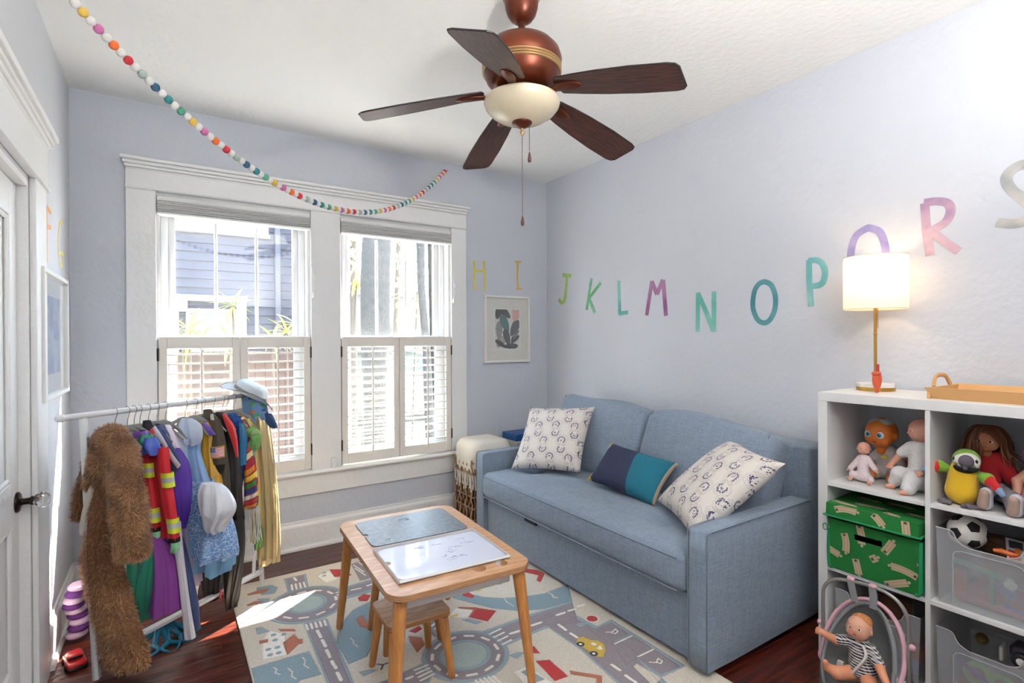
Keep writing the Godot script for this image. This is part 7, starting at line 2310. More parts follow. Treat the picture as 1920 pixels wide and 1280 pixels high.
func parrot() -> void:
	var o := thing("parrot_plush", "plush parrot with a yellow belly, green head, grey beak and spread wings", "plush toy", Vector3(2.405, 0.745, -0.69), -PI / 2)
	var plush := StandardMaterial3D.new()
	plush.vertex_color_use_as_albedo = true
	plush.roughness = 0.95
	plush.rim_enabled = true
	plush.rim = 0.5
	plush.normal_enabled = true
	plush.normal_texture = relief_tex("plush", 0.12, 2, 95, 256)
	plush.normal_scale = 0.6
	plush.uv1_triplanar = true
	plush.uv1_scale = Vector3.ONE * 14
	var yellow := Color("#d8ae1e").srgb_to_linear()
	var green := Color("#6f9a2c").srgb_to_linear()
	var b := skin_over([[Vector3(0, 0.048, 0), Vector3(0.004, 0.1, -0.002), 0.05, 0.044], [Vector3(0.008, 0.12, 0), Vector3(0.014, 0.162, 0.002), 0.036, 0.04]], 0.004, 0.02)
	b.colored = true
	for i in b.v.size():
		var p := b.v[i]
		b.col[i] = yellow if p.z > -0.012 + 0.0 * p.y and p.y < 0.152 else green
	put("body", b, plush, o)
	var h := Vector3(0.014, 0.162, 0.002)
	put("white_face", bl(h + Vector3(0.004, -0.002, 0.015), Vector3(0.0385, 0.0345, 0.0285), 20, 14), mat("#dcdad2", 0.9), o)
	put("beak", bl(h + Vector3(0.01, 0.001, 0.038), Vector3(0.0225, 0.0235, 0.02), 20, 14), mat("#57505a", 0.8), o)
	put("beak_tip", bl(h + Vector3(0.01, -0.02, 0.05), Vector3(0.008, 0.01, 0.008), 12, 8), mat("#4b454f", 0.8), o)
	var bib := []
	for i in 13:
		var a := lerpf(-1.25, 1.25, i / 12.0)
		bib.append(h + Vector3(0.004 + sin(a) * 0.0385, -0.019 - 0.011 * cos(a), 0.004 + cos(a) * 0.037))
	put("black_bib", tb(bib, [Vector2(0.003, 0.003), Vector2(0.006, 0.004), Vector2(0.008, 0.005), Vector2(0.009, 0.006), Vector2(0.01, 0.006), Vector2(0.01, 0.006), Vector2(0.01, 0.006), Vector2(0.01, 0.006), Vector2(0.01, 0.006), Vector2(0.009, 0.006), Vector2(0.008, 0.005), Vector2(0.006, 0.004), Vector2(0.003, 0.003)], 10), mat("#14110f", 0.95), o)
	for s in [-1.0, 1.0]:
		put("eye", bl(h + Vector3(0.004 + s * 0.031, 0.004, 0.028), Vector3(0.0055, 0.007, 0.005), 12, 8), mat("#2a1420", 0.1), o)
		var m := MB.new()
		for k in 3:
			m.tube([h + Vector3(0.004 + s * 0.03, -0.006 - k * 0.005, 0.031 - k * 0.001), h + Vector3(0.004 + s * 0.018, -0.01 - k * 0.005, 0.04)], 0.0011, 5)
		put("eye_line", m, mat("#1b1718", 0.9), o).set_meta("kind", "stuff")
		# wing in three colours
		var root := Vector3(0.008 + s * 0.038, 0.116, -0.002)
		var mid := root + Vector3(s * 0.03, 0.012 if s < 0 else -0.006, 0.022)
		var tip := root + Vector3(s * 0.058, 0.0 if s < 0 else -0.03, 0.035)
		var w := skin_over([[root, mid, 0.013, 0.02], [mid, tip, 0.02, 0.015 if s < 0 else 0.012], [tip, tip + Vector3(s * 0.016, -0.008 if s < 0 else -0.018, 0.006), 0.013, 0.008]], 0.0032, 0.006)
		w.colored = true
		for i in w.v.size():
			var t := (w.v[i] - root).dot((tip - root).normalized()) / (tip - root).length()
			w.col[i] = Color("#6f9f25").srgb_to_linear() if t < 0.62 else (Color("#c01f24").srgb_to_linear() if t < 1.12 and w.v[i].y > tip.y - 0.016 else Color("#7f9dc0").srgb_to_linear())
		put("wing", w, plush, o)
		put("foot", skin_over([[Vector3(s * 0.025, 0.008, 0.035), Vector3(s * 0.02, 0.008, 0.058), 0.009, 0.008], [Vector3(s * 0.025, 0.008, 0.035), Vector3(s * 0.038, 0.008, 0.056), 0.008, 0.008], [Vector3(s * 0.025, 0.008, 0.035), Vector3(s * 0.052, 0.008, 0.045), 0.008, 0.008]], 0.003, 0.003), mat("#5c5358", 0.9), o)

func long_haired_doll() -> void:
	var o := thing("doll", "long-haired doll in a red shirt and starry grey leggings behind the plush parrot", "doll", Vector3(2.56, 0.745, -0.655), -PI / 2, "")
	var skin_m := vinyl("#b06f4c")
	head(o, Vector3(0.0, 0.222, 0.03), 0.043, Basis(Vector3.UP, 0.15), skin_m, "#3a2a22", 0.85, "#a9584a")
	var red := mat("#a3161c", 0.85)
	put("shirt", skin_over([[Vector3(0, 0.05, 0), Vector3(0, 0.15, 0.005), 0.043, 0.036], [Vector3(0.03, 0.155, 0.005), Vector3(0.075, 0.09, 0.02), 0.024, 0.024], [Vector3(-0.03, 0.155, 0.005), Vector3(-0.06, 0.09, 0.02), 0.022, 0.022]], 0.005, 0.015), red, o)
	var leg_m := cloth_print("starry leggings", "#77757d", ["#b9b7bd", "#a5a3aa"], 40, 0.03)
	put("leggings", skin_over([[Vector3(-0.01, 0.035, 0.0), Vector3(0.02, 0.05, 0.12), 0.034, 0.024], [Vector3(0.03, 0.035, 0.0), Vector3(0.09, 0.045, 0.12), 0.034, 0.025], [Vector3(0.02, 0.05, 0.12), Vector3(0.03, 0.03, 0.165), 0.024, 0.019], [Vector3(0.09, 0.045, 0.12), Vector3(0.105, 0.03, 0.175), 0.025, 0.019]], 0.005, 0.012), leg_m, o)
	for q in [Vector3(0.036, 0.035, 0.185), Vector3(0.115, 0.032, 0.195)]:
		var shoe := put("shoe", skin_over([[q + Vector3(0, -0.012, -0.008), q + Vector3(0.006, 0.03, 0.002), 0.021, 0.018]], 0.003, 0.005), satin("#b9bcc6"), o)
		put("sole", skin_over([[q + Vector3(-0.002, -0.012, 0.01), q + Vector3(0.004, 0.028, 0.017), 0.0165, 0.0145]], 0.003, 0.005), mat("#9c8478", 0.8), shoe)
	for q in [[Vector3(0.075, 0.09, 0.02), 1.0], [Vector3(-0.06, 0.09, 0.02), -1.0]]:
		var hb := []
		hand(hb, q[0], Vector3(0.3 * q[1], -0.5, 0.5), Vector3(-q[1], 0, 0), 0.032)
		put("hand", skin_over(hb, 0.0026, 0.004), skin_m, o)
	# hair: thick locks that fall over one side of the face and down the shoulders
	var rng := RandomNumberGenerator.new()
	rng.seed = 77
	var tones := [mat("#6b3f22", 0.55), mat("#7d4c2a", 0.55), mat("#5a331b", 0.55)]
	put("hair_cap", bl(Vector3(0, 0.232, 0.018), Vector3(0.05, 0.044, 0.047), 24, 16), tones[0], o)
	for k in 110:
		var a := rng.randf_range(-PI * 0.92, PI * 0.92) + PI / 2
		var st := Vector3(rng.randf_range(-0.012, 0.008), 0.273, 0.015 + rng.randf_range(-0.01, 0.012))
		var wide := rng.randf_range(0.85, 1.25)
		var out := Vector3(cos(a) * 0.053, 0, -sin(a) * 0.047) * wide
		if out.z > 0.02 and out.x > 0.0:
			continue
		var end_y := rng.randf_range(0.1, 0.17)
		var flare := rng.randf_range(1.2, 1.75)
		var pts := [st, Vector3(out.x * 0.6, 0.27, 0.018 + out.z * 0.6), Vector3(out.x, 0.235, 0.02 + out.z), Vector3(out.x * 1.12 + rng.randfn() * 0.004, 0.19, 0.02 + out.z * 1.05), Vector3(out.x * flare + rng.randfn() * 0.008, end_y, 0.02 + out.z * 1.1)]
		put("lock", tb(curve(pts, 4), [Vector2(0.002, 0.004), Vector2(0.003, 0.006), Vector2(0.003, 0.007), Vector2(0.003, 0.007), Vector2(0.003, 0.007), Vector2(0.003, 0.007), Vector2(0.003, 0.007), Vector2(0.003, 0.007), Vector2(0.003, 0.007), Vector2(0.003, 0.007), Vector2(0.003, 0.006), Vector2(0.003, 0.006), Vector2(0.003, 0.005), Vector2(0.002, 0.004), Vector2(0.002, 0.003), Vector2(0.001, 0.002), Vector2(0.0005, 0.001)], 6), tones[k % 3], o)
	# the fairy doll of which only a wing, an arm and a leg show
	o = thing("doll", "pink-dressed fairy doll with a mauve wing cut off by the right edge of the photo", "doll", Vector3(2.53, 0.745, -0.5), -PI / 2, "")
	var pale := vinyl("#c98f78")
	head(o, Vector3(0.01, 0.2, 0.02), 0.038, Basis(Vector3.UP, -0.1), pale, "#3a2a22", 0.85)
	put("dress", skin_over([[Vector3(0, 0.04, 0), Vector3(0, 0.14, 0.005), 0.045, 0.03]], 0.005, 0.015), satin("#b98a98"), o)
	put("skirt", cloth_tube([[0.1, -0.04, 0.05, 0.045, 0.02], [0.06, -0.055, 0.07, 0.075, 0.035], [0.02, -0.06, 0.08, 0.095, 0.05]], 0.008, 8, 0.3, 40, 8), tulle("#b77f8e", 0.8), o)
	var ab := [[Vector3(-0.03, 0.135, 0.01), Vector3(-0.06, 0.1, 0.045), 0.017, 0.014], [Vector3(-0.06, 0.1, 0.045), Vector3(-0.05, 0.05, 0.08), 0.014, 0.012]]
	hand(ab, Vector3(-0.05, 0.05, 0.08), Vector3(0.1, -0.5, 0.5), Vector3(1, 0, 0), 0.03)
	put("arm", skin_over(ab, 0.003, 0.006), pale, o)
	put("leg", skin_over([[Vector3(0.0, 0.03, 0.05), Vector3(0.0, 0.03, 0.16), 0.022, 0.018], [Vector3(0.0, 0.03, 0.16), Vector3(0.0, 0.05, 0.172), 0.016, 0.012]], 0.004, 0.006), pale, o)
	var wing := MB.new()
	wing.prism(PackedVector2Array([Vector2(-0.02, 0.09), Vector2(-0.06, 0.15), Vector2(-0.065, 0.2), Vector2(-0.045, 0.225), Vector2(-0.01, 0.19), Vector2(0.01, 0.12)]), -0.03, -0.024, 0.002)
	put("wing", wing, satin("#9a5f78"), o)
	put("headband_tuft", cloth_tube([[0.255, 0.0, 0.03, 0.012, 0.02], [0.235, -0.012, 0.04, 0.02, 0.02], [0.22, 0.0, 0.03, 0.012, 0.02]], 0.005, 5, 0.3, 24, 8), tulle("#8d6f7c", 0.7), o)

# printed felt with pale wooden railway track pieces
func track_print(w: float, h: float, pieces: Array) -> StandardMaterial3D:
	var p := Paint.new(w, h, 1400, Color("#0a6b28"))
	var wood := Color("#b9a286")
	for q in pieces:
		var c := Vector2(q[0], q[1])
		var l: float = q[2]
		var turn: float = q[3]
		var bow: float = q[4]
		var n := 12
		var edge_a := []
		var edge_b := []
		var rail_a := []
		var rail_b := []
		for i in n + 1:
			var t := -0.5 + float(i) / n
			var along := Vector2(t * l, bow * (t * t * 4.0 - 1.0) * l * 0.25)
			var nn := Vector2(-bow * 2.0 * t, 1.0).normalized()
			edge_a.append(c + (along + nn * 0.0135).rotated(turn))
			edge_b.append(c + (along - nn * 0.0135).rotated(turn))
			rail_a.append(c + (along + nn * 0.006).rotated(turn))
			rail_b.append(c + (along - nn * 0.006).rotated(turn))
		edge_b.reverse()
		p.poly(edge_a + edge_b, wood)
		p.line(rail_a, 0.0016, Color("#8d7558"))
		p.line(rail_b, 0.0016, Color("#8d7558"))
		p.disc(c + Vector2(l * 0.5 + 0.006, 0).rotated(turn), 0.0055, wood)
		p.disc(c + Vector2(-l * 0.5 + 0.007, 0).rotated(turn), 0.005, Color("#3a3a22"))
	var m := printed(p.texture(), 0.75)
	m.normal_enabled = true
	m.normal_texture = weave_normal()
	m.normal_scale = 0.4
	return m

func green_box() -> void:
	var o := thing("storage_box", "green fabric storage box printed with wooden train tracks, its zipped lid ajar", "storage box", Vector3(2.315, 0.392, -0.945), -PI / 2)
	var felt := mat("#0a6b28", 0.8)
	var trim := mat("#0d7f4a", 0.7)
	var front := track_print(0.314, 0.205, [[0.06, 0.085, 0.075, 1.5, 0.25], [0.118, 0.035, 0.075, 1.45, 0.12], [0.215, 0.055, 0.06, -1.05, 0.0], [0.165, 0.115, 0.026, -0.6, 0.0], [0.265, 0.13, 0.085, 3.3, -0.25], [0.105, 0.168, 0.06, 1.35, 0.0], [0.015, 0.135, 0.05, 0.35, 0.0], [0.24, 0.185, 0.08, -0.45, 0.0]])
	# box: back, sides, floor, and a front with a slot to grip
	var b := MB.new()
	b.box(Vector3(0, 0.105, -0.31), Vector3(0.314, 0.205, 0.006), 0.002)
	b.box(Vector3(0, 0.004, -0.155), Vector3(0.314, 0.006, 0.31), 0.002)
	for s in [-1.0, 1.0]:
		b.box(Vector3(s * 0.154, 0.105, -0.155), Vector3(0.006, 0.205, 0.31), 0.002)
	put("body", b, felt, o)
	b = MB.new()
	# four strips round the slot, all carrying the print
	for q in [[-0.157, -0.062, 0.0, 0.205], [0.037, 0.157, 0.0, 0.205], [-0.062, 0.037, 0.0, 0.143], [-0.062, 0.037, 0.165, 0.205]]:
		var i0 := b.vert(Vector3(q[0], q[2], 0), Vector2((q[0] + 0.157) / 0.314, 1.0 - q[2] / 0.205))
		var i1 := b.vert(Vector3(q[1], q[2], 0), Vector2((q[1] + 0.157) / 0.314, 1.0 - q[2] / 0.205))
		var i2 := b.vert(Vector3(q[1], q[3], 0.004), Vector2((q[1] + 0.157) / 0.314, 1.0 - q[3] / 0.205))
		var i3 := b.vert(Vector3(q[0], q[3], 0.004), Vector2((q[0] + 0.157) / 0.314, 1.0 - q[3] / 0.205))
		b.qi(i0, i1, i2, i3)
		b.quad(Vector3(q[1], q[2], -0.005), Vector3(q[0], q[2], -0.005), Vector3(q[0], q[3], -0.001), Vector3(q[1], q[3], -0.001))
		b.quad(Vector3(q[0], q[3], 0.004), Vector3(q[1], q[3], 0.004), Vector3(q[1], q[3], -0.001), Vector3(q[0], q[3], -0.001))
		b.quad(Vector3(q[0], q[2], -0.005), Vector3(q[1], q[2], -0.005), Vector3(q[1], q[2], 0), Vector3(q[0], q[2], 0))
	put("front_panel", b, front, o)
	for s in [-1.0, 1.0]:
		put("zip_edge", tb(curve([Vector3(s * 0.158, 0.2, -0.005), Vector3(s * 0.16, 0.1, 0.004), Vector3(s * 0.158, 0.012, 0.002), Vector3(s * 0.145, 0.004, 0.002)], 4), Vector2(0.006, 0.005), 8), trim, o)
		put("zip_flap", bx2(Vector3(s * 0.162, 0.01, -0.03), Vector3(s * 0.166, 0.2, -0.004), 0.0015), trim, o)
		put("zip_pull", bx(Vector3(s * 0.155, 0.12 if s > 0 else 0.17, 0.011), Vector3(0.005, 0.012, 0.004), 0.001), mat("#a9abab", 0.3, 0.9), o)
	var loop := []
	for i in 13:
		loop.append(Vector3(-0.172 + cos(TAU * i / 12.0) * 0.009, 0.165 + sin(TAU * i / 12.0) * 0.014, 0.006))
	put("pull_loop", tb(loop, 0.0018, 6, false), trim, o)
	# lid: lifted and turned up a little at the front
	var lid := Node3D.new()
	var top := track_print(0.325, 0.3, [[0.05, 0.26, 0.09, 0.2, 0.0], [0.13, 0.22, 0.1, -0.1, 0.12], [0.22, 0.26, 0.05, 0.3, 0.1], [0.28, 0.2, 0.06, 0.1, 0.0], [0.09, 0.13, 0.08, 0.1, 0.0], [0.2, 0.12, 0.09, 0.05, 0.2]])
	var lf := track_print(0.325, 0.052, [[0.075, 0.018, 0.08, -0.12, 0.35], [0.19, 0.022, 0.05, 0.8, 0.2], [0.283, 0.026, 0.05, 1.45, 0.0]])
	b = MB.new()
	for q in [[Vector3(-0.1625, 0.05, 0.016), Vector3(0.1625, 0.05, 0.016), Vector3(0.1625, 0.056, -0.28), Vector3(-0.1625, 0.056, -0.28)]]:
		b.quad(q[0], q[1], q[2], q[3])
	var lt_ := put("lid_top", b, top, o)
	lt_.position = Vector3(0, 0.222, 0)
	b = MB.new()
	b.quad(Vector3(-0.1625, 0.0, 0.02), Vector3(0.1625, 0.0, 0.02), Vector3(0.1625, 0.05, 0.016), Vector3(-0.1625, 0.05, 0.016))
	put("lid_front", b, lf, o).position = Vector3(0, 0.222, 0)
	b = MB.new()
	for s in [-1.0, 1.0]:
		b.box(Vector3(s * 0.16, 0.026, -0.135), Vector3(0.005, 0.05, 0.3), 0.002)
	b.box(Vector3(0, 0.048, -0.135), Vector3(0.318, 0.005, 0.29), 0.001)
	b.box(Vector3(0, 0.025, 0.014), Vector3(0.318, 0.05, 0.004), 0.001)
	put("lid_lining", b, felt, o).position = Vector3(0, 0.222, 0)
	put("lid_zip", tb(curve([Vector3(-0.165, 0.222, -0.2), Vector3(-0.165, 0.222, 0.0), Vector3(-0.155, 0.221, 0.023), Vector3(0.0, 0.221, 0.024), Vector3(0.155, 0.221, 0.023), Vector3(0.165, 0.222, 0.0), Vector3(0.165, 0.222, -0.2)], 4), 0.004, 8), trim, o)
	lid.free()
	tag(put("wooden_track", bx2(Vector3(2.36, 0.555, -1.0), Vector3(2.4, 0.567, -0.86), 0.003), mat("#8a5a36", 0.6)), "dark wooden train track piece glimpsed through the slot of the green box", "toy")

# frosted bin; the front dips in a long curve between two raised corners
func clear_bin(label: String, at: Vector3, w: float, h: float, d: float) -> void:
	var o := thing("clear_bin", label, "bin", at, -PI / 2, "clear bins on the cube shelf")
	var frost := see_through("#c9ccd0", 0.34, 0.3)
	var b := MB.new()
	var f := PackedVector2Array([Vector2(-w / 2 + 0.008, 0), Vector2(w / 2 - 0.008, 0), Vector2(w / 2, h), Vector2(w / 2 - 0.035, h)])
	for q in curve([Vector3(w / 2 - 0.035, h, 0), Vector3(w / 2 - 0.05, h - 0.006, 0), Vector3(w / 2 - 0.065, h - 0.035, 0), Vector3(w / 2 - 0.095, h - 0.05, 0)], 4).slice(1):
		f.append(Vector2(q.x, q.y))
	for q in curve([Vector3(-w / 2 + 0.095, h - 0.05, 0), Vector3(-w / 2 + 0.065, h - 0.035, 0), Vector3(-w / 2 + 0.05, h - 0.006, 0), Vector3(-w / 2 + 0.035, h, 0)], 4):
		f.append(Vector2(q.x, q.y))
	f.append(Vector2(-w / 2, h))
	b.prism(f, -0.002, 0.0)
	put("front", b, frost, o)
	b = MB.new()
	for s in [-1.0, 1.0]:
		b.quad(Vector3(s * (w / 2 - 0.008), 0, 0), Vector3(s * (w / 2 - 0.008), 0, -d), Vector3(s * w / 2, h, -d), Vector3(s * w / 2, h, 0))
	b.quad(Vector3(-w / 2 + 0.008, 0, -d), Vector3(w / 2 - 0.008, 0, -d), Vector3(w / 2, h, -d), Vector3(-w / 2, h, -d))
	b.quad(Vector3(-w / 2 + 0.008, 0.001, 0), Vector3(w / 2 - 0.008, 0.001, 0), Vector3(w / 2 - 0.008, 0.001, -d), Vector3(-w / 2 + 0.008, 0.001, -d))
	put("tub", b, frost, o)
	var rim := MB.new()
	var pts := []
	for q in f.slice(2):
		pts.append(Vector3(q.x, q.y, 0.001))
	rim.tube(pts, 0.0016, 6)
	put("rim", rim, see_through("#d9dbdd", 0.7, 0.3), o)
	var panel := []
	for q in [Vector2(-w / 2 + 0.05, 0.012), Vector2(-w / 2 + 0.05, h - 0.085), Vector2(-w / 2 + 0.058, h - 0.072), Vector2(-w / 2 + 0.075, h - 0.067), Vector2(w / 2 - 0.075, h - 0.067), Vector2(w / 2 - 0.058, h - 0.072), Vector2(w / 2 - 0.05, h - 0.085), Vector2(w / 2 - 0.05, 0.012)]:
		panel.append(Vector3(q.x, q.y, 0.0012))
	put("raised_line", tb(panel, 0.0014, 6), see_through("#d9dbdd", 0.6, 0.3), o)

func toy(called: String, label: String, b: MB, m: Material, at: Vector3, rot := Vector3.ZERO) -> void:
	var o := put(called, b, m)
	o.position = at
	o.rotation = rot
	tag(o, label, "toy")

func bins() -> void:
	clear_bin("clear bin of toys under the soft soccer ball, middle row of the shelf", Vector3(2.335, 0.393, -0.6), 0.29, 0.268, 0.34)
	clear_bin("clear bin with green rings on the bottom row at the right edge", Vector3(2.335, 0.039, -0.6), 0.29, 0.262, 0.34)
	clear_bin("clear bin on the bottom row behind the doll bouncer", Vector3(2.345, 0.039, -0.945), 0.3, 0.26, 0.33)
	# soft soccer ball: white with black five-sided patches
	var r := 0.058
	var ball := thing("soccer_ball", "soft white soccer ball with black patches sitting on the clear bin", "ball", Vector3(2.405, 0.65, -0.675))
	ball.rotation = Vector3(0.5, 0.3, 0.35)
	put("cover", bl(Vector3.ZERO, Vector3.ONE * r, 28, 18), grainy("#cbc7c1", "#dad6d0", 0.9, 0.08, Vector3.ONE * 12, 96, 0.4), ball)
	var phi := (1.0 + sqrt(5.0)) / 2.0
	var tips := []
	for s in [-1.0, 1.0]:
		for t in [-1.0, 1.0]:
			tips.append(Vector3(0, s, t * phi).normalized())
			tips.append(Vector3(s, t * phi, 0).normalized())
			tips.append(Vector3(t * phi, 0, s).normalized())
	for d in tips:
		var near := []
		for e in tips:
			if d.dot(e) < 0.9 and d.dot(e) > 0.3:
				near.append(e)
		var ref: Vector3 = (near[0] - d * d.dot(near[0])).normalized()
		var side: Vector3 = d.cross(ref)
		var rows := []
		for j in 4:
			var ring := PackedVector3Array()
			for i in 20:
				var a := TAU * i / 20.0
				var edge := cos(PI / 5.0) / cos(fmod(a + PI / 5.0, TAU / 5.0) - PI / 5.0)
				var rad: float = [0.0, 0.5, 1.0, 1.02][j] * 0.37 * edge
				ring.append((d + (ref * cos(a) + side * sin(a)) * rad).normalized() * (r * (1.012 if j < 3 else 0.99)))
			rows.append(ring)
		rows.reverse()
		var b := MB.new()
		b.grid(rows, true)
		put("black_patch", b, mat("#171114", 0.9), ball)
	# what the bins hold
	toy("toy_block", "orange toy block in the middle clear bin", bx(Vector3.ZERO, Vector3(0.05, 0.09, 0.03), 0.004), mat("#b65a36", 0.5), Vector3(2.42, 0.45, -0.7), Vector3(0, 0.2, 0.1))
	toy("toy_rail", "green plastic toy bar in the middle clear bin", bx(Vector3.ZERO, Vector3(0.02, 0.016, 0.17), 0.004), mat("#2b7a5c", 0.4), Vector3(2.39, 0.53, -0.63), Vector3(0.15, 0, 0))
	toy("toy_rail", "upright green plastic toy bar in the middle clear bin", bx(Vector3.ZERO, Vector3(0.02, 0.11, 0.016), 0.004), mat("#2b7a5c", 0.4), Vector3(2.39, 0.468, -0.6))
	toy("toy_brick", "blue and white toy brick in the middle clear bin", bx(Vector3.ZERO, Vector3(0.03, 0.03, 0.045), 0.003), mat("#2c4f94", 0.4), Vector3(2.37, 0.49, -0.56), Vector3(0.6, 0.3, 0))
	toy("toy_brick", "white toy brick in the middle clear bin", bx(Vector3.ZERO, Vector3(0.022, 0.024, 0.03), 0.003), mat("#dad6cf", 0.4), Vector3(2.365, 0.515, -0.55), Vector3(0.6, 0.3, 0))
	toy("toy_hoop", "blue toy hoop leaning in the middle clear bin", tb([Vector3(0, -0.04, -0.05), Vector3(0, 0.04, -0.02), Vector3(0, 0.03, 0.08), Vector3(0, -0.05, 0.05), Vector3(0, -0.04, -0.05)], 0.005, 8), mat("#34599c", 0.4), Vector3(2.385, 0.47, -0.52))
	toy("toy_tray", "pink plastic toy tray at the bottom of the middle clear bin", bx(Vector3.ZERO, Vector3(0.2, 0.03, 0.2), 0.008), mat("#a8606a", 0.5), Vector3(2.48, 0.415, -0.6))
	toy("toy_crate", "brown toy crate at the back of the middle clear bin", bx(Vector3.ZERO, Vector3(0.05, 0.17, 0.2), 0.005), grainy("#5e4230", "#7a5a42", 0.7, 0.02, Vector3(4, 12, 4), 97), Vector3(2.56, 0.53, -0.57))
	toy("toy_stand", "green plastic toy stand at the back of the middle clear bin", bx(Vector3.ZERO, Vector3(0.05, 0.2, 0.045), 0.008), mat("#1f6a3c", 0.5), Vector3(2.49, 0.58, -0.495))
	# a thin comic with a printed cover
	var p := Paint.new(0.14, 0.1, 1200, Color("#c9c4c0"))
	for q in [[0.005, 0.005, 0.05, 0.045, "#b23a4a"], [0.06, 0.01, 0.13, 0.04, "#d9d2d6"], [0.07, 0.05, 0.135, 0.095, "#a5283c"], [0.01, 0.055, 0.06, 0.09, "#3a3a44"], [0.03, 0.03, 0.05, 0.06, "#d97a2c"], [0.09, 0.02, 0.11, 0.07, "#e0a0b4"]]:
		p.poly([Vector2(q[0], q[1]), Vector2(q[2], q[1]), Vector2(q[2], q[3]), Vector2(q[0], q[3])], Color(q[4]))
	var b := bx(Vector3.ZERO, Vector3(0.14, 0.004, 0.1), 0.0005)
	toy("toy_pack", "brightly printed flat toy pack lying on top of the middle clear bin", b, printed(p.texture(), 0.4), Vector3(2.43, 0.615, -0.525), Vector3(0.12, 0.3, 0.25))
	toy("toy_figure", "small orange and white toy figure lying on the printed pack", tb([Vector3(0, 0, -0.03), Vector3(0, 0.004, -0.01), Vector3(0, 0, 0.015), Vector3(0.01, 0, 0.03)], [0.006, 0.009, 0.008, 0.004], 8), mat("#d06a30", 0.5), Vector3(2.375, 0.615, -0.565))
	# lower right bin
	for q in [[-0.64, 0.165, "left green toy ring in the bottom right clear bin"], [-0.575, 0.155, "right green toy ring in the bottom right clear bin"]]:
		var loop := []
		for i in 25:
			loop.append(Vector3(0, cos(TAU * i / 24.0) * 0.032, sin(TAU * i / 24.0) * 0.03))
		toy("toy_ring", q[2], tb(loop, Vector2(0.009, 0.011), 10, false), mat("#5a9a2c", 0.5), Vector3(2.375, q[1], q[0]), Vector3(0, 0.2, 0))
	toy("toy_stick", "purple toy stick leaning in the bottom right clear bin", tb([Vector3(0, 0.05, -0.09), Vector3(0, -0.05, 0.09)], 0.007, 10), mat("#5c3a86", 0.4), Vector3(2.36, 0.15, -0.6))
	toy("toy_block", "orange-brown toy block at the bottom of the lower right clear bin", bx(Vector3.ZERO, Vector3(0.16, 0.06, 0.2), 0.006), mat("#8a5a3c", 0.6), Vector3(2.45, 0.075, -0.6))
	var tr := thing("toy_truck", "dark toy truck with one white-hubbed wheel on the bottom right clear bin", "toy", Vector3(2.42, 0.262, -0.53))
	put("body", bx(Vector3(0, 0.02, 0.03), Vector3(0.07, 0.05, 0.12), 0.012), mat("#2b2130", 0.4), tr)
	put("plough", bx(Vector3(-0.005, 0.0, -0.05), Vector3(0.06, 0.05, 0.012), 0.004), mat("#b9b6b2", 0.5), tr)
	var wh := lt([Vector2(0.006, 0.012), Vector2(0.014, 0.014), Vector2(0.016, 0.012), Vector2(0.024, 0.013), Vector2(0.026, 0.006), Vector2(0.026, -0.006)], 20, Vector3.ZERO, true, true)
	var wo := put("wheel", wh, mat("#17141a", 0.6), tr)
	wo.transform = Transform3D(Basis(Vector3(0, 0, 1), PI / 2), Vector3(-0.042, 0.005, 0.005))
	put("hub", lt([Vector2(0.001, 0.016), Vector2(0.011, 0.0155), Vector2(0.012, 0.013)], 16, Vector3.ZERO), mat("#d8d6d4", 0.4), wo)
	toy("toy_ball", "small brown patterned toy ball behind the rim of the bottom right clear bin", bl(Vector3.ZERO, Vector3.ONE * 0.02, 14, 10), grainy("#4a3a22", "#8a7438", 0.6, 0.05, Vector3.ONE * 20, 98), Vector3(2.5, 0.24, -0.66))
	# lower left bin
	toy("toy_block", "orange toy block in the bottom left clear bin", bx(Vector3.ZERO, Vector3(0.05, 0.045, 0.06), 0.005), mat("#a8542c", 0.5), Vector3(2.4, 0.14, -0.835), Vector3(0.3, 0.2, 0))
	toy("toy_ball", "blue toy ball in the bottom left clear bin", bl(Vector3.ZERO, Vector3.ONE * 0.026, 16, 10), mat("#3a4f94", 0.35), Vector3(2.39, 0.085, -0.83))
	toy("toy_crate", "brown toy crate at the back of the bottom left clear bin", bx(Vector3.ZERO, Vector3(0.05, 0.22, 0.16), 0.006), mat("#5a3a22", 0.7), Vector3(2.56, 0.15, -0.93))
	toy("toy_boot", "black toy boot standing up out of the bottom left clear bin", cloth_tube([[0.08, -0.03, 0.03, 0.025, 0.0], [0.04, -0.035, 0.035, 0.03, 0.0], [0.0, -0.035, 0.05, 0.03, 0.0], [-0.06, -0.03, 0.06, 0.03, 0.0]], 0.002, 3, 0.0, 28, 12, false), mat("#0f0d10", 0.5), Vector3(2.47, 0.27, -0.83))

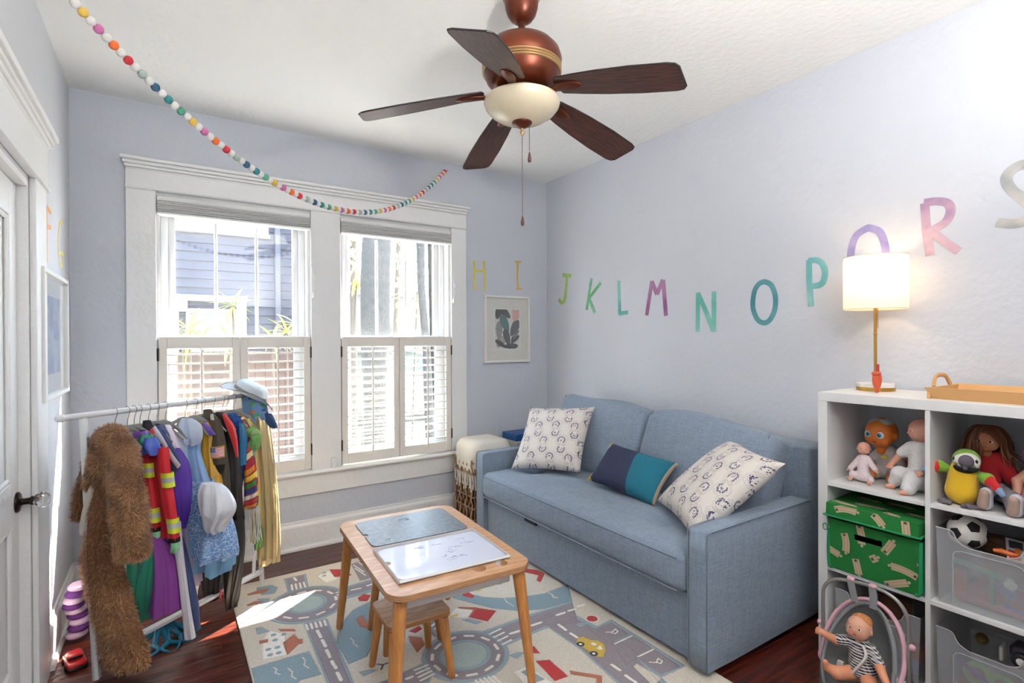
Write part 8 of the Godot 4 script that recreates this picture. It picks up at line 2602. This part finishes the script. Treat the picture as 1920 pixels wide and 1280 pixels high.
func bouncer() -> void:
	var o := thing("doll_bouncer", "grey toy baby bouncer with a pink handle arch in front of the shelf", "doll bouncer", Vector3(2.1, 0, -0.885), -PI / 2)
	var steel := mat("#8d8a88", 0.35, 0.5)
	var pink := mat("#c79aa6", 0.5)
	var grey := mat("#77797c", 0.55)
	# the tall hoop that everything hangs from
	var hoop := [Vector3(-0.139, 0.012, 0.02), Vector3(-0.139, 0.2, 0.0), Vector3(-0.139, 0.36, 0.0), Vector3(-0.13, 0.405, 0.0), Vector3(-0.1, 0.437, 0.0), Vector3(-0.05, 0.452, 0.0), Vector3(0.0, 0.459, 0.0), Vector3(0.05, 0.46, 0.0), Vector3(0.1, 0.445, 0.0), Vector3(0.13, 0.41, 0.0), Vector3(0.139, 0.36, 0.0), Vector3(0.139, 0.2, 0.0), Vector3(0.139, 0.012, 0.02)]
	put("frame", tb(curve(hoop, 4), 0.0065, 10), steel, o)
	put("frame", tb(curve([Vector3(-0.139, 0.25, 0.0), Vector3(-0.13, 0.13, -0.06), Vector3(-0.12, 0.012, -0.11), Vector3(0.0, 0.01, -0.125), Vector3(0.12, 0.012, -0.11), Vector3(0.13, 0.13, -0.06), Vector3(0.139, 0.25, 0.0)], 4), 0.006, 10), steel, o)
	for s in [-1.0, 1.0]:
		put("pivot_cap", lt([Vector2(0.01, 0.0), Vector2(0.011, 0.006), Vector2(0.008, 0.014), Vector2(0.001, 0.016)], 14, Vector3.ZERO, true), pink, o).transform = Transform3D(Basis(Vector3(0, 0, 1), -s * PI / 2), Vector3(s * 0.143, 0.255 if s < 0 else 0.3, 0.0))
		put("strap_clip", bx(Vector3(s * 0.036 - 0.005, 0.463, 0.0), Vector3(0.024, 0.016, 0.02), 0.005), pink, o)
		put("strap", cloth_tube([[0.458, s * 0.036 - 0.018, s * 0.036 + 0.008, 0.004, 0.003], [0.42, s * 0.034 - 0.014, s * 0.034 + 0.012, 0.003, 0.0], [0.38, s * 0.03 - 0.012, s * 0.03 + 0.012, 0.004, -0.005]], 0.0, 3, 0.0, 24, 8, false), mat("#85878b", 0.8), o)
	# seat shell: a deep egg-shaped dish that leans back
	var rows := []
	var seat_t := Transform3D(Basis(Vector3.RIGHT, -0.5), Vector3(0.0, 0.2, 0.03))
	for j in 9:
		var t := j / 8.0
		var ring := PackedVector3Array()
		for i in 44:
			var a := TAU * i / 44.0
			var egg := 1.0 - 0.12 * sin(a)
			ring.append(seat_t * Vector3(cos(a) * 0.108 * egg * sqrt(t) , sin(a) * 0.185 * sqrt(t), -0.075 + 0.08 * t * t))
		rows.append(ring)
	rows.reverse()
	var b := MB.new()
	b.grid(rows, true)
	var pad := woven("#6d6f70", "#8b8d8e", 8.0, 0.4, 0.3)
	pad.cull_mode = BaseMaterial3D.CULL_DISABLED
	put("seat_pad", b, pad, o)
	var lip := []
	for i in 45:
		var a := TAU * i / 44.0
		var egg := 1.0 - 0.12 * sin(a)
		lip.append(seat_t * Vector3(cos(a) * 0.11 * egg, sin(a) * 0.188, 0.006))
	put("seat_rim", tb(lip, Vector2(0.01, 0.008), 10, false), grey, o)
	var handle := []
	for i in 25:
		var a := lerpf(-0.35, PI + 0.35, i / 24.0)
		handle.append(seat_t * Vector3(cos(a) * 0.128, 0.02 + sin(a) * 0.185, -0.01))
	put("handle_arch", tb(handle, 0.0085, 10), pink, o)
	for k in [0, 24]:
		put("handle_knob", bl(handle[k], Vector3(0.016, 0.024, 0.016), 14, 10), pink, o)
	for k in 3:
		put("quilting", tb(curve([seat_t * Vector3(-0.055, 0.1 - k * 0.035, -0.042), seat_t * Vector3(0.0, 0.092 - k * 0.035, -0.055), seat_t * Vector3(0.055, 0.1 - k * 0.035, -0.042)], 5), 0.002, 6), pad, o)
	# the doll in the bouncer
	var d := thing("doll", "baby doll with ginger hair in a black and white striped romper in the bouncer", "doll", Vector3(2.1, 0, -0.885), -PI / 2, "")
	var sk := vinyl("#cc8a68")
	var tilt := Basis(Vector3.RIGHT, -0.25)
	head(d, Vector3(-0.005, 0.302, 0.02), 0.042, tilt * Basis(Vector3(0, 0, 1), 0.08), vinyl("#cf9a80"), "#3d5566", 0.8, "#b8382e")
	put("hair", bl(Vector3(-0.003, 0.323, 0.004), Vector3(0.034, 0.026, 0.033), 18, 12), grainy("#a5622e", "#c98a55", 0.8, 0.05, Vector3.ONE * 20, 99, 0.6), d)
	var p := Paint.new(1.0, 1.0, 128, Color("#d9d2d2"))
	for k in 10:
		p.poly([Vector2(0, k * 0.1), Vector2(1, k * 0.1), Vector2(1, k * 0.1 + 0.055), Vector2(0, k * 0.1 + 0.055)], Color("#15161f"))
	var stripes := printed(p.texture(), 0.9)
	stripes.uv1_triplanar = true
	stripes.uv1_scale = Vector3.ONE * 11
	put("romper", skin_over([[Vector3(0.01, 0.165, 0.025), Vector3(0.0, 0.235, 0.015), 0.046, 0.038], [Vector3(-0.03, 0.245, 0.02), Vector3(-0.058, 0.245, 0.05), 0.02, 0.019], [Vector3(0.035, 0.24, 0.02), Vector3(0.068, 0.215, 0.045), 0.02, 0.019]], 0.0042, 0.012), stripes, d)
	put("lace_trim", tb(curve([Vector3(0.02, 0.262, 0.05), Vector3(0.035, 0.235, 0.062), Vector3(0.02, 0.2, 0.073), Vector3(0.0, 0.165, 0.075), Vector3(-0.015, 0.13, 0.07)], 4), Vector2(0.003, 0.006), 6), mat("#cfc9c4", 0.9), d)
	for s in [-1.0, 1.0]:
		var el := Vector3(s * 0.07 + 0.005, 0.24 if s < 0 else 0.212, 0.055)
		var wr := Vector3(s * 0.098 + 0.006, 0.262 if s < 0 else 0.19, 0.085)
		var ab := [[el, wr, 0.0155, 0.0115]]
		hand(ab, wr, Vector3(s * 0.7, 0.25 if s < 0 else -0.45, 0.4), Vector3(0, 1, 0), 0.03)
		put("arm", skin_over(ab, 0.0026, 0.005), sk, d)
		var kn := Vector3(s * 0.05 + 0.01, 0.15, 0.1)
		var ft := Vector3(s * 0.035 + 0.02 * s, 0.11, 0.14) if s > 0 else Vector3(-0.075, 0.155, 0.105)
		put("leg", skin_over([[Vector3(s * 0.022 + 0.01, 0.145, 0.04), kn, 0.027, 0.022], [kn, ft, 0.021, 0.014], [ft, ft + Vector3(0, 0.022, 0.012), 0.012, 0.01]], 0.0032, 0.008), sk, d)
	put("waist_strap", cloth_tube([[0.18, -0.055, -0.035, 0.006, 0.07], [0.14, -0.06, -0.04, 0.006, 0.075]], 0.0, 3, 0.0, 20, 4, false), mat("#b9b5b2", 0.8), d)

# ---------------------------------------------------------------- small things
func build_small_things() -> void:
	# wicker basket with a throw, beside the sofa
	var o := thing("wicker_basket", "tall brown wicker basket between the far end of the sofa and the window", "basket", Vector3(1.93, 0, -3.36))
	var cane := [mat("#8a6446", 0.7), mat("#a58a70", 0.7), mat("#6f4a30", 0.7)]
	put("liner", bx(Vector3(0, 0.25, 0), Vector3(0.27, 0.48, 0.27), 0.01), mat("#3a281c", 0.9), o)
	for k in 10:
		var x := -0.126 + k * 0.028
		for f in 2:
			var pts := []
			for j in 13:
				var w := 0.007 * sin(j * PI / 1.5 + k * PI)
				pts.append(Vector3(x, 0.02 + j * 0.04, 0.142 + w) if f == 0 else Vector3(-0.142 - w, 0.02 + j * 0.04, x))
			put("cane", tb(pts, Vector2(0.005, 0.009), 6), cane[(k + f) % 3], o)
	for y in [0.08, 0.16, 0.24, 0.32, 0.4, 0.48]:
		put("weaver", tb([Vector3(0.142, y, 0.142), Vector3(-0.142, y, 0.142), Vector3(-0.142, y, -0.142)], 0.006, 6), cane[1], o)
	o = thing("throw_blanket", "cream knitted throw with a long fringe draped over the wicker basket", "blanket", Vector3(1.93, 0, -3.36))
	var wool := woven("#d3cec3", "#ece8df", 6.0, 0.8, 0.4)
	var b := MB.new()
	b.soft(Vector3(0.02, 0.5, 0.01), Vector3(0.34, 0.26, 0.33), 0.08, 10)
	put("cloth", b, wool, o, true)
	for k in 22:
		var p := Vector3(-0.14 + 0.026 * k, 0.4, 0.172) if k < 11 else Vector3(-0.152, 0.4, 0.16 - 0.026 * (k - 11))
		put("tassel", tb(curve([p, p + Vector3(0.003 * sin(k * 2.0), -0.05, 0.004), p + Vector3(0.005 * cos(k * 3.0), -0.1 - 0.02 * sin(k * 1.7), 0.002)], 3), 0.0055, 6), wool, o)
	o = thing("picture_book", "thick blue book with a yellow corner lying in the corner behind the sofa arm", "book", Vector3(2.33, 0.6, -3.4))
	put("cover", bx(Vector3.ZERO, Vector3(0.24, 0.05, 0.2), 0.003), mat("#1f4f8a", 0.5), o)
	put("corner", bx(Vector3(0.06, 0.0, 0.1), Vector3(0.08, 0.04, 0.004), 0.001), mat("#d3b23c", 0.5), o)
	o = thing("side_stand", "small stand in the room corner that carries the blue book", "stand", Vector3(2.33, 0, -3.4))
	put("body", bx(Vector3(0, 0.2875, 0), Vector3(0.26, 0.573, 0.24), 0.006), mat("#c9c6c0", 0.5), o)
	# bamboo tray with beads
	o = thing("bamboo_tray", "bamboo tray with a cut-out handle on the cube shelf, right of the lamp", "tray", Vector3(2.4, 1.12, -0.775))
	var bamboo := mat("#c99a62", 0.45)
	put("floor", bx2(Vector3(0, 0, 0), Vector3(0.27, 0.008, 0.39), 0.001), bamboo, o)
	for q in [[0.0, -1.0], [0.27, 1.0]]:
		b = MB.new()
		b.quad(Vector3(q[0], 0, 0), Vector3(q[0], 0, 0.39), Vector3(q[0] + q[1] * 0.02, 0.042, 0.41), Vector3(q[0] + q[1] * 0.02, 0.042, -0.02))
		b.quad(Vector3(q[0] - q[1] * 0.009, 0, 0.39), Vector3(q[0] - q[1] * 0.009, 0, 0), Vector3(q[0] + q[1] * 0.011, 0.042, -0.02), Vector3(q[0] + q[1] * 0.011, 0.042, 0.41))
		b.quad(Vector3(q[0] + q[1] * 0.02, 0.042, -0.02), Vector3(q[0] + q[1] * 0.02, 0.042, 0.41), Vector3(q[0] + q[1] * 0.011, 0.042, 0.41), Vector3(q[0] + q[1] * 0.011, 0.042, -0.02))
		put("long_side", b, bamboo, o)
	put("end_side", bx2(Vector3(-0.012, 0, -0.014), Vector3(0.282, 0.04, -0.004), 0.002), bamboo, o)
	put("handle", tb(curve([Vector3(0.05, 0.04, -0.012), Vector3(0.09, 0.078, -0.018), Vector3(0.18, 0.078, -0.018), Vector3(0.22, 0.04, -0.012)], 5), Vector2(0.009, 0.006), 8), bamboo, o)
	var tones := ["#2f7f8c", "#3a2420", "#7a2f2a", "#4a2a48", "#c04a3a", "#27231f"]
	for k in 6:
		var c := Vector3(2.49 + 0.015 * (k % 3), 1.14, -0.69 + k * 0.045)
		var pts := []
		for i in 13:
			pts.append(c + Vector3(cos(i * TAU / 12) * 0.024, 0.004 * sin(i * 2.0), sin(i * TAU / 12) * 0.02))
		tag(put("bead_string", tb(pts, 0.006, 7, false), mat(tones[k], 0.4)), ["teal", "dark brown", "brick red", "plum", "bright coral", "black"][k] + " string of beads coiled in the bamboo tray", "beads", "bead strings in the bamboo tray")
	# orange toy, red car, wig, striped sock, sensor
	o = thing("toy_figure", "small orange toy figure with one arm raised in front of the lamp base", "toy", Vector3(2.465, 1.12, -0.985))
	var orange := mat("#c4512c", 0.5)
	put("body", cloth_tube([[0.072, -0.021, 0.021, 0.014], [0.05, -0.022, 0.022, 0.015], [0.028, -0.015, 0.015, 0.012], [0.02, -0.012, 0.012, 0.01]], 0.0, 3, 0.0, 20, 8, false), orange, o)
	for s in [-1.0, 1.0]:
		put("leg", tb([Vector3(s * 0.008, 0.03, 0), Vector3(s * 0.006, 0.001, 0.0)], [0.007, 0.004], 8), orange, o)
	put("cap", bx(Vector3(-0.006, 0.08, 0), Vector3(0.042, 0.016, 0.024), 0.005), orange, o)
	put("arm", tb([Vector3(0.006, 0.085, 0), Vector3(0.006, 0.118, 0)], 0.006, 8), mat("#a52f26", 0.5), o)
	o = thing("toy_car", "bright red toy car on the floor by the left baseboard", "toy", Vector3(-0.325, 0, -2.83), 0.25)
	var red := mat("#c4161c", 0.3)
	put("body", bx(Vector3(0, 0.022, 0), Vector3(0.066, 0.024, 0.12), 0.007), red, o)
	put("cabin", bx(Vector3(0, 0.042, -0.005), Vector3(0.056, 0.022, 0.065), 0.009), red, o)
	put("rear_window", bx(Vector3(0, 0.044, 0.029), Vector3(0.042, 0.01, 0.004), 0.001), mat("#1a1416", 0.1), o)
	put("bumper", bx(Vector3(0, 0.012, 0.06), Vector3(0.064, 0.012, 0.006), 0.002), mat("#1b1b1d", 0.6), o)
	for q in [[-0.033, -0.036], [0.033, -0.036], [-0.033, 0.036], [0.033, 0.036]]:
		put("wheel", bl(Vector3(q[0], 0.0125, q[1]), Vector3(0.006, 0.0125, 0.0125), 14, 8), mat("#151517", 0.7), o)
	o = thing("blue_wig", "wavy bright blue wig lying on the floor under the costumes", "wig", Vector3(-0.02, 0, -2.86))
	for k in 11:
		var a := -0.5 + k * 0.33
		var d := Vector3(cos(a), 0, sin(a))
		var n := Vector3(-d.z, 0, d.x) * 0.014 * (1.0 if k % 2 else -1.0)
		put("lock", tb(curve([Vector3(0, 0.07, 0), d * 0.04 + Vector3(0, 0.05, 0), d * 0.08 + n + Vector3(0, 0.02, 0), d * 0.12 - n + Vector3(0, 0.012, 0), d * 0.155 + n + Vector3(0, 0.007, 0)], 3), [0.012, 0.012, 0.012, 0.012, 0.011, 0.011, 0.01, 0.01, 0.009, 0.008, 0.006, 0.004, 0.001], 8), mat("#12708f", 0.4), o)
	o = thing("striped_tail", "purple and white striped plush tail on the floor behind the furry costume", "costume part", Vector3(-0.345, 0, -3.07))
	for k in 9:
		put("stripe", bl(Vector3(0.01 * sin(k * 0.9), 0.032 + k * 0.026, 0.01 * cos(k)), Vector3(0.042, 0.02, 0.042), 14, 8), mat("#5c2a70" if k % 2 else "#c3a6bd", 0.9), o)
	o = thing("alarm_sensor", "small white plastic sensor standing on the window stool between the windows", "sensor", Vector3(0.925, 0.5072, BACK + 0.034))
	put("case", bx(Vector3(0, 0.032, 0), Vector3(0.034, 0.064, 0.02), 0.003), mat("#e9e9e8", 0.4), o)
